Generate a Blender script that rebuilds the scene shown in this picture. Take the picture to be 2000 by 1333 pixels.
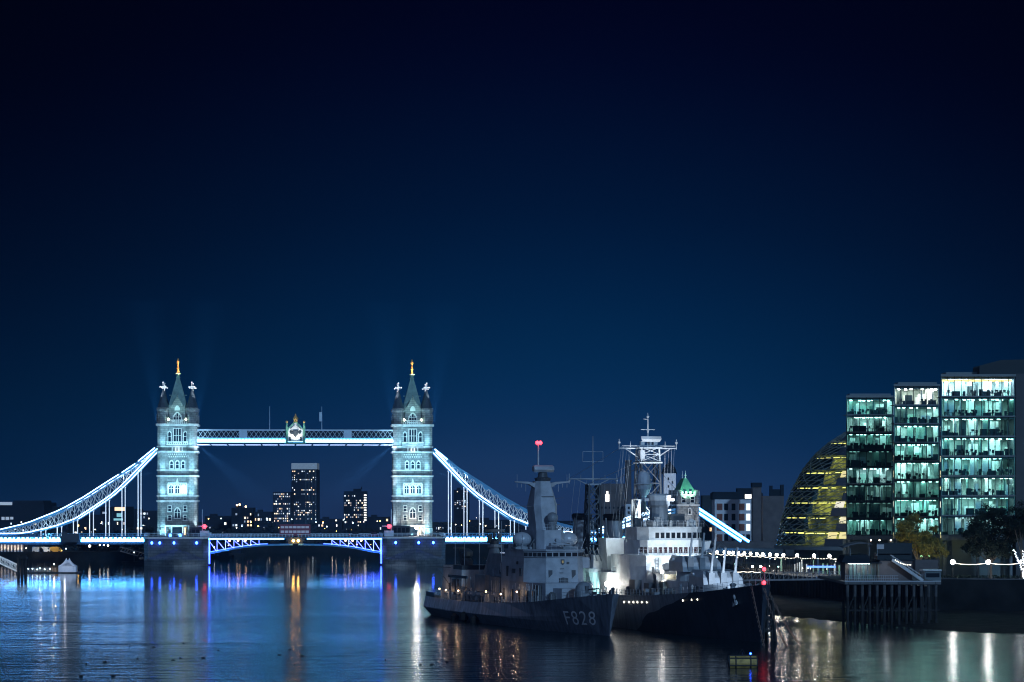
import bpy, bmesh, math, random
from mathutils import Vector, Matrix

random.seed(7)
R = math.radians
sc = bpy.context.scene
for o in list(bpy.data.objects):
    bpy.data.objects.remove(o)

# ------------------------------------------------------------------ camera
F = 5000.0      # focal length in photo pixels (photo is 2000 px wide)
HZ = 985.0      # horizon row in the photo
EYE = 21.4      # eye height above the river
cd = bpy.data.cameras.new('camera')
cam = bpy.data.objects.new('camera', cd)
sc.collection.objects.link(cam)
cam.location = (0, 0, EYE)
cam.rotation_euler = (R(90), 0, 0)
cd.sensor_width = 36.0
cd.lens = 36.0 * F / 2000.0
cd.shift_y = (HZ - 666.5) / 2000.0
cd.clip_start = 1.0
cd.clip_end = 9000.0
sc.camera = cam

# ------------------------------------------------------------------ night sky
w = bpy.data.worlds.new("World")
sc.world = w
w.use_nodes = True
nt = w.node_tree
nt.nodes.clear()
N = nt.nodes.new
wo = N('ShaderNodeOutputWorld'); bg = N('ShaderNodeBackground')
tc = N('ShaderNodeTexCoord'); sep = N('ShaderNodeSeparateXYZ')
nt.links.new(tc.outputs['Generated'], sep.inputs[0])
ramp = N('ShaderNodeValToRGB')
mr = N('ShaderNodeMapRange')
mr.inputs['From Min'].default_value = 0.0
mr.inputs['From Max'].default_value = 0.25
nt.links.new(sep.outputs['Z'], mr.inputs['Value'])
SKY = [(0.0, (0.0150, 0.0350, 0.1080)), (0.05, (0.0125, 0.0440, 0.1300)), (0.124, (0.0030, 0.0300, 0.1060)), (0.22, (0.0006, 0.0232, 0.0790)),
       (0.339, (0.0003, 0.0137, 0.0545)), (0.457, (0.0002, 0.0075, 0.0343)), (0.613, (0.0002, 0.0026, 0.0192)),
       (0.758, (0.0003, 0.0004, 0.0100)), (1.0, (0.0003, 0.0003, 0.0060))]
cr = ramp.color_ramp
cr.interpolation = 'B_SPLINE'
while len(cr.elements) < len(SKY):
    cr.elements.new(0.5)
for e, (p, c) in zip(cr.elements, SKY):
    e.position = p
    e.color = (*c, 1)
# town glow beyond the river bend; lens vignetting is painted into its side falloff
ab = N('ShaderNodeMath'); ab.operation = 'ABSOLUTE'
shf = N('ShaderNodeMath'); shf.operation = 'SUBTRACT'; shf.inputs[1].default_value = 0.03
nt.links.new(sep.outputs['X'], shf.inputs[0]); nt.links.new(shf.outputs[0], ab.inputs[0])
fall = N('ShaderNodeMapRange'); fall.interpolation_type = 'SMOOTHSTEP'
fall.inputs['From Min'].default_value = 0.0
fall.inputs['From Max'].default_value = 0.25
fall.inputs['To Min'].default_value = 1.0
fall.inputs['To Max'].default_value = 0.50
nt.links.new(ab.outputs[0], fall.inputs['Value'])
sq = N('ShaderNodeMath'); sq.operation = 'MULTIPLY'
nt.links.new(sep.outputs['X'], sq.inputs[0]); nt.links.new(sep.outputs['X'], sq.inputs[1])
lift = N('ShaderNodeMath'); lift.operation = 'MULTIPLY_ADD'; lift.inputs[1].default_value = 2.7
nt.links.new(sq.outputs[0], lift.inputs[0]); nt.links.new(mr.outputs[0], lift.inputs[2])
nt.links.new(lift.outputs[0], ramp.inputs[0])
skyc = N('ShaderNodeMixRGB'); skyc.blend_type = 'MULTIPLY'; skyc.inputs[0].default_value = 1
nt.links.new(ramp.outputs[0], skyc.inputs[1]); nt.links.new(fall.outputs[0], skyc.inputs[2])
# added glow behind the viewer: inner-city light in the low sky, filling ship sides
cg = N('ShaderNodeVectorMath'); cg.operation = 'DOT_PRODUCT'
cg.inputs[1].default_value = Vector((-0.62, -0.76, 0.15)).normalized()
nt.links.new(tc.outputs['Generated'], cg.inputs[0])
cgm = N('ShaderNodeMapRange'); cgm.interpolation_type = 'SMOOTHSTEP'
cgm.inputs['From Min'].default_value = 0.1; cgm.inputs['From Max'].default_value = 1.0
nt.links.new(cg.outputs['Value'], cgm.inputs['Value'])
cgc = N('ShaderNodeMixRGB'); cgc.inputs[1].default_value = (0, 0, 0, 1); cgc.inputs[2].default_value = (0.08, 0.13, 0.25, 1)
nt.links.new(cgm.outputs[0], cgc.inputs[0])
skya = N('ShaderNodeMixRGB'); skya.blend_type = 'ADD'; skya.inputs[0].default_value = 1
nt.links.new(skyc.outputs[0], skya.inputs[1]); nt.links.new(cgc.outputs[0], skya.inputs[2])
nt.links.new(skya.outputs[0], bg.inputs['Color'])
nt.links.new(bg.outputs[0], wo.inputs[0])

# ------------------------------------------------------------------ faint moon / town light from behind the right shoulder
sd = bpy.data.lights.new('sun', 'SUN')
sun = bpy.data.objects.new('sun', sd)
sc.collection.objects.link(sun)
sd.energy = 1.3
sd.angle = R(3)
sd.color = (0.34, 0.62, 1.0)
sun.rotation_euler = Vector((-0.36, 0.86, -0.34)).to_track_quat('-Z', 'Y').to_euler()

# ------------------------------------------------------------------ exposure and sampling
sc.view_settings.view_transform = 'Standard'
sc.view_settings.look = 'None'
sc.view_settings.exposure = 0.0
sc.view_settings.gamma = 1.0
sc.view_settings.use_curve_mapping = False
sc.render.engine = 'CYCLES'
cy = sc.cycles
cy.use_denoising = True
cy.pixel_filter_type = 'BLACKMAN_HARRIS'
cy.filter_width = 1.1
cy.max_bounces = 6
cy.diffuse_bounces = 2
cy.glossy_bounces = 3
cy.transmission_bounces = 4
cy.transparent_max_bounces = 12
cy.sample_clamp_indirect = 12.0
cy.caustics_reflective = False
cy.caustics_refractive = False

# ------------------------------------------------------------------ helpers
def P(px, py, d):
    """the place d metres ahead that the photo shows at (px, py)"""
    return Vector(((px - 1000.0) / F * d, d, EYE - (py - HZ) / F * d))
def PX(px, d): return (px - 1000.0) / F * d
def PZ(py, d): return EYE - (py - HZ) / F * d

def mat(name, col, rough=0.6, metal=0.0, var=0.0, vscale=0.5, bump=0.0, bscale=3.0, spec=0.5, brick=None):
    m = bpy.data.materials.new(name)
    m.use_nodes = True
    t = m.node_tree
    b = t.nodes['Principled BSDF']
    b.inputs['Base Color'].default_value = (*col, 1)
    b.inputs['Roughness'].default_value = rough
    b.inputs['Metallic'].default_value = metal
    b.inputs['Specular IOR Level'].default_value = spec
    co = t.nodes.new('ShaderNodeTexCoord')
    if var > 0:
        n = t.nodes.new('ShaderNodeTexNoise')
        n.inputs['Scale'].default_value = vscale
        n.inputs['Detail'].default_value = 6
        t.links.new(co.outputs['Object'], n.inputs['Vector'])
        mx = t.nodes.new('ShaderNodeMixRGB')
        mx.inputs[1].default_value = (*[c * (1 - var) for c in col], 1)
        mx.inputs[2].default_value = (*[min(1, c * (1 + var)) for c in col], 1)
        rr = t.nodes.new('ShaderNodeMapRange')
        rr.inputs['From Min'].default_value = 0.3
        rr.inputs['From Max'].default_value = 0.7
        t.links.new(n.outputs['Fac'], rr.inputs['Value'])
        t.links.new(rr.outputs[0], mx.inputs[0])
        last = mx.outputs[0]
        if brick:
            bw, bh, mort = brick
            mp = t.nodes.new('ShaderNodeMapping')
            mp.inputs['Rotation'].default_value = (R(90), 0, 0)
            t.links.new(co.outputs['Object'], mp.inputs[0])
            bk = t.nodes.new('ShaderNodeTexBrick')
            bk.inputs['Scale'].default_value = 1
            bk.inputs['Brick Width'].default_value = bw
            bk.inputs['Row Height'].default_value = bh
            bk.inputs['Mortar Size'].default_value = mort
            bk.inputs['Color1'].default_value = (1, 1, 1, 1)
            bk.inputs['Color2'].default_value = (0.72, 0.72, 0.72, 1)
            bk.inputs['Mortar'].default_value = (0.4, 0.4, 0.4, 1)
            t.links.new(mp.outputs[0], bk.inputs['Vector'])
            m2 = t.nodes.new('ShaderNodeMixRGB')
            m2.blend_type = 'MULTIPLY'
            m2.inputs[0].default_value = 1
            t.links.new(last, m2.inputs[1])
            t.links.new(bk.outputs['Color'], m2.inputs[2])
            last = m2.outputs[0]
        t.links.new(last, b.inputs['Base Color'])
    if bump > 0:
        n2 = t.nodes.new('ShaderNodeTexNoise')
        n2.inputs['Scale'].default_value = bscale
        n2.inputs['Detail'].default_value = 5
        t.links.new(co.outputs['Object'], n2.inputs['Vector'])
        bp = t.nodes.new('ShaderNodeBump')
        bp.inputs['Strength'].default_value = 0.7
        bp.inputs['Distance'].default_value = bump
        t.links.new(n2.outputs['Fac'], bp.inputs['Height'])
        t.links.new(bp.outputs[0], b.inputs['Normal'])
    return m

def glow(name, col, s):
    m = bpy.data.materials.new(name)
    m.use_nodes = True
    b = m.node_tree.nodes['Principled BSDF']
    b.inputs['Base Color'].default_value = (0.6, 0.6, 0.6, 1)
    b.inputs['Emission Color'].default_value = (*col, 1)
    b.inputs['Emission Strength'].default_value = s
    return m

def glass(name, tint, refl=0.12, rough=0.03):
    """thin window glass: tinted see-through sheet with a mirror sheen"""
    m = bpy.data.materials.new(name)
    m.use_nodes = True
    t = m.node_tree
    t.nodes.clear()
    out = t.nodes.new('ShaderNodeOutputMaterial')
    tr = t.nodes.new('ShaderNodeBsdfTransparent'); tr.inputs[0].default_value = (*tint, 1)
    gl = t.nodes.new('ShaderNodeBsdfGlossy'); gl.inputs['Roughness'].default_value = rough
    gl.inputs['Color'].default_value = (0.9, 0.95, 1, 1)
    mx = t.nodes.new('ShaderNodeMixShader')
    fr = t.nodes.new('ShaderNodeLayerWeight'); fr.inputs['Blend'].default_value = refl
    t.links.new(fr.outputs['Fresnel'], mx.inputs[0])
    t.links.new(tr.outputs[0], mx.inputs[1])
    t.links.new(gl.outputs[0], mx.inputs[2])
    t.links.new(mx.outputs[0], out.inputs[0])
    return m

def tag(o, label=None, cat=None, group=None, kind=None):
    if label: o['label'] = label
    if cat: o['category'] = cat
    if group: o['group'] = group
    if kind: o['kind'] = kind
    return o

def empty(name, loc, rz=0.0, label=None, cat=None, group=None):
    o = bpy.data.objects.new(name, None)
    o.empty_display_size = 1
    sc.collection.objects.link(o)
    o.location = loc
    o.rotation_euler = (0, 0, rz)
    return tag(o, label, cat, group)

def link_copy(o, parent=None):
    c = o.copy()
    sc.collection.objects.link(c)
    if parent is not None: c.parent = parent
    for ch in list(o.children):
        link_copy(ch, c)
    return c

class MB:
    """collects solids and builds them as one mesh object"""
    def __init__(s):
        s.v = []; s.f = []; s.mi = []; s.c = 0
    def _add(s, vs, fs):
        o = len(s.v)
        s.v += [tuple(v) for v in vs]
        for f in fs:
            s.f.append(tuple(i + o for i in f)); s.mi.append(s.c)
    def box(s, x0, x1, y0, y1, z0, z1):
        s._add([(x0,y0,z0),(x1,y0,z0),(x1,y1,z0),(x0,y1,z0),(x0,y0,z1),(x1,y0,z1),(x1,y1,z1),(x0,y1,z1)],
               [(0,3,2,1),(4,5,6,7),(0,1,5,4),(1,2,6,5),(2,3,7,6),(3,0,4,7)]); return s
    def cb(s, x, y, z, sx, sy, sz, rz=0.0, rx=0.0):
        m = Matrix.Translation((x, y, z)) @ Matrix.Rotation(rz, 4, 'Z') @ Matrix.Rotation(rx, 4, 'X')
        vs = [m @ Vector((a*sx/2, b*sy/2, c*sz/2)) for a, b, c in
              [(-1,-1,-1),(1,-1,-1),(1,1,-1),(-1,1,-1),(-1,-1,1),(1,-1,1),(1,1,1),(-1,1,1)]]
        s._add(vs, [(0,3,2,1),(4,5,6,7),(0,1,5,4),(1,2,6,5),(2,3,7,6),(3,0,4,7)]); return s
    def loft(s, rings, cap=True, closed=True):
        n = len(rings[0]); vs = [v for r in rings for v in r]; fs = []
        for i in range(len(rings) - 1):
            for j in range(n if closed else n - 1):
                k = (j + 1) % n
                fs.append((i*n+j, i*n+k, (i+1)*n+k, (i+1)*n+j))
        if cap:
            fs.append(tuple(range(n))[::-1]); fs.append(tuple((len(rings)-1)*n + j for j in range(n)))
        s._add(vs, fs); return s
    def prism(s, pts, z0, z1, top=None):
        top = top or pts
        return s.loft([[(x, y, z0) for x, y in pts], [(x, y, z1) for x, y in top]])
    def xprism(s, pts, y0, y1):
        """outline in x,z swept along y"""
        return s.loft([[(x, y0, z) for x, z in pts], [(x, y1, z) for x, z in pts]])
    def yprism(s, pts, x0, x1):
        """outline in y,z swept along x"""
        return s.loft([[(x0, y, z) for y, z in pts], [(x1, y, z) for y, z in pts]])
    def cone(s, p0, p1, r0, r1=None, n=8):
        r1 = r0 if r1 is None else r1
        p0 = Vector(p0); p1 = Vector(p1); d = (p1 - p0).normalized()
        a = d.orthogonal().normalized(); b = d.cross(a)
        rings = [[p + (a*math.cos(t) + b*math.sin(t))*r for t in [2*math.pi*i/n for i in range(n)]] for p, r in ((p0, r0), (p1, max(r1, 1e-3)))]
        return s.loft(rings)
    def tube(s, pts, r, n=6):
        for a, b in zip(pts[:-1], pts[1:]): s.cone(a, b, r, r, n)
        return s
    def beam(s, p0, p1, w_, h_, up=(0, 0, 1)):
        p0 = Vector(p0); p1 = Vector(p1); d = (p1 - p0).normalized()
        u = Vector(up)
        if abs(d.dot(u)) > 0.98: u = Vector((0, 1, 0))
        a = d.cross(u).normalized()*w_/2; b = a.cross(d).normalized()*h_/2
        vs = [p + sa*a + sb*b for p in (p0, p1) for sa, sb in ((-1,-1),(1,-1),(1,1),(-1,1))]
        s._add(vs, [(0,1,2,3),(7,6,5,4),(0,4,5,1),(1,5,6,2),(2,6,7,3),(3,7,4,0)]); return s
    def lathe(s, x, y, prof, n=12, rot=0.0, sx=1.0, sy=1.0):
        rings = [[(x + sx*max(r, 1e-3)*math.cos(2*math.pi*i/n + rot), y + sy*max(r, 1e-3)*math.sin(2*math.pi*i/n + rot), z) for i in range(n)] for r, z in prof]
        return s.loft(rings)
    def ball(s, c, rx, ry=None, rz=None, n=14, k=8):
        ry = ry or rx; rz = rz or rx
        rings = []
        for j in range(k + 1):
            t = -math.pi/2 + math.pi*j/k
            q = max(math.cos(t), 1e-3)
            rings.append([(c[0] + rx*q*math.cos(2*math.pi*i/n), c[1] + ry*q*math.sin(2*math.pi*i/n), c[2] + rz*math.sin(t)) for i in range(n)])
        return s.loft(rings)
    def quad(s, a, b, c, d):
        s._add([a, b, c, d], [(0, 1, 2, 3)]); return s
    def build(s, name, m, parent=None, smooth=False, recalc=True):
        me = bpy.data.meshes.new(name)
        me.from_pydata(s.v, [], s.f)
        ms = m if isinstance(m, (list, tuple)) else [m]
        for q in ms: me.materials.append(q)
        if len(ms) > 1: me.polygons.foreach_set('material_index', s.mi)
        if recalc:
            bm = bmesh.new(); bm.from_mesh(me)
            bmesh.ops.recalc_face_normals(bm, faces=bm.faces)
            bm.to_mesh(me); bm.free()
        if smooth:
            me.polygons.foreach_set('use_smooth', [True]*len(me.polygons))
            try: me.set_sharp_from_angle(angle=R(40))
            except Exception: pass
        me.update()
        o = bpy.data.objects.new(name, me)
        sc.collection.objects.link(o)
        if parent is not None: o.parent = parent
        return o

def ngon(cx, cy, r, n, rot=0.0):
    return [(cx + r*math.cos(2*math.pi*i/n + rot), cy + r*math.sin(2*math.pi*i/n + rot)) for i in range(n)]

def lerp_tab(tab, x):
    if x <= tab[0][0]: return tab[0][1]
    for (a, fa), (b, fb) in zip(tab[:-1], tab[1:]):
        if x <= b: return fa + (fb - fa)*(x - a)/(b - a)
    return tab[-1][1]

def spot(loc, target, watts, col, deg=70, blend=0.6, parent=None, name='floodlight', size=0.0):
    ld = bpy.data.lights.new(name, 'SPOT')
    ld.energy = watts; ld.color = col; ld.spot_size = R(deg); ld.spot_blend = blend; ld.shadow_soft_size = size
    o = bpy.data.objects.new(name, ld)
    sc.collection.objects.link(o)
    o.location = loc
    o.rotation_euler = (Vector(target) - Vector(loc)).to_track_quat('-Z', 'Y').to_euler()
    if parent is not None: o.parent = parent
    return o

def bulb(loc, watts, col, parent=None, name='lamp_light'):
    ld = bpy.data.lights.new(name, 'POINT')
    ld.energy = watts; ld.color = col; ld.shadow_soft_size = 0.0
    o = bpy.data.objects.new(name, ld)
    sc.collection.objects.link(o)
    o.location = loc
    if parent is not None: o.parent = parent
    return o

# ------------------------------------------------------------------ shared materials
M = {}
M['stone'] = mat('pale stone', (0.30, 0.30, 0.29), 0.85, var=0.38, vscale=0.5, bump=0.09, bscale=2.0, brick=(1.6, 0.7, 0.05))
M['stone_trim'] = mat('trim stone', (0.72, 0.71, 0.67), 0.8, var=0.12, vscale=1.0)
M['granite'] = mat('river granite', (0.15, 0.155, 0.16), 0.9, spec=0.2, var=0.3, vscale=0.3, bump=0.05, bscale=1.5, brick=(2.2, 0.9, 0.06))
M['slate'] = mat('roof slate', (0.05, 0.07, 0.09), 0.7, var=0.2, vscale=1.5)
M['roof_green'] = mat('lead roof', (0.20, 0.33, 0.29), 0.6, var=0.25, vscale=0.8)
M['copper'] = mat('green copper', (0.16, 0.42, 0.30), 0.6, var=0.2, vscale=0.8)
M['gold'] = mat('gilded metal', (0.95, 0.52, 0.16), 0.5, metal=0.3)
M['white_metal'] = mat('white metal', (0.8, 0.8, 0.8), 0.4)
M['dark_glass'] = mat('dark window glass', (0.012, 0.016, 0.022), 0.12)
M['blue_paint'] = mat('blue bridge paint', (0.10, 0.34, 0.58), 0.45, var=0.1)
M['pale_blue'] = mat('pale bridge paint', (0.55, 0.68, 0.78), 0.45, var=0.1)
M['navy'] = mat('dark steel', (0.035, 0.05, 0.07), 0.6, var=0.3)
M['black'] = mat('black steel', (0.012, 0.013, 0.016), 0.6)
M['road'] = mat('asphalt', (0.05, 0.05, 0.05), 0.9, var=0.2)
M['led'] = glow('white strip light', (0.07, 0.37, 1.0), 24.0)
M['led_chain'] = glow('chain strip light', (0.40, 0.66, 1.0), 6.0)
M['led_cyan'] = glow('cyan white strip light', (0.09, 0.46, 1.0), 12.5)
M['led_soft'] = glow('thin strip light', (0.45, 0.60, 1.0), 1.2)
M['led_blue'] = glow('blue strip light', (0.02, 0.05, 1.0), 16.0)
M['truss_glow'] = glow('blue glowing truss steel', (0.09, 0.13, 1.0), 10.0)
M['lamp_blue'] = glow('blue marker lamp', (0.02, 0.08, 1.0), 30.0)
M['lamp_white'] = glow('white lamp', (1.0, 0.95, 0.88), 60.0)
M['lamp_warm'] = glow('amber lamp', (1.0, 0.50, 0.10), 45.0)
M['lamp_red'] = glow('red lamp', (1.0, 0.02, 0.03), 8.0)
M['bulbs'] = glow('warm white bulbs', (1.0, 0.90, 0.74), 7.0)
# ================================================================== river, banks
def water_material():
    m = bpy.data.materials.new('river water')
    m.use_nodes = True
    t = m.node_tree
    b = t.nodes['Principled BSDF']
    b.inputs['Base Color'].default_value = (0.003, 0.016, 0.022, 1)
    b.inputs['IOR'].default_value = 1.333
    co = t.nodes.new('ShaderNodeTexCoord')
    def noise(scale, detail, sx=1.0, sy=1.0, dist=0.0):
        mp = t.nodes.new('ShaderNodeMapping')
        mp.inputs['Scale'].default_value = (sx, sy, 1)
        t.links.new(co.outputs['Object'], mp.inputs[0])
        n = t.nodes.new('ShaderNodeTexNoise')
        n.inputs['Scale'].default_value = scale
        n.inputs['Detail'].default_value = detail
        n.inputs['Distortion'].default_value = dist
        t.links.new(mp.outputs[0], n.inputs['Vector'])
        return n
    # slicks and wakes: long bands of calmer and rougher water
    slick = noise(0.02, 4, 0.35, 1.0, 0.6)
    rr = t.nodes.new('ShaderNodeMapRange')
    rr.inputs['From Min'].default_value = 0.35; rr.inputs['From Max'].default_value = 0.65
    rr.inputs['To Min'].default_value = 0.85; rr.inputs['To Max'].default_value = 1.12
    t.links.new(slick.outputs['Fac'], rr.inputs['Value'])
    # the reach in the lee of the bridge lies calm, the open pool this side of it is ruffled
    sp = t.nodes.new('ShaderNodeSeparateXYZ'); t.links.new(co.outputs['Object'], sp.inputs[0])
    calm = t.nodes.new('ShaderNodeValToRGB')
    dm = t.nodes.new('ShaderNodeMapRange')
    dm.inputs['From Min'].default_value = 100.0; dm.inputs['From Max'].default_value = 900.0
    t.links.new(sp.outputs['Y'], dm.inputs['Value'])
    t.links.new(dm.outputs[0], calm.inputs[0])
    ce = calm.color_ramp
    for pos, val in ((0.20, 0.165), (0.42, 0.165), (0.60, 0.165), (0.665, 0.15), (0.705, 0.07), (0.745, 0.05)):
        e = ce.elements.new(pos); e.color = (val, val, val, 1)
    ce.elements[0].color = (0.165, 0.165, 0.165, 1); ce.elements[-1].color = (0.05, 0.05, 0.05, 1)
    mm = t.nodes.new('ShaderNodeMath'); mm.operation = 'MULTIPLY'
    t.links.new(calm.outputs[0], mm.inputs[0]); t.links.new(rr.outputs[0], mm.inputs[1])
    t.links.new(mm.outputs[0], b.inputs['Roughness'])
    swell = noise(0.12, 2, 0.4, 1.0, 0.3)
    rip = noise(0.34, 4, 0.4, 1.0, 0.3)
    mul = t.nodes.new('ShaderNodeMath'); mul.operation = 'MULTIPLY_ADD'
    mul.inputs[1].default_value = 0.5
    t.links.new(swell.outputs['Fac'], mul.inputs[0])
    t.links.new(rip.outputs['Fac'], mul.inputs[2])
    bp = t.nodes.new('ShaderNodeBump')
    bp.inputs['Strength'].default_value = 1.0
    bp.inputs['Distance'].default_value = 0.20
    st = t.nodes.new('ShaderNodeMath'); st.operation = 'MULTIPLY'; st.inputs[1].default_value = 5.0
    t.links.new(calm.outputs[0], st.inputs[0]); t.links.new(st.outputs[0], bp.inputs['Strength'])
    t.links.new(mul.outputs[0], bp.inputs['Height'])
    # two long low wakes running across the pool
    wn = noise(0.016, 5, 1.0, 1.0, 0.4)
    wy = t.nodes.new('ShaderNodeMath'); wy.operation = 'MULTIPLY_ADD'; wy.inputs[1].default_value = 60.0
    t.links.new(wn.outputs['Fac'], wy.inputs[0]); t.links.new(sp.outputs['Y'], wy.inputs[2])
    wr = t.nodes.new('ShaderNodeMapRange'); wr.inputs['From Min'].default_value = 200.0; wr.inputs['From Max'].default_value = 600.0
    t.links.new(wy.outputs[0], wr.inputs['Value'])
    wk_ = t.nodes.new('ShaderNodeValToRGB'); wk_.color_ramp.interpolation = 'B_SPLINE'
    el = wk_.color_ramp.elements; el[0].color = (0, 0, 0, 1); el[1].color = (0, 0, 0, 1)
    for c_, a_, hw_ in ((0.575, 1.0, 0.022), (0.735, 0.6, 0.016), (0.32, .6, .020)):
        for off, v in ((-hw_, 0), (0, a_), (hw_, 0)):
            e = el.new(c_ + off); e.color = (v, v, v, 1)
    t.links.new(wr.outputs[0], wk_.inputs[0])
    bw2 = t.nodes.new('ShaderNodeBump'); bw2.inputs['Strength'].default_value = 1.0; bw2.inputs['Distance'].default_value = 0.22
    t.links.new(wk_.outputs[0], bw2.inputs['Height']); t.links.new(bp.outputs[0], bw2.inputs['Normal'])
    t.links.new(bw2.outputs[0], b.inputs['Normal'])
    return m

wm = MB()
wm.quad((-900, 20, 0), (900, 20, 0), (900, 2600, 0), (-900, 2600, 0))
tag(wm.build('river_water', water_material()), kind='structure')

M['mud'] = mat('wet mud and shingle', (0.030, 0.029, 0.027), 0.9, spec=0.12, var=0.5, vscale=0.35, bump=0.25, bscale=0.9)
M['paving'] = mat('stone paving', (0.13, 0.13, 0.12), 0.8, var=0.2)
M['wall_dark'] = mat('tidal wall', (0.016, 0.017, 0.018), 0.9, spec=0.15, var=0.5, vscale=0.25, bump=0.08, bscale=0.8)
M['earth'] = mat('dark ground', (0.04, 0.045, 0.04), 0.95, var=0.3, vscale=0.05)

# south (right) bank: the line of the river wall, from beyond the frame on the right back to the bridge
BANK = [(150.0, 470.0), (97.0, 487.0), (80.0, 492.0), (70.5, 537.0), (58.3, 583.0), (57.0, 700.0), (56.0, 900.0), (60.0, 1000.0), (30.0, 1160.0)]
WATER_EDGE = [(165.0, 385.0), (86.0, 412.0), (74.0, 425.0), (60.0, 458.0), (48.0, 490.0), (50.0, 700.0), (52.0, 900.0), (56.0, 1000.0), (28.0, 1158.0)]
fs = MB()
rings = []
for (bx, by), (ex, ey) in zip(BANK, WATER_EDGE):
    ring = []
    for k, (t_, z) in enumerate(((-0.35, -1.2), (0.0, -0.12), (0.3, 0.35), (0.7, 0.8), (1.05, 1.15))):
        ring.append((ex + (bx - ex)*t_ , ey + (by - ey)*t_, z))
    rings.append(ring)
# finer along the shore so its edge wanders
fine = []
for a, b in zip(rings[:-1], rings[1:]):
    for i in range(10):
        u = i/10
        fine.append([(p[0]*(1-u) + q[0]*u + random.uniform(-.6, .6), p[1]*(1-u) + q[1]*u + random.uniform(-1.6, 1.6), p[2]*(1-u) + q[2]*u + random.uniform(-.06, .06)) for p, q in zip(a, b)])
fine.append(rings[-1])
fs.loft(fine, cap=False, closed=False)
tag(fs.build('foreshore', M['mud'], smooth=True), kind='structure')

GZ = 5.5
g = MB()
g.prism([(x + 0.4, y + 0.4) for x, y in BANK] + [(900.0, 1160.0), (900.0, 470.0)], -2, GZ)
tag(g.build('south_bank_ground', M['paving']), kind='structure')

wl = MB()
def wall_run(mb, pts, zb, zt, th):
    for (x0, y0), (x1, y1) in zip(pts[:-1], pts[1:]):
        mb.beam((x0, y0, (zb+zt)/2), (x1, y1, (zb+zt)/2), th, zt - zb)
wall_run(wl, BANK[:3], 0.2, 7.0, 0.8)
o = wl.build('river_wall', M['wall_dark'])
tag(o, 'dark tide-stained river wall under the three big star-like lamps', 'wall')
cp = MB(); wall_run(cp, BANK[:3], 7.0, 7.25, 1.1); cp.build('coping', M['granite'], o)
w2 = MB(); wall_run(w2, BANK[2:], 0.2, GZ, 0.8)
for (x0, y0), (x1, y1) in zip(BANK[2:4], BANK[3:5]):
    for i in range(26):
        u = i/26
        w2.cb(x0+(x1-x0)*u-0.5, y0+(y1-y0)*u, 2.9, 0.35, 0.35, 5.2)
o2 = w2.build('sheet_piled_wall', M['wall_dark'])
tag(o2, 'dark sheet-piled quay wall above the muddy foreshore behind the cruiser bow', 'wall')

# north (left) bank and the far bank beyond the bridge
NB = [(-900.0, 948.0), (-132.0, 952.0), (-128.0, 1120.0), (40.0, 1135.0), (60.0, 1190.0), (900.0, 1400.0)]
nb = MB()
nb.prism([(x, y + 0.5) for x, y in NB] + [(900.0, 2600.0), (-900.0, 2600.0)], -2, 3.2)
tag(nb.build('north_bank_ground', M['earth']), kind='structure')
qn = MB(); wall_run(qn, NB[:3], -0.5, 3.6, 0.8)
tag(qn.build('quay_wall', M['wall_dark']), 'dark stone quay wall under the left side span', 'wall')
q2 = MB(); wall_run(q2, NB[2:], -0.5, 3.6, 0.8)
tag(q2.build('far_quay_wall', M['wall_dark']), 'low dark far-bank quay wall seen under the bascules', 'wall')
# ================================================================== the bascule and suspension bridge
BR = empty('bascule_bridge', (-76.2, 901.0, 0), math.atan2(0.0846, 1.0),
           'floodlit twin-towered stone bascule bridge with suspension chains over the river', 'bridge')
CY = (0.50, 0.86, 1.0)      # cool flood colour
def bz(py): return EYE - (py - HZ)/5.55
HT = 41.0                    # half the distance between tower centres

PIER_R = (0.25,)
def make_pier(tx):
    b = MB()
    hw = 10.9
    out = [(tx-hw, -16), (tx-hw+1.5, -19), (tx+hw-1.5, -19), (tx+hw, -16), (tx+hw, 20), (tx-hw, 20)]
    b.prism(out, -3, 10.2)
    o = b.build('bridge_pier', M['granite'], BR)
    c = MB()   # pointed cutwater with a sloping stone cap
    c.loft([[(tx-hw+.4, -19.05, -3), (tx, -33, -3), (tx+hw-.4, -19.05, -3)],
            [(tx-hw+.4, -19.05, 2.4), (tx, -33, 2.4), (tx+hw-.4, -19.05, 2.4)],
            [(tx-4.0, -19.05, 4.8), (tx, -26, 4.2), (tx+4.0, -19.05, 4.8)],
            [(tx-.6, -19.05, 6.0), (tx, -19.6, 5.9), (tx+.6, -19.05, 6.0)]])
    c.build('cutwater', M['granite'], o)
    p = MB()
    p.prism([(x + (0.35 if x > tx else -0.35), y + (-0.35 if y < 0 else .35)) for x, y in out], 9.5, 10.05)
    p.build('coping', M['stone_trim'], o)
    r = MB()   # railing round the pier top
    ring = out + out[:1]
    for (x0, y0), (x1, y1) in zip(ring[:-1], ring[1:]):
        n = max(2, int(math.hypot(x1-x0, y1-y0)/1.6))
        for i in range(n):
            r.cb(x0+(x1-x0)*i/n, y0+(y1-y0)*i/n, 10.75, .12, .12, 1.1)
        for z in (10.75, 11.3):
            r.beam((x0, y0, z), (x1, y1, z), .1, .12)
    r.build('railing', M['pale_blue'], o)
    return o

def marker(parent, x, y, z, m='lamp_blue', name='marker_lamp', r=0.42):
    b = MB(); b.c = 0
    b.ball((x, y - .1, z), r, r*.7, r*1.25, n=8, k=6)
    b.c = 1
    b.box(x-.5, x+.5, y+.15, y+.3, z-.7, z+.7)
    return b.build(name, [M[m], M['black']], parent)

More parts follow.
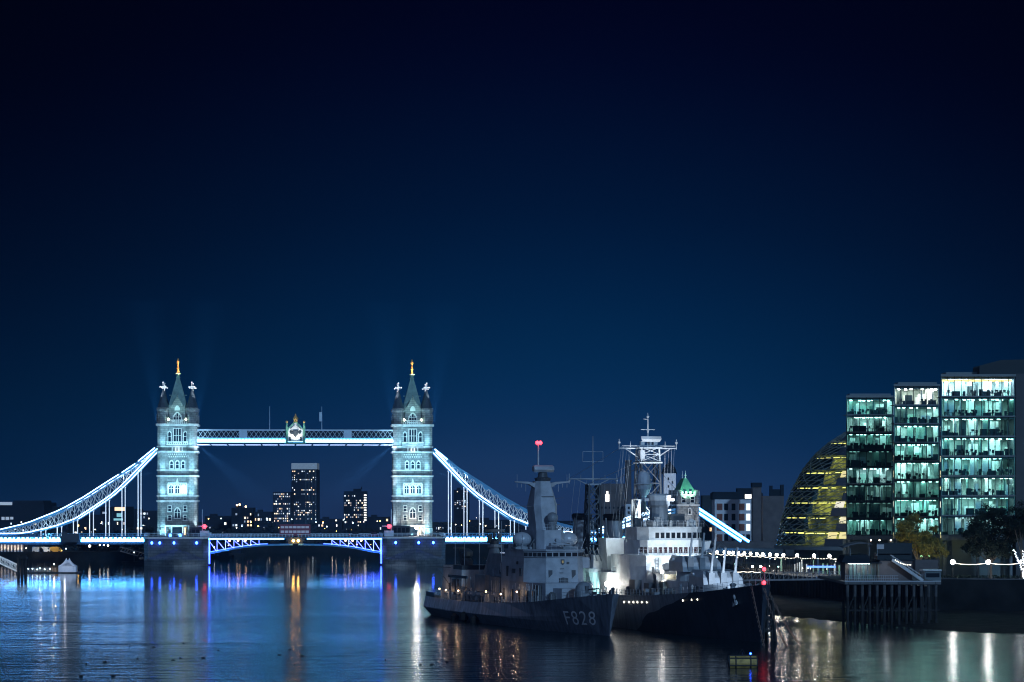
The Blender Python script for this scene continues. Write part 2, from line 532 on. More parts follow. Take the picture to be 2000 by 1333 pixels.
LEV = [(10.2, 22.2), (24.2, 31.0), (33.1, 39.4), (41.3, 48.7)]
def arch(x, w_, z0, z1, n=6):
    """outline of a pointed-arch opening"""
    zs = z1 - w_*0.55
    pts = [(x-w_/2, z0), (x-w_/2, zs)]
    for i in range(1, n):
        u = i/n
        pts.append((x-w_/2 + w_/2*u, zs + (z1-zs)*math.sin(u*math.pi/2)))
    pts.append((x, z1))
    for i in range(n-1, 0, -1):
        u = i/n
        pts.append((x+w_/2 - w_/2*u, zs + (z1-zs)*math.sin(u*math.pi/2)))
    pts += [(x+w_/2, zs), (x+w_/2, z0)]
    return pts

def window(parent, tx, x, w_, z0, z1, lights=1, pointed=True, hot=False, yf=-6.0, red=False):
    """stone-framed window in the front face: dark panes between pale jambs and mullions"""
    b = MB()
    b.c = 1
    shp = arch(tx+x, w_, z0, z1) if pointed else [(tx+x-w_/2, z0), (tx+x-w_/2, z1), (tx+x+w_/2, z1), (tx+x+w_/2, z0)]
    b.xprism(shp, yf-.06, yf+.3)
    b.c = 0
    t = .22
    b.box(tx+x-w_/2-t, tx+x-w_/2+.02, yf-.42, yf+.1, z0-.2, z1 - (w_*.4 if pointed else 0))
    b.box(tx+x+w_/2-.02, tx+x+w_/2+t, yf-.42, yf+.1, z0-.2, z1 - (w_*.4 if pointed else 0))
    b.box(tx+x-w_/2-t-.1, tx+x+w_/2+t+.1, yf-.55, yf+.1, z0-.4, z0-.1)
    if pointed:
        pts = shp[1:-1]
        for (x0, q0), (x1, q1) in zip(pts[:-1], pts[1:]):
            b.beam((x0, yf-.2, q0), (x1, yf-.2, q1), .45, .25, (0, 1, 0))
    else:
        b.box(tx+x-w_/2-t, tx+x+w_/2+t, yf-.42, yf+.1, z1, z1+.25)
    for i in range(1, lights):
        xx = tx + x - w_/2 + w_*i/lights
        b.box(xx-.1, xx+.1, yf-.3, yf+.1, z0, z1 - (w_*.15 if pointed else 0))
    zm = z0 + (z1-z0)*.5
    b.box(tx+x-w_/2, tx+x+w_/2, yf-.27, yf+.1, zm-.08, zm+.08)
    return b.build('window', [M['stone_trim'], M['red_pane'] if red else M['dark_glass']], parent)
M['red_pane'] = glow('red lit pane', (1.0, 0.04, 0.07), 2.2)
M['pane_warm'] = glow('warm lit pane', (1.0, 0.62, 0.25), 1.6)

def make_tower(tx, star=False):
    b = MB()
    TX, TY, TR = 4.95, 5.3, 2.05
    for z0, z1 in ((10.2, 22.4), (22.4, 31.2), (31.2, 39.6), (39.6, 48.9)):
        b.box(tx-5.3, tx+5.3, -6.0, 6.0, z0, z1)
    b.box(tx-5.0, tx+5.0, -5.9, 5.9, 48.9, 51.6)
    o = b.build('bridge_tower', M['stone'], BR)
    # corner turrets with their slate cones and crosses
    for sx in (-1, 1):
        for sy in (-1, 1):
            t = MB(); cx, cyy = tx + sx*TX, sy*TY
            t.lathe(cx, cyy, [(2.35, 10.2), (2.25, 13), (TR, 13.2), (TR, 49), (2.1, 49.2), (2.1, 53.6), (2.4, 54.0), (2.4, 54.9), (2.0, 55.0)], 8, R(22.5))
            for k in range(8):   # blind slits high on the turret
                a = R(45*k)
                t.cb(cx+2.0*math.cos(a), cyy+2.0*math.sin(a), 51.4, .5, .14, 2.6, a)
            t.build('turret', M['stone'], o)
            c = MB()
            c.lathe(cx, cyy, [(2.1, 55.0), (1.25, 57.6), (.55, 60.2), (.12, 61.6)], 8, R(22.5))
            c.build('turret_cone', M['slate'], o)
            f = MB()
            f.cone((cx, cyy, 60.4), (cx, cyy, 63.8), .2, .12, 6)
            f.box(cx-.95, cx+.95, cyy-.14, cyy+.14, 62.2, 62.5)
            for q in (-1.0, 1.0): f.ball((cx+q, cyy, 62.35), .26, n=8, k=6)
            f.ball((cx, cyy, 63.9), .28, n=8, k=6)
            f.build('cross_finial', M['white_metal'], o)
    # string courses and cornices
    c = MB()
    def course(z0, z1, e):
        c.box(tx-5.3, tx+5.3, -6.0-e, 6.0+e, z0, z1)
        c.box(tx-5.3-e, tx+5.3+e, -5.3, 5.3, z0+.003, z1-.003)
        for sx in (-1, 1):
            for sy in (-1, 1):
                c.lathe(tx+sx*TX, sy*TY, [(TR+e*.9, z0+.006), (TR+e, z1-.006)], 8, R(22.5))
    for z, h, e in ((22.2, .55, .5), (24.0, .5, .35), (30.9, .55, .5), (33.0, .45, .35), (39.3, .6, .55), (41.2, .45, .35), (48.6, .8, .7)):
        course(z, z+h, e)
    for i in range(14):      # pierced parapet
        c.box(tx-4.9+i*.72, tx-4.9+i*.72+.4, -6.6, -6.3, 49.4, 50.5)
    c.box(tx-5.1, tx+5.1, -6.65, -6.25, 50.5, 50.8)
    c.build('cornice', M['stone_trim'], o)
    # roof
    r = MB()
    r.loft([[(tx-4.3, -5.2, 51.6), (tx+4.3, -5.2, 51.6), (tx+4.3, 5.2, 51.6), (tx-4.3, 5.2, 51.6)],
            [(tx-2.6, -2.6, 58.0), (tx+2.6, -2.6, 58.0), (tx+2.6, 2.6, 58.0), (tx-2.6, 2.6, 58.0)],
            [(tx-.55, -.55, 65.6), (tx+.55, -.55, 65.6), (tx+.55, .55, 65.6), (tx-.55, .55, 65.6)]])
    r.box(tx-.75, tx+.75, -.75, .75, 65.6, 66.0)
    r.box(tx-.5, tx+.5, -.5, .5, 66.0, 66.9)
    r.box(tx-.95, tx+.95, -.95, .95, 66.9, 67.2)
    for sx in (-1, 1):
        r.box(tx+sx*1.6-1.5, tx+sx*1.6+1.5, -.15, .15, 59.4, 59.7)
    r.build('roof', M['roof_green'], o)
    f = MB()
    f.lathe(tx, 0, [(.55, 67.2), (.5, 68.0), (.3, 68.4), (.55, 69.0), (.3, 69.4), (.2, 70.4), (.55, 71.0), (.55, 71.5), (.2, 71.9), (.3, 72.2), (.02, 72.6)], 8)
    f.build('gold_finial', M['gold'], o)
    # gabled dormer
    d = MB()
    d.xprism([(tx-2.3, 48.9), (tx-2.3, 54.4), (tx, 58.4), (tx+2.3, 54.4), (tx+2.3, 48.9)], -6.2, -3.0)
    for sx in (-1, 1):
        d.xprism([(tx+sx*2.5-.3, 48.9), (tx+sx*2.5-.3, 54.6), (tx+sx*2.5, 56.2), (tx+sx*2.5+.3, 54.6), (tx+sx*2.5+.3, 48.9)], -6.5, -5.9)
        d.beam((tx+sx*2.4, -6.3, 54.5), (tx, -6.3, 58.6), .5, .4, (0, 1, 0))
    d.cone((tx, -6.2, 58.2), (tx, -6.2, 59.6), .2, .1, 6)
    d.build('dormer', M['stone'], o)
    window(o, tx, 0, 2.6, 50.2, 53.3, 3, True, yf=-6.2)
    wl_ = MB()
    wl_.xprism(arch(tx, 1.8, 54.0, 55.8), -6.45, -6.2)
    wl_.build('tympanum', M['stone_trim'], o)
    # level 4: loggia with balcony
    window(o, tx, 0, 2.5, 43.0, 47.6, 3, False)
    for sx in (-1, 1): window(o, tx, sx*2.75, 1.1, 43.2, 46.8, 1, True)
    bl = MB()
    bl.box(tx-3.7, tx+3.7, -7.2, -6.0, 41.9, 42.2)
    for i in range(11): bl.box(tx-3.6+i*.7, tx-3.6+i*.7+.3, -7.15, -6.95, 42.2, 43.0)
    bl.box(tx-3.7, tx+3.7, -7.2, -6.9, 43.0, 43.2)
    for i in range(4): bl.xprism([(tx-1.9+i*1.15, 39.95), (tx-1.9+i*1.15, 41.1), (tx-1.55+i*1.15, 41.15), (tx-1.55+i*1.15, 39.95)], -6.9, -6.2)
    bl.build('balcony', M['stone_trim'], o)
    # level 3: three windows under a chequered frieze
    for k in (-1, 0, 1): window(o, tx, k*2.0, 1.0, 33.9, 36.6, 1, True)
    ch = MB()
    for r_ in range(2):
        for i in range(11):
            ch.box(tx-3.4+i*.64+(.32 if r_ else 0), tx-3.1+i*.64+(.32 if r_ else 0), -6.25, -5.95, 37.7+r_*.8, 38.2+r_*.8)
    ch.build('frieze', M['stone_trim'], o)
    # level 2: bright stone oriel of three tall lights
    orl = MB()
    orl.box(tx-3.4, tx+3.4, -6.35, -6.0, 24.6, 25.0)
    orl.box(tx-3.4, tx+3.4, -6.3, -6.0, 28.5, 28.9)
    for i in range(4): orl.box(tx-3.4+i*2.14, tx-3.0+i*2.14, -6.45, -6.0, 25.0, 28.5)
    orl.xprism([(tx-.5, 28.9), (tx, 30.6), (tx+.5, 28.9)], -6.4, -6.0)
    orl.build('oriel', M['stone_trim'], o)
    for k in (-1, 0, 1): window(o, tx, k*2.14, 1.45, 25.2, 28.4, 2, True, red=(k == 1 and not star))
    # level 1: tall window, small ones, portal
    window(o, tx, 0, 1.9, 16.6, 20.2, 2, True)
    for sx in (-1, 1):
        window(o, tx, sx*2.7, 1.1, 19.0, 20.7, 1, False)
        window(o, tx, sx*2.7, 1.1, 15.9, 17.4, 1, False)
    po = MB(); po.c = 0
    po.box(tx-4.2, tx+4.2, -8.2, -6.0, 13.6, 14.0)
    for x in (-4.0, -1.9, 1.9, 4.0): po.box(tx+x-.2, tx+x+.2, -8.0, -7.6, 10.2, 13.6)
    po.c = 1
    po.box(tx-1.7, tx+1.7, -6.3, -6.0, 10.2, 13.3)
    po.c = 2
    po.box(tx+2.3, tx+3.7, -6.25, -6.0, 10.6, 13.2)
    po.build('portal', [M['stone_trim'], M['dark_glass'], M['pane_warm']], o)
    # side faces toward the roadway: tall arch, seen edge-on
    for sx in (-1, 1):
        a = MB()
        pts = [(p[0]-tx, p[1]) for p in arch(tx, 6.0, 10.2, 19.5)]
        a.yprism(pts, tx+sx*5.3-.08, tx+sx*5.3+.08)
        for zz in (26.5, 35.0, 44.0):
            a.yprism([(p[0]-tx, p[1]) for p in arch(tx, 1.6, zz, zz+3.2)], tx+sx*5.3-.08, tx+sx*5.3+.08)
        a.build('side_arch', M['dark_glass'], o)
    # ------- floodlights standing on the ledges and on the pier
    for x, deg_ in ((-7.0, 44), (7.0, 44)):
        spot((tx+x*.8, -27, 11.0), (tx-x*.12, -6, 36), 12000, (0.30, 0.68, 0.95), 74, .9, BR)
    for z, top, watt in ((10.6, 21, 11000), (24.6, 31, 6400), (33.5, 39, 5600), (41.7, 48, 5200)):
        for x in (-5.4, 0, 5.4):
            spot((tx+x, -10.2, z), (tx+x*.8, -6.0, z+(4.6 if z > 12 else 6)), watt*(.44 if x else .30), (0.30, 0.75, 1.0), 120, .9, BR)
    spot((tx, -8.9, 24.4), (tx, -6, 27.5), 260, (0.7, 0.95, 1.0), 100, .9, BR)
    spot((tx, -8.3, 39.7), (tx, -6.2, 41), 260, (0.9, 1, 1), 100, .9, BR)
    for sx in (-1, 1):     # green-white lamps at the foot of the roof, white ones on the crosses
        spot((tx+sx*3.0, -7.0, 50.4), (tx+sx*1.9, -3.6, 56.5), 6500, (0.36, 1.0, 0.62), 75, .9, BR)
        marker(o, tx+sx*3.0, -6.9, 50.9, 'lamp_green', 'roof_lamp', .36)
    spot((tx, -15.0, 50.0), (tx, -2.0, 60), 4500, (0.35, 0.80, 0.78), 50, .8, BR)
    for sx in (-1, 1):
        for sy in (-1, 1):
            spot((tx+sx*(TX+2.0), sy*TY - 2.5, 55.6), (tx+sx*TX, sy*TY, 62.4), 8000, (0.85, 0.93, 1.0), 26, .5, BR)
    spot((tx+1.0, -3.4, 65.5), (tx, 0, 70.0), 5200, (1.0, 0.72, 0.42), 60, .5, BR)
    s_in = 1 if tx < 0 else -1
    for z in (12, 26, 38):
        spot((tx+s_in*9.5, -9.0, z), (tx+s_in*6, -5.0, z+9), 5200, (0.62, 0.85, 1.0), 80, .8, BR)
    return o
M['lamp_green'] = glow('green white lamp', (0.75, 1.0, 0.72), 14.0)

piers = {}
for tx in (-HT, HT):
    piers[tx] = make_pier(tx)
    make_tower(tx, star=tx > 0)
for px in (303, 318, 345, 388):
    x = (px - 348.0)/5.57 - HT
    marker(piers[-HT], x, -19.2 if abs(x+HT) < 9 else -17.4, bz(1059))
for px in (337, 356):
    marker(piers[-HT], (px-348.0)/5.57 - HT, -16.0, bz(1045), 'lamp_blue', 'portal_lamp', .5)
for px in (769, 813, 841):
    marker(piers[HT], (px-805.0)/5.53 + HT, -19.3, bz(1059))
marker(piers[HT], HT+1.2, -9.0, bz(1030), 'lamp_white', 'portal_lamp', .55)
bulb((HT+1.2, -11.5, bz(1030)), 2600, (1, .95, .85), BR)

for tx in (-HT, HT):
    si = 1 if tx < 0 else -1
    spot((tx+si*7.6, -10.5, 41.6), (tx+si*40, -22, 14), 1500000, (0.45, 0.68, 1.0), 24, 1.0, BR, 'beam_light')
    spot((tx-si*7.6, -9.0, 33.0), (tx-si*40, -16, 20), 600000, (0.5, 0.72, 1.0), 22, 1.0, BR, 'beam_light')
    for sx in (-1, 1):
        spot((tx+sx*7.2, -8.5, 49.6), (tx+sx*10.5, -8.5, 90), 1300000, (0.25, 0.62, 1.0), 26, 1.0, BR, 'beam_light')
# high-level walkways between the towers
def make_walkway(y):
    b = MB()
    x0, x1 = -HT+5.6, HT-5.6
    b.c = 0
    b.c = 2
    b.box(x0, x1, y-.3, y+2.2, 42.0, 42.35)
    b.c = 0
    b.box(x0, x1, y-.5, y+2.2, 47.0, 47.5)
    b.box(x0, x1, y-.35, y+2.0, 44.1, 44.6)
    b.c = 1
    b.box(x0, x1, y+.2, y+1.6, 44.6, 47.0)
    o = b.build('walkway', [M['pale_blue'], M['dark_glass'], M['navy']], BR)
    l = MB()
    n = 44
    for i in range(n):
        a, c = x0 + (x1-x0)*i/n, x0 + (x1-x0)*(i+1)/n
        l.beam((a, y-.2, 44.6), (c, y-.2, 47.0), .14, .2, (0, 1, 0))
        l.beam((a, y-.3, 47.0), (c, y-.3, 44.6), .14, .2, (0, 1, 0))
    for cx in (-18.2, 18.2):
        l.box(cx-1.4, cx+1.4, y-.55, y+.1, 44.5, 47.4)
    l.build('lattice', M['pale_blue'], o)
    s = MB()
    s.box(x0, x1, y-.62, y-.5, 43.12, 43.85)
    for i in range(60):
        xx = x0 + (x1-x0)*(i+.5)/60
        s.cb(xx, y-.56, 43.95, .75, .12, .35)
    s.build('light_strip', M['led_cyan'], o)
    s2 = MB()
    for i in range(12):
        a = x0 + (x1-x0)*i/12
        s2.box(a+.3, a+(x1-x0)/12-.3, y-.6, y-.5, 42.05, 42.28)
    s2.build('thin_light_strip', M['led_soft'], o)
    return o
wk = make_walkway(-5.4)
make_walkway(4.4)
# crest at the middle of the front walkway
c = MB()
c.c = 0
c.xprism([(-2.6, 43.3), (-2.6, 47.4), (-1.3, 49.0), (0, 50.0), (1.3, 49.0), (2.6, 47.4), (2.6, 43.3)], -6.5, -5.95)
c.c = 1
for sx in (-1, 1):
    c.box(sx*3.0-.4, sx*3.0+.4, -6.7, -5.9, 42.6, 48.6)
    c.cone((sx*3.0, -6.3, 48.6), (sx*3.0, -6.3, 49.8), .45, .25, 8)
c.box(-3.5, 3.5, -6.8, -5.9, 42.5, 43.1)
for sx in (-1, 1):
    c.beam((sx*2.7, -6.6, 47.5), (0, -6.6, 50.3), .4, .3, (0, 1, 0))
c.c = 2
c.xprism([(-1.0, 47.4), (-1.0, 46.0), (0, 44.6), (1.0, 46.0), (1.0, 47.4)], -6.75, -6.5)
for sx in (-1, 1): c.beam((sx*.3, -6.62, 49.0), (sx*1.9, -6.62, 47.7), .2, .5, (0, 1, 0)); c.box(sx*1.9-.3, sx*1.9+.3, -6.6, -6.5, 43.6, 44.8)
for sx in (-1, 1): c.ball((sx*1.5, -6.6, 46.6), .5, .2, .75, 8, 6)
c.c = 3
c.lathe(0, -6.3, [(.9, 50.0), (.7, 50.6), (1.0, 51.2), (.5, 52.0), (.3, 52.3), (.15, 53.0)], 8)
for sx in (-1, 1): c.ball((sx*3.0, -6.3, 50.1), .45, n=8, k=6)
c.build('crest', [M['white_metal'], M['copper'], M['navy'], M['gold']], wk)
spot((0, -11.5, 43.0), (0, -6.2, 47.5), 2400, (0.95, 1.0, 0.9), 70, .6, BR)
for x, top in ((-9.0, bz(795)), (9.2, bz(795))):
    fp = MB(); fp.cone((x, -4.0, 47.4), (x, -4.0, top), .13, .07, 6)
    if x > 0: fp.box(x-.9, x-.05, -4.03, -3.97, bz(824), bz(806))
    fp.build('flagpole', M['pale_blue'], wk)

# side-span decks, light strips, chains, hangers
UP = [(7.4, 40.8), (15.6, 34.1), (23.9, 28.9), (32.0, 23.6), (40.0, 19.1), (51.7, 14.4), (62.6, 11.8), (66, 11.6)]
LO = [(7.4, 39.9), (13.6, 33.4), (18.3, 28.4), (23.3, 24.0), (29.6, 19.7), (34.8, 16.3), (41.6, 13.7), (51.7, 11.3), (57.4, 10.9), (62.6, 10.9), (66, 11.0)]
UP2 = [(66, 11.6), (70, 13.4), (80, 17.2), (93, 19.6)]
LO2 = [(66, 11.0), (70, 11.8), (80, 14.6), (93, 18.6)]
def make_chain(sx, y, front):
    b = MB()
    def pt(tab, d): return Vector((sx*(HT+d), y, lerp_tab(tab, d)))
    for tab in (UP, LO, UP2, LO2):
        for (d0, _), (d1, _) in zip(tab[:-1], tab[1:]):
            a, c = pt(tab, d0), pt(tab, d1)
            b.beam(a, c, .55, .80)
    o = b.build('suspension_chain', M['blue_paint'], BR)
    t = MB()
    ds = [10 + 2.8*i for i in range(20)]
    for d0, d1 in zip(ds[:-1], ds[1:]):
        if lerp_tab(UP, d0) - lerp_tab(LO, d0) < .8: continue
        t.beam(pt(LO, d0), pt(UP, d0), .26, .26, (0, 1, 0))
        t.beam(pt(LO, d0), pt(UP, d1), .26, .26, (0, 1, 0))
        t.beam(pt(UP, d0), pt(LO, d1), .2, .2, (0, 1, 0))
    for d0, d1 in zip((70, 75, 80, 85), (75, 80, 85, 90)):
        t.beam(pt(LO2, d0), pt(UP2, d1), .22, .22)
    t.build('lattice', M['white_metal'], o)
    s = MB()
    off = Vector((0, -.34, 0))
    def strip(tab, d0, d1, h_, dz=0.0):
        n = max(1, int((d1-d0)/3))
        for i in range(n):
            a = d0 + (d1-d0)*i/n; c_ = d0 + (d1-d0)*(i+1)/n
            s.beam(pt(tab, a)+off+Vector((0, 0, dz)), pt(tab, c_)+off+Vector((0, 0, dz)), .12, h_)
    if sx < 0:
        for a, c_ in ((7.6, 13.4), (14.4, 19.0), (20.0, 65.5)): strip(UP, a, c_, .30, .38)
        strip(LO, 7.6, 65.5, .30, .2)
    else:
        strip(LO, 8.0, 65.5, .42, .45)
        if front: strip(UP, 7.6, 12.0, .4, 0)
    strip(LO2, 66.5, 91, .5, .2)
    strip(UP2, 66.5, 91, .5, .2)
    s.build('light_strip', M['led_chain'], o)
    # hangers down to the deck
    for k in range(11):
        d = 13.4 + 5.55*k
        z = lerp_tab(LO, d) - .4
        if z < 10.9: continue
        h = MB()
        h.cone((sx*(HT+d), y, 10.2), (sx*(HT+d), y, z), .16, .16, 6)
        h.ball((sx*(HT+d), y, z), .35, n=6, k=4)
        h.build('hanger', M['led_hanger'], o)
    return o
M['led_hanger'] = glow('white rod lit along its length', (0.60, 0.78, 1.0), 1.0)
def make_side_deck(sx):
    b = MB()
    x0, x1 = sx*(HT+10.9), sx*(HT+94)
    if x0 > x1: x0, x1 = x1, x0
    b.box(x0, x1, -9, 9, 8.7, 10.0)
    b.box(x0, x1, -8.6, 8.6, 7.4, 8.7)
    o = b.build('side_span_deck', M['navy'], BR)
    r = MB()
    n = int((x1-x0)/1.4)
    for i in range(n):
        r.cb(x0+(x1-x0)*i/n, -9.0, 10.5, .18, .18, 1.0)
        r.cb(x0+(x1-x0)*i/n, 9.0, 10.5, .18, .18, 1.0)
    for y in (-9.0, 9.0):
        r.box(x0, x1, y-.08, y+.08, 10.95, 11.1)
        r.box(x0, x1, y-.06, y+.06, 10.3, 10.4)
    r.build('parapet', M['blue_paint'], o)
    def strip_seg(a, c_):
        if a > c_: a, c_ = c_, a
        s = MB()
        s.box(a, c_, -9.18, -9.02, 8.35, 9.4)
        m = max(1, int((c_-a)/1.5))
        for i in range(m):
            s.box(a+(c_-a)*(i+.2)/m, a+(c_-a)*(i+.8)/m, -9.18, -9.02, 9.4, 9.85)
        s.build('light_strip', M['led'], o)
    if sx < 0:
        strip_seg(-HT-10.9, -HT-33.0)
        strip_seg(-HT-40.0, -HT-94)
    else:
        strip_seg(HT+11.2, HT+93)
    br = MB()
    nb_ = int((x1-x0)/5.5)
    for i in range(nb_+1):
        xx = x0+(x1-x0)*i/nb_
        br.box(xx-.25, xx+.25, -9.3, -9.18, 9.2, 10.35)
    br.build('bracket', M['blue_paint'], o)
    return o
for sx in (-1, 1):
    make_side_deck(sx)
    for y, fr in ((-8.4, True), (8.4, False)):
        make_chain(sx, y, fr)
# added spots without fixtures, brightening the chains and the water side of the deck
for sx in (-1, 1):
    for d in (16, 30, 46):
        spot((sx*(HT+d), -12.0, 10.5), (sx*(HT+d-4), -8.4, lerp_tab(LO, d)+1), 2600, (0.55, 0.85, 1.0), 110, .9, BR)
    spot((sx*(HT+20), -9.5, 30), (sx*(HT+8), -8.4, 36), 1200, (0.6, 0.85, 1), 90, .9, BR)

# lifting leaves of the centre span
def make_leaf(sx):
    b = MB()
    X0 = HT-10.9
    def zb(x): return lerp_tab([(0, 7.35), (12, 7.0), (20, 6.1), (26, 4.9), (X0, 4.2)], abs(x))
    b.box(min(sx*1.0, sx*X0), max(sx*1.0, sx*X0), -8, 8, 9.2, 9.9)
    o = b.build('bascule_leaf', M['navy'], BR)
    a = MB(); xs = [1.0 + (X0-1.0)*i/10 for i in range(11)]
    for y in (-8.0, 8.0):
        for x0, x1 in zip(xs[:-1], xs[1:]):
            a.beam((sx*x0, y, zb(x0)), (sx*x1, y, zb(x1)), .4, .55)
    a.build('arch_rib', M['blue_paint'], o)
    t = MB()
    for i, x in enumerate(xs[4:]):
        t.beam((sx*x, -8.05, zb(x)), (sx*x, -8.05, 8.8), .16, .24, (0, 1, 0))
    for x0, x1 in zip(xs[4:-1], xs[5:]):
        t.beam((sx*x1, -8.05, zb(x1)), (sx*x0, -8.05, 8.8), .16, .24, (0, 1, 0)) if sx > 0 else t.beam((sx*x0, -8.05, zb(x0)), (sx*x1, -8.05, 8.8), .16, .24, (0, 1, 0))
    t.build('blue_lit_truss', M['truss_glow'], o)  # members glow throughout: a few strip lights, otherwise blue light on painted steel
    s = MB()
    s.box(min(sx*4.0, sx*X0), max(sx*4.0, sx*X0), -8.25, -8.1, 9.0, 9.5)
    s.build('light_strip', M['led_cyan'], o)
    u = MB()
    for x0, x1 in zip(xs[3:-1], xs[4:]):
        u.beam((sx*x0, -7.4, zb(x0)+.5), (sx*x1, -7.4, zb(x1)+.5), .2, .2)
    u.box(min(sx*(X0-.5), sx*X0), max(sx*(X0-.5), sx*X0), -8.3, -7.7, .6, 8.8)  # glowing upright stands in for blue light on the pier edge
    u.build('blue_strip', M['led_blue'], o)
    r = MB()
    n = 24
    for i in range(n):
        xx = sx*(1.0+(X0-1.0)*i/n)
        r.cb(xx, -8.2, 10.35, .16, .16, 1.0); r.cb(xx, 8.2, 10.35, .16, .16, 1.0)
    for y in (-8.2, 8.2):
        r.box(min(sx*.5, sx*X0), max(sx*.5, sx*X0), y-.08, y+.08, 10.8, 10.95)
        r.box(min(sx*.5, sx*X0), max(sx*.5, sx*X0), y-.06, y+.06, 10.2, 10.3)
    r.build('parapet', M['pale_blue'], o)
    for k, x in enumerate((17.5, 20.0, 23.0)):
        q = MB(); q.ball((sx*x, -4.0, 8.6), .35, n=8, k=6); q.build('underside_lamp', M['lamp_warm_soft'], o)
    for x in (24, 27, 29.3):
        spot((sx*x, -10.5, 3.0), (sx*(x+1), -8, 7), 900, (0.1, 0.2, 1.0), 100, .9, BR)
    spot((sx*(X0-2.5), -14, 7.0), (sx*X0, -17.5, 3.5), 1800, (0.15, 0.25, 1.0), 110, .9, BR)
    return o
M['lamp_warm_soft'] = glow('amber underside lamp', (1.0, 0.62, 0.28), 8.0)
leaf = make_leaf(-1); make_leaf(1)
nose = MB(); nose.c = 0
nose.box(-3.2, 3.2, -8.6, -7.9, 8.4, 9.9)
nose.box(-2.6, 2.6, -8.2, 8.2, 7.6, 9.2)
nose.build('nose_beam', M['navy'], leaf)
for x in (-.75, .95):
    q = MB(); q.ball((x, -8.9, 8.6), .42, n=8, k=6); q.build('channel_lamp', M['lamp_warm'], leaf)

# signal masts and control cabins on the piers
for tx, px, hx in ((-HT, 402, 1), (HT, 757, -1)):
    x = (px - (348.0 if tx < 0 else 805.0))/5.55 + tx
    k = MB(); k.c = 0
    k.cone((x-.8*hx, -14.5, 10.2), (x-.8*hx, -14.5, bz(995)), .16, .08, 6)
    k.box(x-1.6, x+1.6, -15.4, -13.5, 10.2, 12.2)
    k.box(x-2.4, x+1.2, -14.6, -14.4, 13.6, 13.9)
    k.box(x-.45, x+.45, -14.9, -14.3, 12.8, 14.4)
    k.build('signal_mast', M['pale_blue'], piers[tx])
    q = MB(); q.ball((x, -15.1, bz(1028)), .7, n=8, k=6); q.build('signal_lamp', M['lamp_red'], piers[tx])
    bulb((x, -16.6, bz(1028)), 25, (1, .05, .05), BR)
def cabin(tx, x0, x1, y0, z1):
    b = MB(); b.c = 0
    b.box(x0, x1, y0, y0+3.5, 10.2, z1)
    b.box(x0-.4, x1+.4, y0-.4, y0+3.9, z1, z1+.3)
    b.c = 1
    n = max(2, int((x1-x0)/1.2))
    for i in range(n):
        b.box(x0+(x1-x0)*(i+.12)/n, x0+(x1-x0)*(i+.88)/n, y0-.06, y0, 11.5, z1-.4)
    b.build('control_cabin', [M['navy'], M['dark_glass']], piers[tx])
cabin(HT, HT-7.2, HT-1.4, -13.0, 13.6)
cabin(-HT, -HT+5.2, -HT+8.0, -13.0, 13.0)

# south abutment tower with its green roof, and the land ties behind it
def make_abutment(tx):
    b = MB()
    b.box(tx-3.4, tx+3.4, -9.2, -2.6, 0, 25.0)
    b.box(tx-3.4, tx+3.4, 2.6, 9.2, 0, 25.0)
    b.box(tx-3.2, tx+3.2, -2.6, 2.6, 17, 24.5)
    for x in (-3.2, 3.2):
        for y in (-9.0, -2.8, 2.8, 9.0):
            b.lathe(tx+x, y, [(1.0, 0), (.9, 22), (1.05, 22.4), (1.05, 26.4)], 8, R(22.5))
    o = b.build('abutment_tower', M['stone'], BR)
    c = MB()
    for z in (20.8, 24.4):
        c.box(tx-4.1, tx+4.1, -9.9, 9.9, z, z+.5)
    for i in range(6): c.box(tx-3.9+i*1.45, tx-3.2+i*1.45, -9.85, -9.3, 24.9, 25.9)
    c.build('cornice', M['stone_trim'], o)
    r = MB()
    r.loft([[(tx-3.0, -8.4, 25.3), (tx+3.0, -8.4, 25.3), (tx+3.0, 8.4, 25.3), (tx-3.0, 8.4, 25.3)],
            [(tx-.5, -3.6, 30.6), (tx+.5, -3.6, 30.6), (tx+.5, 3.6, 30.6), (tx-.5, 3.6, 30.6)]])
    r.build('roof', M['copper'], o)
    f = MB()
    for y in (-3.6, 3.6):
        f.lathe(tx, y, [(.3, 30.5), (.15, 31.3), (.32, 31.7), (.12, 32.2), (.05, 33.3)], 6)
    f.build('spike_finial', M['white_metal'], o)
    window(o, tx, .6, .8, 18.0, 20.0, 1, True, yf=-9.2)
    for x in (-1.5, 1.5): window(o, tx, x, 1.3, 22.0, 24.0, 1, False, yf=-9.2)
    spot((tx, -16.0, 24.0), (tx, -6, 27.6), 7000, (0.40, 1.0, 0.66), 60, .7, BR)
    spot((tx+3.5, -21.0, 10.5), (tx+.4, -9.2, 18), 5200, (0.95, 0.97, 1.0), 50, .7, BR)
    s = 1 if tx > 0 else -1
    for y in (-8.2, 8.2):
        t = MB(); t.beam((tx+s*3.6, y, 20.0), (tx+s*22, y, 8.0), .6, 1.3)
        q = t.build('land_tie', M['blue_paint'], BR)
        l = MB(); l.beam((tx+s*3.6, y-.38, 20.1), (tx+s*22, y-.38, 8.1), .14, .75)
        l.build('light_strip', M['led'], q)
    return o
make_abutment(HT+97)
make_abutment(-HT-97)

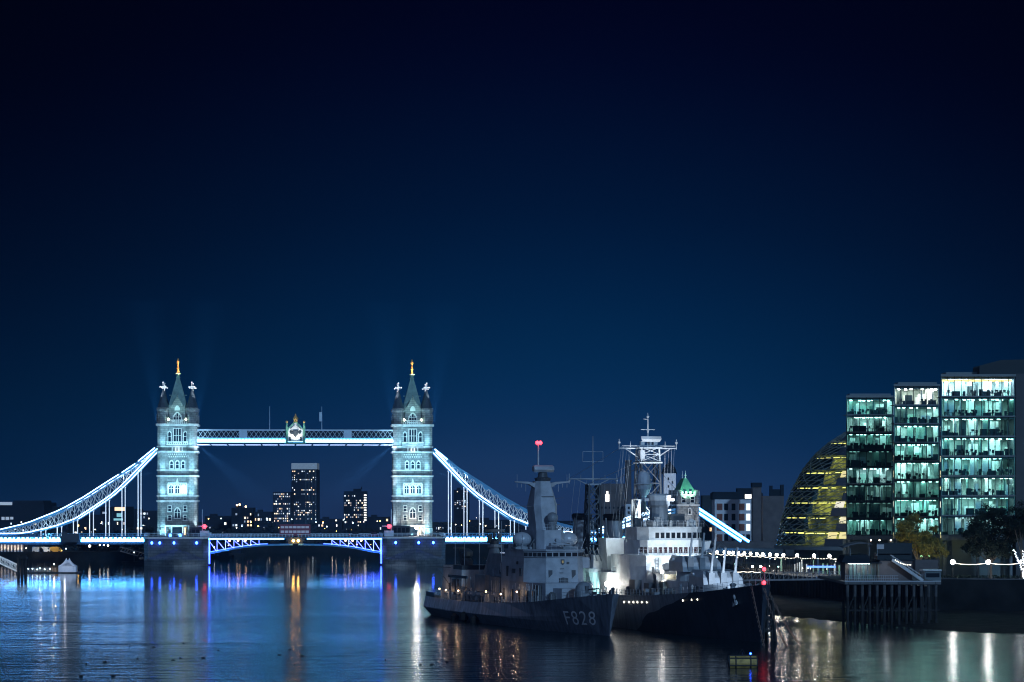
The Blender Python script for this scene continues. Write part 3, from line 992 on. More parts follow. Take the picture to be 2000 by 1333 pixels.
# maintenance gantry hung on the left side span (dark gap in the strip light)
gm = MB()
gx0, gx1 = -HT-39.8, -HT-33.2
gm.xprism([(gx0, 9.2), (gx0+.8, 8.2), (gx1-.8, 8.2), (gx1, 9.2), (gx1, 10.0), (gx0, 10.0)], -11.0, -9.3)
gm.box(gx0+.4, gx1-.4, -10.9, -9.4, 10.0, 11.2)
gm.box(gx0+.2, gx0+2.2, -11.0, -9.2, 11.2, 11.6)
for i in range(5): gm.cb(gx0+.5+i*1.4, -10.95, 10.6, .12, .12, 1.2)
gm.build('maintenance_gantry', M['navy'], BR)
# ================================================================== warships
def camo(name, light, dark, edge, soft, yw=1.0, zw=3.0, fade=None):
    """grey ship paint with a dark disruptive patch forward, on the frigate with painted light along the upper side, streaked by rust and weather"""
    m = bpy.data.materials.new(name); m.use_nodes = True
    t = m.node_tree; b = t.nodes['Principled BSDF']
    b.inputs['Roughness'].default_value = 0.45
    co = t.nodes.new('ShaderNodeTexCoord')
    sp = t.nodes.new('ShaderNodeSeparateXYZ'); t.links.new(co.outputs['Object'], sp.inputs[0])
    n = t.nodes.new('ShaderNodeTexNoise'); n.inputs['Scale'].default_value = 0.06; n.inputs['Detail'].default_value = 2
    t.links.new(co.outputs['Object'], n.inputs['Vector'])
    a = t.nodes.new('ShaderNodeMath'); a.operation = 'MULTIPLY_ADD'; a.inputs[1].default_value = soft
    yy = t.nodes.new('ShaderNodeMath'); yy.operation = 'MULTIPLY'; yy.inputs[1].default_value = yw
    t.links.new(sp.outputs['Y'], yy.inputs[0])
    t.links.new(n.outputs['Fac'], a.inputs[0]); t.links.new(yy.outputs[0], a.inputs[2])
    zz = t.nodes.new('ShaderNodeMath'); zz.operation = 'MULTIPLY_ADD'; zz.inputs[1].default_value = zw
    t.links.new(sp.outputs['Z'], zz.inputs[0]); t.links.new(a.outputs[0], zz.inputs[2])
    g = t.nodes.new('ShaderNodeMath'); g.operation = 'GREATER_THAN'; g.inputs[1].default_value = edge
    t.links.new(zz.outputs[0], g.inputs[0])
    mx = t.nodes.new('ShaderNodeMixRGB')
    mx.inputs[1].default_value = (*dark, 1); mx.inputs[2].default_value = (*light, 1)
    if fade:      # the painted side light on the upper hull dies out toward the bow
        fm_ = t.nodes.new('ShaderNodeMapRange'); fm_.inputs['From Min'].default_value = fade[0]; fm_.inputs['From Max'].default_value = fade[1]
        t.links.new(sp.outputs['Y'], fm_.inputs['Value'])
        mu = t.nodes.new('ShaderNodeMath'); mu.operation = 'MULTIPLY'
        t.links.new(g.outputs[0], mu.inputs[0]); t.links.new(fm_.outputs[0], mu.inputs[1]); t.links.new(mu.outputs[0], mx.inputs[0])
    else:
        t.links.new(g.outputs[0], mx.inputs[0])
    mp = t.nodes.new('ShaderNodeMapping'); mp.inputs['Scale'].default_value = (1.2, 1.2, 0.12)
    t.links.new(co.outputs['Object'], mp.inputs[0])
    st = t.nodes.new('ShaderNodeTexNoise'); st.inputs['Scale'].default_value = 1.2; st.inputs['Detail'].default_value = 5
    t.links.new(mp.outputs[0], st.inputs['Vector'])
    rr = t.nodes.new('ShaderNodeMapRange'); rr.inputs['From Min'].default_value = .35; rr.inputs['From Max'].default_value = .7
    rr.inputs['To Min'].default_value = 1.15; rr.inputs['To Max'].default_value = .55
    t.links.new(st.outputs['Fac'], rr.inputs['Value'])
    m2 = t.nodes.new('ShaderNodeMixRGB'); m2.blend_type = 'MULTIPLY'; m2.inputs[0].default_value = 1
    t.links.new(mx.outputs[0], m2.inputs[1]); t.links.new(rr.outputs[0], m2.inputs[2])
    t.links.new(m2.outputs[0], b.inputs['Base Color'])
    return m

M['ship_grey'] = mat('ship grey paint', (0.33, 0.37, 0.42), 0.5, var=0.24, vscale=0.5, spec=0.3, bump=0.012, bscale=1.2)
M['ship_pale'] = mat('pale ship paint', (0.50, 0.53, 0.55), 0.5, var=0.26, vscale=0.5, spec=0.3, bump=0.012, bscale=1.2)
M['ship_dark'] = mat('dark ship paint', (0.055, 0.065, 0.08), 0.5, var=0.3, vscale=0.6)
M['ship_slate'] = mat('slate ship paint', (0.20, 0.23, 0.26), 0.5, var=0.25, vscale=0.6)
M['ship_buff'] = mat('buff ship paint', (0.42, 0.38, 0.28), 0.5, var=0.15)
M['ship_white'] = mat('white ship paint', (0.72, 0.74, 0.74), 0.5, var=0.22, vscale=0.5, bump=0.02, bscale=1.0, spec=0.3)
M['deck'] = mat('planked deck', (0.13, 0.12, 0.10), 0.8, var=0.25)
M['wire'] = mat('grey wire', (0.35, 0.38, 0.42), 0.5)
M['canvas'] = mat('canvas cover', (0.10, 0.11, 0.12), 0.9, var=0.2)
M['rubber'] = mat('black rubber', (0.012, 0.012, 0.013), 0.8)
M['port_lit'] = glow('lit porthole', (1.0, 0.92, 0.75), 6.0)
M['deck_lamp'] = glow('warm deck lamp', (1.0, 0.62, 0.34), 9.0)

def hull_rings(stations, zk=None):
    """stations: (y, half-breadth at water, at mid height, at deck, deck height, forward rake at deck)"""
    rings = []
    for y, hw, hm, hd, zd, rk in stations:
        zm = zk(y) if zk else zd*0.5
        ring = []
        for s, seq in ((-1, ((hw*.7, -2.0, 0), (hw, 0, 0), (hm, zm, .45), (hd, zd, 1))), (1, ((hd, zd, 1), (hm, zm, .45), (hw, 0, 0), (hw*.7, -2.0, 0)))):
            for h, z, q in seq: ring.append((s*h, y - rk*q, z))
        rings.append(ring)
    return rings

# ------------------------------------------------------------------ the big cruiser
TH = math.asin(0.24)
CR = empty('gun_cruiser', (38.5, 396.0, 0), TH, 'large floodlit gun cruiser with lattice masts and a dark bow moored outboard of the quay', 'warship')
CST = [(0, .06, .25, .7, 9.0, 2.6), (3, .5, .9, 1.5, 8.7, 1.8), (8, 1.3, 1.9, 2.9, 8.1, .8), (15, 2.6, 3.4, 4.5, 7.4, .2), (25, 4.4, 5.2, 6.2, 6.7, 0),
       (36, 6.3, 6.9, 7.5, 6.1, 0), (48, 7.9, 8.3, 8.6, 5.7, 0), (62, 9.0, 9.2, 9.3, 5.3, 0), (80, 9.5, 9.6, 9.6, 5.2, 0), (130, 9.5, 9.6, 9.5, 4.7, 0),
       (155, 8, 8.3, 8.4, 4.5, 0), (170, 5, 5.8, 6.2, 4.5, 0), (178, 2.0, 3.0, 3.6, 4.6, 0)]
def c_deck(y): return lerp_tab([(s[0], s[4]) for s in CST], y)
def c_hb(y, z):
    hw = lerp_tab([(s[0], s[1]) for s in CST], y); hm = lerp_tab([(s[0], s[2]) for s in CST], y); hd = lerp_tab([(s[0], s[3]) for s in CST], y)
    zd = c_deck(y)
    return lerp_tab([(0, hw), (zd*.5, hm), (zd, hd)], z)
h = MB(); h.loft(hull_rings(CST))
M['hull_camo'] = camo('cruiser hull paint', (0.26, 0.29, 0.32), (0.032, 0.044, 0.066), 52.0, 18.0)
hull = h.build('hull', M['hull_camo'], CR, smooth=True)
d = MB(); d.loft([[(-hd+.25, y-rk, zd+.03), (hd-.25, y-rk, zd+.03)] for y, hw, hm, hd, zd, rk in CST], cap=False, closed=False)
d.build('deck', M['deck'], CR)
# railing posts and wires along the foredeck edge
rl = MB()
for s in (-1, 1):
    prev = None
    for i in range(46):
        y = .5 + i*1.35
        hd = lerp_tab([(q[0], q[3]) for q in CST], y) - .2; rk = lerp_tab([(q[0], q[5]) for q in CST], y); zd = c_deck(y)
        p = Vector((s*hd, y-rk, zd))
        rl.cone(p, p + Vector((0, 0, 1.05)), .04, .04, 4)
        if prev is not None:
            for z in (.5, 1.05): rl.cone(prev + Vector((0, 0, z)), p + Vector((0, 0, z)), .025, .025, 3)
        prev = p
rl.build('guard_rail', M['wire'], CR)
for py_ in (17.5, 19.5, 22.5, 36.5, 38.7, 40.6, 42.4, 44.4, 46.6, 50.6, 63.0, 66.5, 68.5):
    q = MB(); z = c_deck(py_) - 1.15; x = -c_hb(py_, z) - .02
    q.ball((x, py_, z), .10, .16, .17, 8, 6)
    q.build('porthole', M['port_lit'], hull)
an = MB()
az, ay = 6.3, 6.0
ax = -c_hb(ay, az) - .2
an.cone((ax, ay, az+.6), (ax-.1, ay-.1, az-.8), .14, .14, 6)
an.beam((ax-.1, ay-.9, az-.5), (ax-.1, ay+.7, az-.9), .25, .3)
an.cone((ax, ay-.9, az-.5), (ax-.1, ay-.8, az+.1), .2, .06, 6); an.cone((ax, ay+.7, az-.9), (ax-.1, ay+.8, az-.2), .2, .06, 6)
an.lathe(ax+.1, ay, [(.45, az+.3), (.5, az+.6), (.45, az+.9)], 10)
an.build('anchor', M['ship_pale'], hull)
bw = MB()    # bow fittings: jackstaff, bollards, breakwater, windlass
bw.cone((0, -1.6, 9.0), (0, -1.9, 12.1), .07, .04, 6)
bw.cone((0, .6, 8.8), (0, -1.8, 11.0), .04, .04, 4)
for s in (-1, 1):
    for y in (4, 11): bw.cone((s*lerp_tab([(q[0], q[3]) for q in CST], y)*.6, y, 7.8), (s*lerp_tab([(q[0], q[3]) for q in CST], y)*.6, y, 9.0 - .08*y), .28, .3, 8)
    bw.beam((0, 13.0, 8.2), (s*4.0, 16.5, 7.9), .12, 1.0)
    bw.lathe(s*1.3, 9.5, [(.55, 7.9), (.4, 8.3), (.6, 8.7), (.3, 8.9)], 10)
bw.build('deck_fitting', M['ship_slate'], CR)
for z in (11.4, 9.3):
    q = MB(); q.ball((-.3, -2.3, z), .32, n=8, k=6); q.build('bow_lamp', M['lamp_red'], CR)

def lattice_mast(mb, x, y, z0, z1, w0, w1, n, r=.14):
    def cor(k, u):
        hw = (w0 + (w1-w0)*u)/2
        sx, sy = ((-1,-1),(1,-1),(1,1),(-1,1))[k % 4]
        return Vector((x + sx*hw, y + sy*hw, z0 + (z1-z0)*u))
    for k in range(4):
        mb.cone(cor(k, 0), cor(k, 1), r*1.5, r*1.2, 6)
        for i in range(n):
            a, c = i/n, (i+1)/n
            mb.cone(cor(k, a), cor(k+1, c), r*.6, r*.6, 4)
            mb.cone(cor(k+1, a), cor(k, c), r*.6, r*.6, 4)
            mb.cone(cor(k, c), cor(k+1, c), r*.7, r*.7, 4)

# forward superstructure, tier by tier
s1 = MB(); s1.c = 0
s1.prism([(-6.6, 49), (-5.2, 43.8), (4.6, 43.4), (6.2, 46), (6.6, 60), (-6.8, 60)], 5.2, 12.6)
s1.prism([(-8.0, 58), (-6.5, 56), (6.5, 56), (8, 58), (8, 80), (-8, 80)], 5.0, 9.4)
s1.prism([(-3.9, 40), (-3.0, 27.5), (3.0, 27.5), (3.9, 40), (3.9, 45), (-3.9, 45)], 5.8, 8.6)
forehouse = s1.build('deckhouse', M['ship_white'], CR)
q = MB()
for x in (-2.2, .2, 2.0): q.cone((x, 43.55, 10.9), (x, 43.3, 10.9), .24, .24, 10)
q.cone((-1.6, 43.5, 10.6), (-1.6, 43.3, 10.6), .75, .75, 12)
q.box(-5.25, -4.4, 43.9, 44.3, 9.0, 10.9)
q.build('hatch', M['ship_dark'], forehouse)
s2 = MB()
s2.prism([(-5.4, 47), (-4.6, 45.0), (4.4, 44.6), (5.6, 46.6), (5.6, 56), (-5.6, 56)], 12.6, 15.2)
s2.prism([(-6.8, 49), (-5.2, 44.6), (5.0, 44.2), (6.8, 48.6), (6.8, 52), (-6.8, 52)], 12.55, 12.75)
tier2 = s2.build('lower_bridge', M['ship_white'], CR)
s3 = MB()
s3.prism([(-5.6, 48), (-4.2, 45.6), (4.4, 45.2), (5.8, 47.2), (5.8, 55), (-5.6, 55)], 15.2, 17.4)
s3.prism([(-5.7, 48), (-4.3, 45.5), (4.5, 45.1), (5.9, 47.2), (5.9, 49), (-5.7, 49)], 17.15, 17.5)
tier3 = s3.build('upper_bridge', M['ship_pale'], CR)
def win_row(parent, x0, y0, x1, y1, z0, z1, n, m='dark_glass', gap=.16):
    for i in range(n):
        a = (i + gap)/n; c_ = (i + 1 - gap)/n
        p = Vector((x0+(x1-x0)*a, y0+(y1-y0)*a, 0)); r_ = Vector((x0+(x1-x0)*c_, y0+(y1-y0)*c_, 0))
        nrm = Vector((r_.y-p.y, -(r_.x-p.x), 0)).normalized()
        if nrm.y > 0: nrm = -nrm
        b = MB(); b.c = 0
        vs = []
        for off in (nrm*.02, nrm*.06):
            for pt_, z in ((p, z0), (r_, z0), (r_, z1), (p, z1)): vs.append((pt_.x+off.x, pt_.y+off.y, z))
        b._add(vs, [(0,3,2,1),(4,5,6,7),(0,1,5,4),(1,2,6,5),(2,3,7,6),(3,0,4,7)])
        b.build('window', M[m], parent)
M['pane_red'] = mat('dark red lit glass', (0.05, 0.012, 0.014), 0.15)
win_row(tier2, -4.6, 45.0, 4.4, 44.6, 13.0, 14.0, 10, 'pane_red')
win_row(tier2, 4.4, 44.6, 5.6, 46.6, 13.0, 14.0, 2)
win_row(tier2, -5.4, 47.0, -4.6, 45.0, 13.0, 14.0, 2, 'pane_red')
win_row(tier3, -3.2, 45.58, 4.4, 45.2, 15.55, 16.5, 8)
win_row(tier3, 4.4, 45.2, 5.8, 47.2, 15.55, 16.5, 2)
# director tower and its clutter
dt = MB(); dt.c = 0
dt.lathe(-1.2, 49.5, [(1.7, 17.4), (1.6, 20.8), (1.9, 21.2), (1.9, 22.0), (1.5, 22.6)], 14)
dt.c = 1
dt.lathe(-1.2, 49.5, [(2.0, 22.0), (2.1, 22.9), (1.5, 23.2)], 14)
dt.box(-3.9, 1.5, 49.1, 49.9, 21.9, 22.4)
dt.c = 0
dt.lathe(-2.4, 46.8, [(.75, 17.4), (.7, 18.9), (.8, 19.2)], 10)
dt.build('director_tower', [M['ship_slate'], M['ship_pale']], CR)
cl = MB()
for x, y, z, sx, sy, sz in ((-3.6, 47, 18.0, 1.0, 1.0, 1.3), (1.8, 46.4, 17.9, 1.2, 1.2, 1.0), (3.4, 47.2, 17.9, 1.6, 1.2, .9), (-4.8, 50, 18.2, 1.4, 1.4, 1.6), (4.6, 50, 18.0, 1.0, 1.2, 1.2), (2.4, 51, 18.6, 2.6, 1.8, 2.2)):
    cl.cb(x, y, z, sx, sy, sz)
for i in range(15):
    x = -5.4 + i*.77; cl.cone((x, 45.6 + abs(x)*.05, 17.4), (x, 45.6 + abs(x)*.05, 18.3), .05, .05, 4)
cl.cone((-5.4, 46.2, 18.3), (5.4, 45.8, 18.3), .04, .04, 4)
for x in (-4.6, -3.9, 1.0, 4.9): cl.cone((x, 48.2, 17.4), (x + random.uniform(-.5, .5), 48.0, 20.6), .05, .03, 4)
cl.build('bridge_equipment', M['ship_dark'], CR)
# radar lantern
rd = MB()
rd.cone((-2.6, 54, 20), (-2.6, 54, 23.0), .5, .4, 8)
rd.lathe(-2.6, 54, [(.5, 22.6), (1.3, 24.0), (1.45, 24.9), (1.35, 25.0)], 14)
rd.lathe(-2.6, 54, [(1.28, 25.0), (1.2, 26.2), (.8, 27.0), (.05, 27.3)], 14)
rd.lathe(-2.6, 54, [(1.75, 24.85), (1.75, 25.05)], 14)
rd.build('radar_lantern', M['ship_grey'], CR)
# foremast
fm = MB(); fm.c = 1
lattice_mast(fm, 0, 60, 9.4, 29.0, 4.4, 3.4, 5, .17)
fm.c = 0
lattice_mast(fm, 0, 60, 17.2, 22.2, 4.5, 4.3, 1, .2)
lattice_mast(fm, 0, 60, 29.0, 31.4, 3.4, 3.2, 2, .12)
for z in (28.6, 31.2): fm.box(-2.1, 2.1, 58.0, 62.0, z, z+.25)
for s in (-1, 1):
    fm.cone((0, 60, 31.3), (s*5.3, 60, 31.3), .17, .12, 6)
    fm.cone((s*1.6, 60, 29.6), (s*4.1, 60, 31.2), .12, .1, 5)
    fm.cone((0, 59.0, 31.7), (s*4.9, 59.4, 31.7), .09, .07, 5)
    fm.cone((s*5.3, 60, 31.1), (s*5.3, 60, 32.9), .08, .05, 5)
    fm.ball((s*5.3, 60, 32.3), .26, n=8, k=5)
    fm.cone((s*3.2, 60, 31.4), (s*3.2, 60, 32.5), .06, .04, 5)
    fm.cone((s*1.9, 60, 31.3), (s*.3, 60, 32.6), .1, .1, 5)
    fm.box(s*1.2-.35, s*1.2+.35, 59.2, 59.9, 31.9, 32.5)
fm.box(-1.9, -1.1, 58.2, 59.4, 29.3, 30.9)
fm.cone((0, 60, 31.4), (0, 60, 36.6), .2, .1, 6)
fm.cone((-1.3, 60, 34.6), (1.3, 60, 34.6), .06, .06, 5)
fm.ball((0, 60, 36.9), .26, n=8, k=5); fm.cone((0, 60, 36.9), (0, 60, 37.6), .06, .03, 5); fm.cone((-.8, 60, 36.5), (0, 60, 36.4), .06, .06, 5)
fore = fm.build('foremast', [M['ship_white'], M['ship_dark']], CR)
ra = MB()
ra.loft([[(-1.5, 58.9, 32.9), (2.2, 58.9, 32.9), (1.9, 59.2, 32.4), (-1.2, 59.2, 32.4)], [(-1.5, 59.2, 33.4), (2.2, 59.2, 33.4), (1.9, 59.6, 32.6), (-1.2, 59.6, 32.6)]])
ra.cone((.3, 59.6, 31.4), (.3, 59.3, 32.5), .2, .2, 6)
ra.build('radar_antenna', M['ship_white'], fore)
rg = MB()
for a, c_ in (((-4.6, 60, 31.2), (-5.0, 62, 12)), ((-3.2, 60, 31.2), (-3.8, 64, 12)), ((4.4, 60, 31.2), (4.9, 62, 14)), ((3.2, 60, 31.2), (3.7, 64, 14)), ((-1, 62, 29), (-2, 94, 25)), ((1, 62, 29), (2, 94, 25)), ((0, 58, 29), (0, 2, 9.2))):
    rg.cone(a, c_, .035, .035, 3)
for s in (-1, 1):
    for u in range(4): rg.cone((s*(3.4+u*.5), 60, 31.2), (s*(4.0+u*.6), 66, 10), .025, .025, 3)
for s_ in (-1, 1):
    for u in (1.2, 2.4, 3.6): rg.cone((s_*u, 96, 26.1), (s_*(u+.8), 100, 9), .03, .03, 3)
    rg.cone((s_*4.6, 96, 26.2), (s_*5.2, 60, 31.3), .03, .03, 3)
rg.build('rigging', M['wire'], fore)
# main mast aft
mm_ = MB(); mm_.c = 1
lattice_mast(mm_, 0, 96, 8, 25.2, 3.0, 2.0, 6, .2)
mm_.c = 0
for s in (-1, 1):
    mm_.cone((0, 96, 26.2), (s*4.7, 96, 26.2), .16, .1, 6)
    mm_.cone((s*.8, 96, 25.0), (s*3.2, 96, 26.1), .1, .08, 5)
    mm_.cone((s*4.7, 96, 25.3), (s*4.7, 96, 27.2), .08, .06, 5); mm_.ball((s*4.7, 96, 25.8), .26, n=8, k=5)
    mm_.cone((s*2.4, 96, 26.2), (s*2.4, 96, 27.0), .06, .04, 5)
    mm_.cone((s*2.0, 96, 29.5), (s*2.0, 96, 31.4), .05, .05, 4)
mm_.box(-1.3, 1.3, 94.8, 97.2, 25.0, 25.3)
mm_.cone((0, 96, 25.3), (0, 96, 34.4), .18, .06, 6)
for z in (29.5, 31.4): mm_.cone((-2.0, 96, z), (2.0, 96, z), .05, .05, 4)
mm_.build('mainmast', [M['ship_grey'], M['ship_dark']], CR)
# funnels
for y, nm in ((82, 'f'), (104, 'a')):
    f = MB(); f.c = 0
    f.lathe(0, y, [(1.75, 8.6), (1.65, 18.4)], 18, 0, 1.0, 1.5)
    f.c = 1
    f.lathe(0, y, [(1.85, 18.4), (1.9, 19.3), (1.6, 19.6)], 18, 0, 1.0, 1.5)
    f.c = 0
    for a in (-1, 1): f.cone((a*1.9, y-1.8, 9), (a*1.85, y-1.6, 18.8), .16, .16, 6)
    f.build('funnel', [M['funnel'], M['black']], CR) if 'funnel' in M else None
    if 'funnel' not in M:
        M['funnel'] = mat('funnel paint', (0.38, 0.40, 0.42), 0.5, var=0.25, vscale=0.5)
        f.build('funnel', [M['funnel'], M['black']], CR)
mh = MB()
mh.box(-5.8, 5.8, 70, 112, 5, 9.3); mh.box(-4.4, 4.4, 76, 108, 9.3, 11.0)
mh.box(-6.8, 6.8, 122, 150, 4.6, 9.0)
for i in range(14): mh.cb(-5.9, 71 + i*2.8, 7.4, .2, 1.2, 2.6)
mh.build('midship_house', M['ship_pale'], CR)

def gun_turret(y, zb, name_lab):
    """triple turret: slab-sided house with three separate sleeves"""
    b = MB()
    b.lathe(0, y+1.0, [(3.3, c_deck(y)-.2), (3.3, zb)], 18)
    t = b.build('gun_turret', M['ship_pale'], CR)
    hbox = MB()
    hbox.loft([[(-3.4, y-2.6, zb), (3.4, y-2.6, zb), (3.7, y+4.2, zb), (-3.7, y+4.2, zb)],
               [(-3.3, y-2.0, zb+1.5), (3.3, y-2.0, zb+1.5), (3.7, y+4.2, zb+1.7), (-3.7, y+4.2, zb+1.7)],
               [(-2.8, y-.6, zb+2.5), (2.8, y-.6, zb+2.5), (3.2, y+4.0, zb+2.7), (-3.2, y+4.0, zb+2.7)]])
    hbox.box(-3.9, -3.6, y+1.6, y+2.6, zb+1.8, zb+2.2); hbox.box(3.6, 3.9, y+1.6, y+2.6, zb+1.8, zb+2.2)
    hbox.build('turret_house', M['turret'], t)
    for x in (-2.05, 0, 2.05):
        s = MB(); s.c = 1
        s.box(x-.48, x+.48, y-2.7, y-.5, zb+.15, zb+2.3)
        s.c = 0
        e = R(73)
        p0 = Vector((x, y-1.9, zb+1.25)); dr = Vector((0, -math.cos(e), math.sin(e)))
        s.cone(p0, p0+dr*1.4, .36, .30, 10); s.cone(p0+dr*1.4, p0+dr*5.2, .22, .14, 10); s.cone(p0+dr*5.1, p0+dr*5.4, .18, .18, 10)
        s.build('gun_barrel', [M['ship_pale'], M['ship_slate']], t)
    return t
M['turret'] = mat('turret paint', (0.36, 0.40, 0.44), 0.5, var=0.18, vscale=0.4)
gun_turret(20.5, 8.0, 'A')
gun_turret(31.5, 10.2, 'B')
gun_turret(138, 9.2, 'X')
# canvas-covered gear, boom and ladders in front of the deckhouse
ge = MB()
for i in range(4): ge.beam((-6.2+i*.45, 33.5+i*1.2, 6.0), (-4.6+i*.5, 40+i*.6, 9.6), .28, .34)
ge.beam((-5.6, 36, 6.0), (-4.6, 42, 10.6), .35, .4)
ge.cb(-5.0, 40.5, 7.0, 2.4, 3.0, 2.0); ge.cb(-6.0, 47, 7.2, 1.6, 3.4, 2.4)
ge.lathe(-5.4, 30, [(.9, 6.3), (1.0, 7.2), (.2, 7.6)], 10)
ge.lathe(5.0, 31, [(.8, 6.3), (.9, 7.0), (.2, 7.4)], 10)
ge.cb(4.9, 36, 7.0, 1.4, 3.0, 1.4)
ge.build('stowed_gear', M['canvas'], CR)
gb = MB(); gb.box(-3.2, 1.0, 39.2, 39.8, 8.65, 9.5); gb.box(-4.6, -3.95, 36, 42, 6.2, 8.4); gb.box(1.2, 3.2, 27.1, 27.45, 6.6, 8.4)
gb.build('ammunition_locker', M['ship_buff'], CR)
# sponsons with twin high-angle guns, starboard side
for y in (66.5, 73.5):
    b = MB(); b.c = 0
    b.lathe(-7.4, y, [(2.3, 9.2), (2.3, 9.9)], 12)
    b.cone((-7.4, y, 5.5), (-7.4, y, 9.2), .8, 1.8, 10)
    tw = b.build('gun_mounting', M['ship_pale'], CR)
    g2 = MB()
    g2.loft([[(-8.6, y-1.4, 9.9), (-6.2, y-1.4, 9.9), (-6.2, y+1.0, 9.9), (-8.6, y+1.0, 9.9)], [(-8.3, y-.5, 12.3), (-6.5, y-.5, 12.3), (-6.5, y+1.0, 12.3), (-8.3, y+1.0, 12.3)]])
    g2.build('gun_shield', M['ship_white'], tw)
    for x in (-7.8, -7.0):
        k = MB(); k.cone((x, y-1.0, 11.3), (x-1.6, y-4.0, 13.6), .14, .09, 8); k.build('gun_barrel', M['ship_slate'], tw)
aa = MB(); aa.c = 0
aa.loft([[(-6.8, 62.0, 9.4), (-3.0, 62.0, 9.4), (-3.0, 66, 9.4), (-6.8, 66, 9.4)], [(-7.4, 61.2, 15.4), (-3.0, 61.2, 15.4), (-3.0, 66.5, 15.4), (-7.4, 66.5, 15.4)]])
aa.c = 1
for i in range(4): aa.beam((-6.9+i*1.0, 61.15, 15.4), (-7.4+i*1.2, 60.6, 16.6), .06, .06)
aa.build('aa_platform', [M['ship_pale'], M['wire']], CR)
wg = MB()   # port wing platform and davit seen past the bridge
wg.loft([[(6.6, 52, 12.6), (8.8, 52, 13.6), (8.8, 56, 13.6), (6.6, 56, 12.6)], [(6.6, 52, 14.6), (9.2, 52, 15.0), (9.2, 56, 15.0), (6.6, 56, 14.6)]])
wg.build('bridge_wing', M['ship_white'], CR)
wg = MB(); wg.beam((7.2, 50, 10.8), (10.2, 50, 14.4), .2, .2); wg.cb(7.6, 51, 10.2, 1.4, 1.6, 1.4)
wg.build('davit', M['ship_dark'], CR)
rq = random.Random(31)
# pipes, ladders, lockers and vents that break up the plating
for x in (-5.0, -4.2, -3.3, -.6, 1.2, 3.0, 4.2):
    pf = MB(); pf.cone((x, 43.7 - .05*x, 5.9), (x, 43.7 - .05*x, rq.uniform(8.5, 12.4)), .06, .06, 5); pf.build('pipe', M['ship_slate'], CR)
for x in (-3.4, 3.6):
    pf = MB()
    for k in range(12): pf.box(x-.25, x+.25, 43.3, 43.42, 6.2+.5*k, 6.28+.5*k)
    for q_ in (-.27, .27): pf.box(x+q_-.03, x+q_+.03, 43.3, 43.42, 6.0, 12.2)
    pf.build('ladder', M['ship_slate'], CR)
for x0_r, x1_r, n_r in ((-7.2, -3.5, 16), (3.5, 6.6, 12)):
    for i in range(n_r):
        hh = rq.uniform(.6, 1.7); pf = MB(); pf.cb(rq.uniform(x0_r, x1_r), rq.uniform(33, 55), 5.75 + hh/2, rq.uniform(.4, 1.3), rq.uniform(.4, 1.4), hh); pf.build('deck_locker', M[rq.choice(('ship_slate', 'ship_grey', 'canvas'))], CR)
for i in range(14):
    pf = MB(); pf.lathe(rq.uniform(-5.0, 5.0), rq.uniform(12, 27), [(.18, 6.6), (.22, 7.7 + rq.random()*.5), (.3, 7.9), (.05, 8.4)], 8); pf.build('ventilator', M['ship_slate'], CR)
gr = MB()      # guard rails round each bridge deck
for z, hw, y0 in ((12.7, 6.6, 43.9), (17.5, 5.6, 45.2), (9.4, 7.8, 56.4), (8.6, 3.0, 27.6)):
    n_ = int(hw*2/.9)
    for i in range(n_+1): gr.cone((-hw+2*hw*i/n_, y0 + (.05 if z > 10 else 0), z), (-hw+2*hw*i/n_, y0, z+1.0), .035, .035, 4)
    for q_ in (.5, 1.0): gr.cone((-hw, y0, z+q_), (hw, y0, z+q_), .03, .03, 4)
gr.build('bridge_rail', M['wire'], CR)
pl_ = MB()
for k in range(5): pl_.box(-9.72, -9.66, 62+5*k, 62.12+5*k, 1.0, 5.0)
fl_ = MB()
for i in range(7): fl_.lathe(-4.6 + i*1.5, 46.0 if i % 2 else 46.8, [(.28, 17.5), (.3, 18.3), (.12, 18.6)], 8)
fl_.lathe(3.8, 46.8, [(.5, 17.5), (.55, 18.5), (.2, 18.9)], 10)
fl_.build('signal_lamp', M['ship_pale'], CR)
# floodlights of the cruiser
WH = (0.80, 0.92, 1.0)
spot((-2.0, 30.0, 14.8), (0, 45, 11.5), 7500, WH, 75, .8, CR)
spot((1.5, 33.0, 8.9), (2, 45, 12.5), 1700, (.95, .98, .95), 90, .8, CR)
spot((-4.4, 36.0, 8.8), (-3.5, 45, 12.5), 1700, (.92, .98, 1.0), 90, .8, CR)
spot((0, 8.0, 9.8), (0, 24, 10), 6000, (.65, .8, 1.0), 60, .8, CR)
spot((3.0, 42.5, 18.5), (0, 60, 30), 17000, (.82, .9, 1.0), 44, .8, CR)
spot((-4.0, 55.5, 17.7), (0, 60, 24), 4200, (.8, .92, 1.0), 80, .8, CR)
spot((3.0, 55.5, 17.7), (-1.4, 50.5, 21), 3000, (.4, .9, 1.0), 90, .8, CR)
spot((-11.5, 52.0, 8.5), (-6.4, 64, 11.5), 1400, (.75, .97, 1.0), 80, .8, CR)
spot((-9.6, 62.0, 6.0), (-7.0, 76, 9.0), 1500, (.45, .95, .95), 100, .8, CR)
spot((-6.5, 56.0, 13.4), (-5.0, 63.0, 13.5), 900, WH, 100, .8, CR)
lm = MB(); lm.ball((-8.4, 57.0, 7.4), .4, n=8, k=6); lm.build('deck_floodlamp', M['lamp_white'], CR)
bulb((-8.9, 55.8, 7.6), 170, (1, .95, .85), CR)
lm = MB(); lm.ball((-3.9, 39.0, 9.9), .28, n=8, k=6); lm.build('deck_floodlamp', M['lamp_white'], CR)

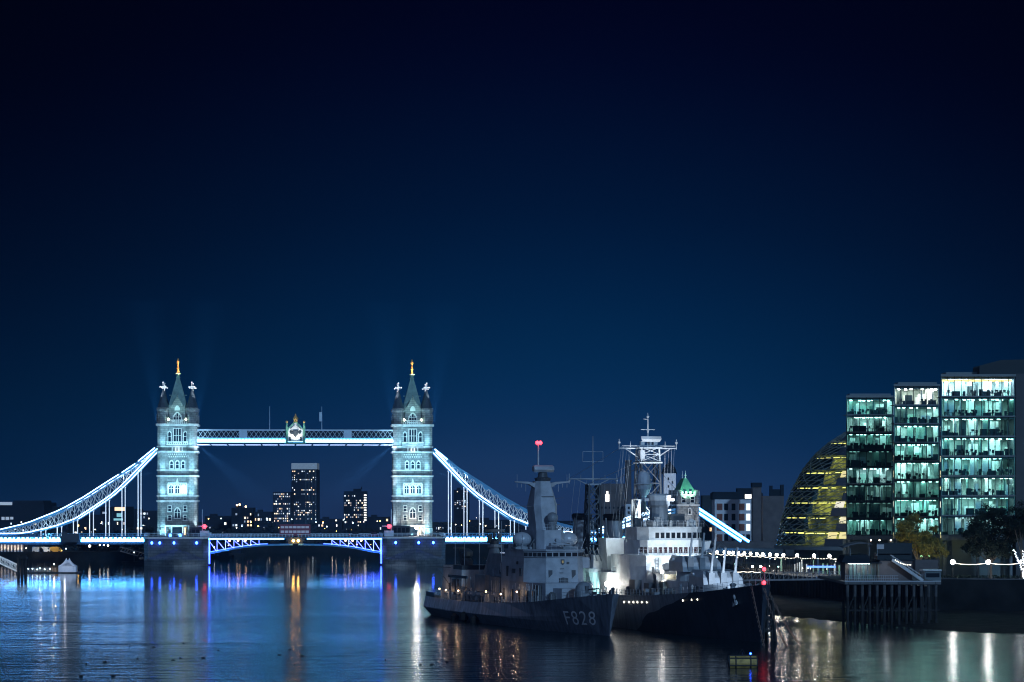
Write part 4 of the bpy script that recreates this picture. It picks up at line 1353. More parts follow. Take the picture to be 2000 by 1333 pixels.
# ------------------------------------------------------------------ the frigate lying alongside
TF = math.asin(0.31)
FR = empty('frigate', (15.8, 415.0, 0), TF, 'grey modern frigate with slab-sided mast, two egg-shaped radomes and pale bow number', 'warship')
FST = [(0, .05, .3, .55, 6.9, 3.0), (3, .5, 1.0, 1.5, 6.6, 2.2), (8, 1.4, 2.3, 3.2, 6.1, 1.0), (14, 2.6, 3.7, 4.7, 5.5, .3), (22, 4.3, 5.4, 6.0, 4.8, 0),
       (34, 5.8, 6.8, 6.7, 4.2, 0), (52, 6.4, 7.4, 6.9, 3.7, 0), (68, 6.4, 7.4, 6.9, 3.6, 0), (79, 5.6, 6.9, 6.5, 3.6, 0), (86, 5.0, 6.6, 6.2, 3.7, 0)]
FZK = lambda y: lerp_tab([(0, 3.2), (14, 2.7), (30, 2.0), (60, 1.5), (104, 1.7)], y)
def f_deck(y): return lerp_tab([(s[0], s[4]) for s in FST], y)
def f_hb(y, z):
    return lerp_tab([(0, lerp_tab([(s[0], s[1]) for s in FST], y)), (FZK(y), lerp_tab([(s[0], s[2]) for s in FST], y)), (f_deck(y), lerp_tab([(s[0], s[3]) for s in FST], y))], z)
def f_rk(y, z):
    rk = lerp_tab([(s[0], s[5]) for s in FST], y); return rk*lerp_tab([(0, 0), (FZK(y), .45), (f_deck(y), 1)], z)
h = MB(); h.loft(hull_rings(FST, FZK))
M['frig_hull'] = camo('frigate hull with painted light', (0.58, 0.58, 0.63), (0.15, 0.175, 0.22), 1.86, 0.3, 0.0, 1.0, (12, 46))  # pale upper side is light from the left put into the hull colour
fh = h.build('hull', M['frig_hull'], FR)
d = MB(); d.loft([[(-hd+.2, y-rk, zd+.03), (hd-.2, y-rk, zd+.03)] for y, hw, hm, hd, zd, rk in FST], cap=False, closed=False)
d.build('deck', M['ship_slate'], FR)
# hull number on the starboard bow
cu = bpy.data.curves.new('number_text', 'FONT'); cu.body = 'F828'; cu.size = 1.0; cu.space_character = 1.15
to = bpy.data.objects.new('number_text', cu); sc.collection.objects.link(to)
bpy.context.view_layer.update()
tm = bpy.data.meshes.new_from_object(to.evaluated_get(bpy.context.evaluated_depsgraph_get()))
bpy.data.objects.remove(to)
bm = bmesh.new(); bm.from_mesh(tm)
bmesh.ops.triangulate(bm, faces=bm.faces)
bmesh.ops.subdivide_edges(bm, edges=bm.edges, cuts=1)
xs_ = [v.co.x for v in bm.verts]; ys_ = [v.co.y for v in bm.verts]
x0_, x1_, y0_, y1_ = min(xs_), max(xs_), min(ys_), max(ys_)
for v in bm.verts:
    u = (v.co.x-x0_)/(x1_-x0_); q = (v.co.y-y0_)/(y1_-y0_)
    y = 12.6 - 8.6*u; z = 1.35 + 2.3*q + .25*u
    v.co = Vector((-f_hb(y, z) - .06, y - f_rk(y, z), z))
bm.to_mesh(tm); bm.free()
tm.name = 'hull_number'; tm.materials.clear(); M['number'] = mat('white hull number', (0.78, 0.80, 0.82), 0.5); tm.materials.append(M['number'])
no = bpy.data.objects.new('hull_number', tm); sc.collection.objects.link(no); no.parent = fh
fl = MB()
fl.beam((0, -1.2, 6.9), (0, -1.6, 7.9), .5, .5)
fl.lathe(0, -1.0, [(.45, 6.8), (.5, 7.3), (.2, 7.6)], 10)
for s in (-1, 1):
    for y in (3, 7): fl.cone((s*.8, y, 6.0), (s*.8, y, 7.0-.08*y), .2, .22, 8)
    fl.lathe(s*.8, 5, [(.4, 6.2), (.3, 6.7), (.45, 7.0)], 10)
fl.build('deck_fitting', M['ship_dark'], FR)
rl = MB()
for s in (-1, 1):
    prev = None
    for i in range(52):
        y = .5 + i*1.64
        hd = lerp_tab([(q[0], q[3]) for q in FST], y) - .15; rk = lerp_tab([(q[0], q[5]) for q in FST], y)
        p = Vector((s*hd, y-rk, f_deck(y)))
        rl.cone(p, p + Vector((0, 0, 1.0)), .035, .035, 4)
        if prev is not None:
            for z in (.5, 1.0): rl.cone(prev + Vector((0, 0, z)), p + Vector((0, 0, z)), .022, .022, 3)
        prev = p
rl.build('guard_rail', M['wire'], FR)
# bow gun
g1 = MB(); g1.lathe(0, 12.4, [(1.4, 5.4), (1.4, 5.9)], 16)
gt = g1.build('bow_gun', M['ship_grey'], FR)
g1 = MB(); g1.lathe(0, 12.4, [(1.45, 5.9), (1.5, 6.9), (1.25, 7.8), (.7, 8.35), (.05, 8.5)], 18, 0, 1.0, 1.15); g1.build('gun_dome', M['ship_slate'], gt)
g1 = MB(); g1.cone((0, 11.2, 7.1), (.9, 7.6, 7.5), .13, .09, 8); g1.box(-.3, .3, 10.6, 11.3, 6.6, 7.8); g1.build('gun_barrel', M['ship_dark'], gt)
# bridge block
fb = MB()
fb.prism([(-5.6, 27.6), (-2.7, 23.9), (3.0, 23.5), (4.6, 25.2), (5.6, 32), (5.6, 40), (-5.6, 40)], 8.0, 12.3,
         [(-5.4, 27.8), (-2.6, 24.2), (2.9, 23.8), (4.4, 25.4), (5.3, 32), (5.3, 40), (-5.4, 40)])
fb.prism([(-5.5, 27.6), (-2.65, 24.0), (2.95, 23.6), (4.5, 25.2), (5.4, 32), (5.4, 38), (-5.5, 38)], 12.3, 13.4)
fb.prism([(-5.7, 27.5), (-2.75, 23.7), (3.05, 23.3), (4.7, 25.0), (5.6, 32), (5.6, 38), (-5.7, 38)], 13.4, 13.62)
fb.prism([(4.4, 25.9), (6.0, 26.2), (6.0, 30), (4.4, 30)], 10.4, 12.2)
fbo = fb.build('bridge_block', M['ship_grey'], FR)
win_row(fbo, -2.65, 24.0, 2.95, 23.6, 12.45, 13.1, 5, gap=.1)
win_row(fbo, 2.95, 23.6, 4.5, 25.2, 12.45, 13.1, 3, gap=.1)
win_row(fbo, -5.5, 27.6, -2.65, 24.0, 12.45, 13.1, 5, gap=.1)
cs = MB(); cs.c = 0
cs.xprism([(-.05, 11.2), (-.05, 11.95), (.6, 11.95), (.6, 11.2), (.275, 10.95)], 23.85, 23.97); cs.c = 1; cs.box(.12, .42, 23.8, 23.86, 11.3, 11.75)
cs.build('ship_crest', [M['ship_dark'], M['gold']], fbo)
dd = MB()
for x, z in ((.0, 9.6), (.15, 10.3)): dd.box(x-.3, x+.3, 23.66, 23.9, z, z+.1)
dd.build('grab_rung', M['ship_dark'], fbo)
lh = MB()
lh.prism([(-5.2, 26), (-4.3, 19.5), (3.8, 19.0), (4.9, 21.5), (5.4, 40), (-5.6, 40)], 4.2, 8.0)
lh.prism([(-3.0, 19.4), (-2.4, 16.6), (2.4, 16.4), (3.0, 19.0)], 4.9, 7.2)
lho = lh.build('lower_deckhouse', M['ship_grey'], FR)
dk = MB()
for x, y in ((-4.38, 19.4), (.2, 19.05)): pass
dk.box(-1.6, -.6, 19.2, 19.3, 4.9, 6.9); dk.box(1.4, 2.4, 18.95, 19.1, 4.9, 6.9)
dk.build('door', M['ship_dark'], lho)
cv = MB(); cv.c = 0
cv.box(-4.9, -4.6, 21, 25, 5.0, 7.6); cv.c = 0
cv.lathe(-3.6, 18.2, [(.5, 5.0), (.6, 6.3), (.2, 6.6)], 10); cv.cb(3.4, 17.4, 5.9, 1.0, 1.4, 1.3); cv.lathe(.4, 24.0, [(.9, 8.0), (.9, 8.7), (.2, 8.9)], 12)
cv.build('stowed_gear', M['canvas'], FR)
for x, y, z in ((2.0, 16.6, 6.6), (-6.3, 38, 5.6), (-6.3, 29, 6.3), (-6.5, 46, 5.8), (-6.5, 63, 5.4), (-6.2, 72, 5.2), (-6.0, 77, 5.3)):
    q = MB(); q.ball((x, y, z), .16, n=8, k=6); q.build('deck_lamp', M['deck_lamp'], FR)
    bulb((x - (.5 if x < 0 else 0), y - .5, z), 28, (1.0, .66, .42), FR)
# mast housing, plated mast, radomes
mh_ = MB()
mh_.prism([(-2.4, 30), (-1.4, 28.6), (1.6, 28.4), (2.6, 30), (2.8, 38), (-2.6, 38)], 13.4, 16.9)
mh_.box(-1.0, 2.6, 26.4, 27.2, 14.4, 14.7); mh_.cone((-.2, 26.0, 15.2), (-.2, 25.2, 15.2), .3, .3, 8); mh_.beam((.2, 26.0, 15.1), (2.6, 25.4, 15.0), .14, .18)
mho = mh_.build('mast_housing', M['ship_grey'], FR)
ms = MB()
def hexring(w, d0, d1, z, ch=.55):
    return [(-w*ch, d0, z), (w*ch+.25, d0, z), (w, d0+1.0, z), (w, d1-1, z), (w*ch, d1, z), (-w*ch, d1, z), (-w, d1-1, z), (-w, d0+1.0, z)]
ms.loft([hexring(1.85, 30.6, 37, 16.9), hexring(2.15, 31.2, 36.8, 21.2), hexring(1.35, 32.6, 36.2, 25.4)])
mst = ms.build('plated_mast', M['ship_grey'], FR)
md = MB()
md.box(-.9, 1.3, 31.6, 31.95, 22.6, 22.75); md.cone((.6, 31.5, 21.4), (.6, 31.3, 21.4), .12, .12, 6); md.cone((.6, 31.45, 21.3), (.6, 31.45, 21.0), .06, .06, 5)
md.lathe(.1, 34.0, [(1.25, 25.2), (1.5, 25.9), (.9, 26.1), (.8, 26.8), (.5, 27.1)], 12)
md.cone((-.1, 33.2, 25.4), (-.1, 33.2, 24.4), .5, .05, 6)
md.build('mast_fitting', M['ship_dark'], mst)
for s in (-1, 1):
    y_ = MB()
    y_.loft([[(s*1.1, 33.4, 25.0), (s*1.1, 34.6, 25.0), (s*1.1, 34.6, 24.0), (s*1.1, 33.4, 24.0)],
             [(s*2.6, 33.6, 25.3), (s*2.6, 34.4, 25.3), (s*2.6, 34.4, 24.9), (s*2.6, 33.6, 24.9)],
             [(s*5.0, 33.8, 25.4), (s*5.0, 34.2, 25.4), (s*5.0, 34.2, 25.2), (s*5.0, 33.8, 25.2)]])
    for u in (2.2, 3.0, 3.8, 4.6): y_.cone((s*u, 34, 25.0), (s*u, 34, 24.3 if u != 3.0 else 23.6), .05, .05, 4)
    y_.cone((s*4.6, 34, 25.4), (s*4.6, 34, 26.6), .05, .03, 4)
    y_.build('yardarm', M['ship_grey'], mst)
ra = MB()
ra.loft([[(-1.7, 33.3, 26.95), (1.85, 33.3, 26.95), (1.85, 34.3, 27.2), (-1.7, 34.3, 27.2)], [(-1.75, 32.9, 27.4), (1.9, 32.9, 27.4), (1.9, 34.4, 27.6), (-1.75, 34.4, 27.6)],
         [(-1.75, 33.1, 27.95), (1.9, 33.1, 27.95), (1.9, 34.3, 27.95), (-1.75, 34.3, 27.95)], [(-1.5, 33.5, 28.2), (1.7, 33.5, 28.2), (1.7, 34.0, 28.2), (-1.5, 34.0, 28.2)]])
ra.build('radar_antenna', M['ship_grey'], mst)
tp = MB(); tp.cone((-.5, 34.6, 27.9), (-.5, 34.6, 31.9), .16, .12, 6); tp.build('top_pole', M['ship_pale'], mst)
for x in (-.78, -.22):
    q = MB(); q.ball((x, 34.3, 32.1), .36, n=8, k=6); q.build('masthead_lamp', M['lamp_red'], mst)
fc = MB(); fc.lathe(.35, 29.6, [(.75, 16.9), (.6, 17.8), (.85, 18.0), (.85, 18.3)], 12); fc.ball((.35, 29.5, 19.0), 1.0, n=16, k=10)
fc.build('fire_control_radome', M['ship_slate'], FR)
for s, xx in ((-1, -4.55), (1, 3.9)):
    eg = MB(); eg.ball((xx, 31.5, 15.3), 1.7, 1.5, 1.28, 20, 12)
    eg.build('radome', M['radome'], FR) if 'radome' in M else None
    if 'radome' not in M:
        M['radome'] = mat('radome shell', (0.38, 0.42, 0.47), 0.35, var=0.08)
        eg.build('radome', M['radome'], FR)
    pl = MB(); pl.box(xx-1.5, xx+1.5, 30.4, 32.8, 13.62, 14.0)
    pl.cone((xx, 31.5, 14.0), (xx, 31.5, 14.2), 1.0, .8, 12)
    for k in (-1.4, 1.4): pl.beam((xx+k*.7, 30.6, 13.7), (xx+k*1.3, 30.2, 15.3), .08, .08)
    pl.build('radome_platform', M['ship_slate'], FR)
sb = MB(); sb.beam((-1.8, 33, 21.0), (-6.0, 33, 21.1), .12, .12); sb.beam((2.0, 33, 21.3), (2.9, 33, 21.3), .2, .1); sb.beam((2.0, 33, 22.4), (3.6, 33, 22.5), .06, .06); sb.build('side_boom', M['ship_dark'], mst)
# funnel block, after mast, hangar
ff = MB()
ff.prism([(-4.6, 44), (4.6, 44), (4.8, 58), (-4.8, 58)], 4, 8.4); ff.prism([(-3.0, 47), (3.0, 47), (3.4, 56), (-3.4, 56)], 8.4, 12.4, [(-2.4, 48), (2.4, 48), (2.8, 56), (-2.8, 56)])
ff.box(-3.6, -1.6, 44.2, 46.5, 8.4, 11.2); ff.box(-5.4, -4.6, 50, 56, 5.6, 8.6)
ff.build('funnel_block', M['ship_slate'], FR)
ff = MB(); ff.box(-3.1, -2.4, 47.7, 48.3, 9.2, 10.8); ff.box(-3.5, -2.9, 44.05, 44.2, 8.8, 10.8); ff.box(-1.6, -.4, 47.2, 47.55, 9.6, 11.0)
ff.build('intake_louvre', M['ship_pale'], FR)
am = MB()
am.lathe(0, 61.5, [(2.3, 7.0), (2.0, 9.0), (1.3, 11.6), (.85, 13.2), (.9, 14.0)], 12)
am.lathe(0, 61.5, [(1.3, 13.4), (1.3, 13.9)], 10)
amo = am.build('after_mast', M['ship_slate'], FR)
am = MB()
am.cone((0, 61.5, 13.9), (0, 61.5, 17.0), .3, .2, 8); am.cb(-.9, 61.5, 15.0, .8, .7, 1.3); am.cb(.9, 61.3, 15.2, .6, .7, 1.6)
am.box(-1.9, 1.9, 61.2, 61.6, 16.3, 16.75); am.cone((0, 61.5, 16.7), (0, 61.5, 18.2), .06, .04, 5)
am.lathe(0, 61.5, [(.8, 14.0), (.95, 14.6), (.5, 15.0)], 10)
for s in (-1, 1): am.cone((s*.3, 61.5, 14.2), (s*2.2, 61.5, 14.4), .08, .06, 5)
am.build('search_radar', M['ship_dark'], amo)
ah = MB()
ah.prism([(-5.4, 64.5), (5.4, 64.5), (5.6, 71), (-5.6, 71)], 3.6, 9.2); ah.prism([(-4.6, 71.5), (4.6, 71.5), (4.8, 80), (-4.8, 80)], 3.6, 9.8, [(-4.2, 71.9), (4.2, 71.9), (4.4, 79.6), (-4.4, 79.6)])
ah.build('hangar', M['ship_pale'], FR)
ah = MB(); ah.box(-5.2, 5.2, 65, 70.6, 9.2, 10.0); ah.box(-2.6, -1.0, 71.3, 71.6, 7.0, 9.2); ah.box(-5.7, -5.4, 65, 67, 4.5, 7.4); ah.box(-5.7, -5.4, 68, 70, 4.5, 7.4)
ah.lathe(-4.6, 72.4, [(.9, 5.2), (1.0, 6.4), (.3, 6.9)], 10)
ah.build('hangar_shutter', M['ship_dark'], FR)
sr = MB()
sr.lathe(-1.2, 75, [(1.2, 9.8), (1.3, 10.6), (.8, 11.2)], 12); sr.lathe(-1.2, 75, [(.3, 11.0), (1.2, 11.6), (1.2, 12.4), (.4, 13.0)], 10)
sr.cone((-2.4, 74, 9.8), (-3.0, 74, 13.0), .18, .12, 6); sr.box(-4.1, -2.0, 73.8, 74.1, 12.9, 13.25)
sr.beam((-4.6, 74, 9.4), (-7.6, 74, 9.5), .12, .1); sr.beam((-4.8, 74, 6.0), (-7.2, 74, 9.3), .1, .1)
sr.build('after_director', M['ship_dark'], FR)
rq = random.Random(77)
for i in range(26):
    y = 20.5 + i*.74; pf = MB(); pf.cone((-5.25 - .015*(y-20), y, 4.6), (-5.25 - .015*(y-20), y, rq.uniform(6.6, 7.9)), rq.choice((.04, .06, .09)), None, 5); pf.build('pipe', M['ship_pale'], FR)
for i in range(20):
    y = rq.uniform(42, 64); pf = MB(); pf.cone((-4.9, y, 4.2), (-4.9, y, rq.uniform(6.0, 8.2)), rq.choice((.05, .08)), None, 5); pf.build('pipe', M['ship_pale'], FR)
def locker(x, y, z, w_, d_, h_): 
    pf = MB(); pf.cb(x, y, z + h_/2, w_, d_, h_); pf.build('deck_locker', M[rq.choice(('ship_pale', 'ship_grey', 'ship_slate', 'canvas'))], FR)
for i in range(18): locker(-5.0 + rq.uniform(-.4, .4), rq.uniform(22, 70), 3.9, rq.uniform(.3, .8), rq.uniform(.4, 1.4), rq.uniform(.9, 2.2))
for i in range(16): locker(rq.uniform(-4.2, 4.2), rq.uniform(40, 60), 8.38, rq.uniform(.5, 1.6), rq.uniform(.5, 1.8), rq.uniform(.4, 1.8))
for i in range(12): locker(rq.uniform(-5.0, 5.0), rq.uniform(28, 38), 13.6, rq.uniform(.3, .9), rq.uniform(.3, .9), rq.uniform(.3, 1.2))
for i in range(10): locker(rq.uniform(-1.4, 1.4), rq.uniform(3, 10), 6.0, rq.uniform(.2, .6), rq.uniform(.2, .6), rq.uniform(.4, .9))
for x, z, w_, h_ in ((-1.9, 8.6, .7, 1.5), (2.2, 8.6, .7, 1.5), (-.4, 8.9, .5, .5), (1.2, 11.2, .4, .3)):
    dq = MB(); dq.box(x-w_/2, x+w_/2, 23.62 - (.0 if x > 0 else -.3), 24.2, z, z+h_); dq.build('door', M['ship_dark'], fbo)
for y, z, w_, h_ in ((29, 9.0, 1.2, 1.4), (33, 9.4, 1.6, .8), (36.5, 8.8, .8, 1.8), (31, 11.0, .6, .5)):
    dq = MB(); dq.box(-5.66, -5.3, y-w_/2, y+w_/2, z, z+h_); dq.build('louvre', M['ship_dark'], fbo)
for y in (22.5, 26, 30, 34, 38.5):
    dq = MB(); dq.box(-5.62, -5.2, y-.4, y+.4, 4.7, 6.6); dq.build('door', M['ship_dark'], lho)
lg = MB()
for y in (58.0, 61.0, 64.0, 67.5): lg.beam((-6.6, y, 3.7), (-6.6, y, 8.0), .12, .12)
lg.beam((-6.6, 57, 8.0), (-6.6, 69, 8.0), .16, .5); lg.beam((-6.6, 57, 6.2), (-6.6, 69, 6.2), .08, .1)
lg.build('side_gallery', M['ship_dark'], FR)
br2 = MB()
for z, hw, y0 in ((13.62, 2.6, 23.9), (8.0, 4.0, 19.6), (16.9, 1.6, 28.7)):
    n_ = max(3, int(hw*2/.8))
    for i in range(n_+1): br2.cone((-hw+2*hw*i/n_, y0, z), (-hw+2*hw*i/n_, y0, z+.95), .03, .03, 4)
    for q_ in (.5, .95): br2.cone((-hw, y0, z+q_), (hw, y0, z+q_), .025, .025, 4)
br2.build('bridge_rail', M['wire'], FR)
aw = MB()   # whip aerials
for x, y, z0, z1 in ((-4.0, 58, 8.4, 19.5), (-4.4, 66, 9, 17), (3.6, 58, 8.4, 19), (-5.0, 70, 9, 17), (-3.6, 46, 11, 18.4), (4.6, 27, 13.4, 15.6), (-4.9, 30, 13.4, 16.2)):
    aw.cone((x, y, z0), (x + (.9 if z1 < 17 and x > 0 else 0), y, z1), .07, .04, 4)
aw.build('whip_aerial', M['wire'], FR)
st_ = MB()
st_.loft([[(-6.1, 86, 3.7), (-6.4, 79.5, 3.6), (-6.4, 79.5, 4.5), (-6.1, 86, 4.6)], [(-5.9, 86, 3.7), (-6.2, 79.5, 3.6), (-6.2, 79.5, 4.5), (-5.9, 86, 4.6)]])
st_.build('stern_bulwark', M['ship_dark'], FR)
cb_ = MB()   # men-of-war clutter on the side deck: rafts, reels, ventilators
for i in range(14):
    y = 43 + i*2.5 + random.uniform(-1, 1)
    if random.random() < .5: cb_.cone((-5.9, y-.6, f_deck(y)+1.4), (-5.9, y+.6, f_deck(y)+1.4), .4, .4, 10)
    else: cb_.cb(-5.6, y, f_deck(y)+.7, .9, 1.2, 1.4)
cb_.build('life_raft', M['ship_pale'], FR)
fe = MB()
# fenders at the waterline
for y, z in ((56, .9), (62, .4), (50, .5)):
    k = MB(); x = -f_hb(y, .6) - .75
    k.lathe(x, y, [(.2, z-1.0), (.7, z-.6), (.75, z+.4), (.25, z+.9)], 10)
    ko = k.build('fender', M['rubber'])
    ko.matrix_world = Matrix.Translation(FR.location) @ Matrix.Rotation(TF, 4, 'Z')
    tag(ko, 'round black fender floating against the frigate side', 'fender', 'fenders along the frigate')

# ------------------------------------------------------------------ mooring gear by the cruiser's bow
def chain(p0, p1, lab, sag=1.2):
    b = MB(); p0 = Vector(p0); p1 = Vector(p1)
    n = int((p1-p0).length/.55)
    for i in range(n):
        u = (i+.5)/n
        c = p0.lerp(p1, u) - Vector((0, 0, sag*4*u*(1-u)))
        dv = (p1-p0).normalized()*.36 - Vector((0, 0, sag*4*(1-2*u)/n*.6))
        a = Vector((0, 0, .14)) if i % 2 else Vector((.14, 0, 0))
        b.tube([c-dv+a*.3, c-dv*.5+a, c+dv*.5+a, c+dv+a*.3], .06, 4); b.tube([c-dv-a*.3, c-dv*.5-a, c+dv*.5-a, c+dv-a*.3], .06, 4)
    return tag(b.build('mooring_chain', M['chain']), lab, 'chain', 'mooring chains at the cruiser bow')
M['chain'] = mat('rusty chain', (0.16, 0.11, 0.09), 0.7, var=0.4)
chain(P(1468, 1147, 395), P(1492, 1262, 384), 'rusty mooring chain hanging down in front of the dark stem', 0.2)
chain(P(1493, 1150, 393.5), P(1537, 1262, 386), 'mooring chain from the stem to the water, the middle one of three', 1.0)
chain(P(1500, 1152, 394.5), P(1562, 1259, 390), 'mooring chain reaching farthest out to the right into the water', 0.6)
dp = MB()
for px_, d_ in ((1489, 399), (1497, 402), (1510, 402), (1516, 399)):
    dp.cone(P(px_, 1262, d_) + Vector((0, 0, -1.0)), P(px_ - (px_-1500)*.55, 1166, d_), .28, .24, 8)
for z in (1.6, 3.4, 5.2, 6.6):
    for d_ in (399, 402):
        dp.beam((PX(1491, d_)+.2, d_, z), (PX(1513, d_)-.2, d_, z), .2, .25)
    dp.beam((PX(1499, 400), 398.6, z), (PX(1499, 400), 402.4, z), .2, .25)
for z in (1.6, 3.4): dp.beam((PX(1491, 400), 399, z), (PX(1513, 400), 399, z+1.8), .16, .2)
tag(dp.build('mooring_dolphin', M['black']), 'black piled mooring dolphin with cross braces beside the cruiser stem', 'dolphin')
by = MB(); by.c = 0
bp_ = P(1451, 1296, 336); bz_ = .62
for i, (a, c_) in enumerate(((-1.9, -1.75), (-1.75, -1.05), (-1.05, -.9), (-.9, .9), (.9, 1.05), (1.05, 1.75), (1.75, 1.9))):
    by.c = 1 if i in (0, 2, 4, 6) else 0
    by.cone((bp_.x+a, bp_.y, bz_), (bp_.x+c_, bp_.y, bz_), .98 if i in (0, 2, 4, 6) else .9, None, 18)
by.c = 1
for ang in (20, 60, 100, 140, 200, 250, 300):
    by.beam((bp_.x-1.85, bp_.y+.93*math.cos(R(ang)), bz_+.93*math.sin(R(ang))), (bp_.x+1.85, bp_.y+.93*math.cos(R(ang)), bz_+.93*math.sin(R(ang))), .22, .16)
by.cone((bp_.x-.1, bp_.y, bz_+.9), (bp_.x-.1, bp_.y, bz_+1.3), .12, .12, 6); by.tube([(bp_.x-.5, bp_.y, bz_+1.0), (bp_.x-.1, bp_.y, bz_+1.75), (bp_.x+.3, bp_.y, bz_+1.0)], .05, 5)
M['buoy'] = mat('worn yellow paint', (0.50, 0.34, 0.10), 0.6, var=0.35, vscale=1.5)
bo = by.build('mooring_buoy', [M['buoy'], M['black']])
tag(bo, 'yellow barrel-shaped mooring buoy with black bands floating below the bow', 'buoy')
q = MB(); q.ball((bp_.x+1.0, bp_.y, bz_+1.15), .12, n=8, k=6); q.build('marker_lamp', M['lamp_blue'], bo)

# ================================================================== south bank: offices, domed hall, promenade
M['frame'] = mat('grey facade metal', (0.15, 0.19, 0.21), 0.6, var=0.1, spec=0.2)
M['frame_dark'] = mat('dark facade metal', (0.03, 0.042, 0.05), 0.6, spec=0.15)
M['inner_wall'] = mat('office wall', (0.42, 0.50, 0.48), 0.8, var=0.5, vscale=0.35)
M['inner_dark'] = mat('dark office wall', (0.10, 0.14, 0.14), 0.8)
M['inner_white'] = mat('white partition', (0.82, 0.84, 0.82), 0.7)
M['carpet'] = mat('office carpet', (0.10, 0.12, 0.12), 0.9)
M['desk'] = mat('dark desk', (0.02, 0.03, 0.035), 0.6)
M['teal_glass'] = glass('teal office glass', (0.74, 0.94, 0.94), 0.08)
M['clear_glass'] = glass('clear office glass', (0.86, 0.95, 0.97), 0.08)
GL = {}
def ceil_glow(c, s):
    k = (c, s)
    if k not in GL: GL[k] = glow('ceiling light panel', c, s)
    return GL[k]
TEAL = (0.60, 1.0, 0.94); COOL = (0.74, 0.93, 1.0); WARM = (1.0, 0.80, 0.60)

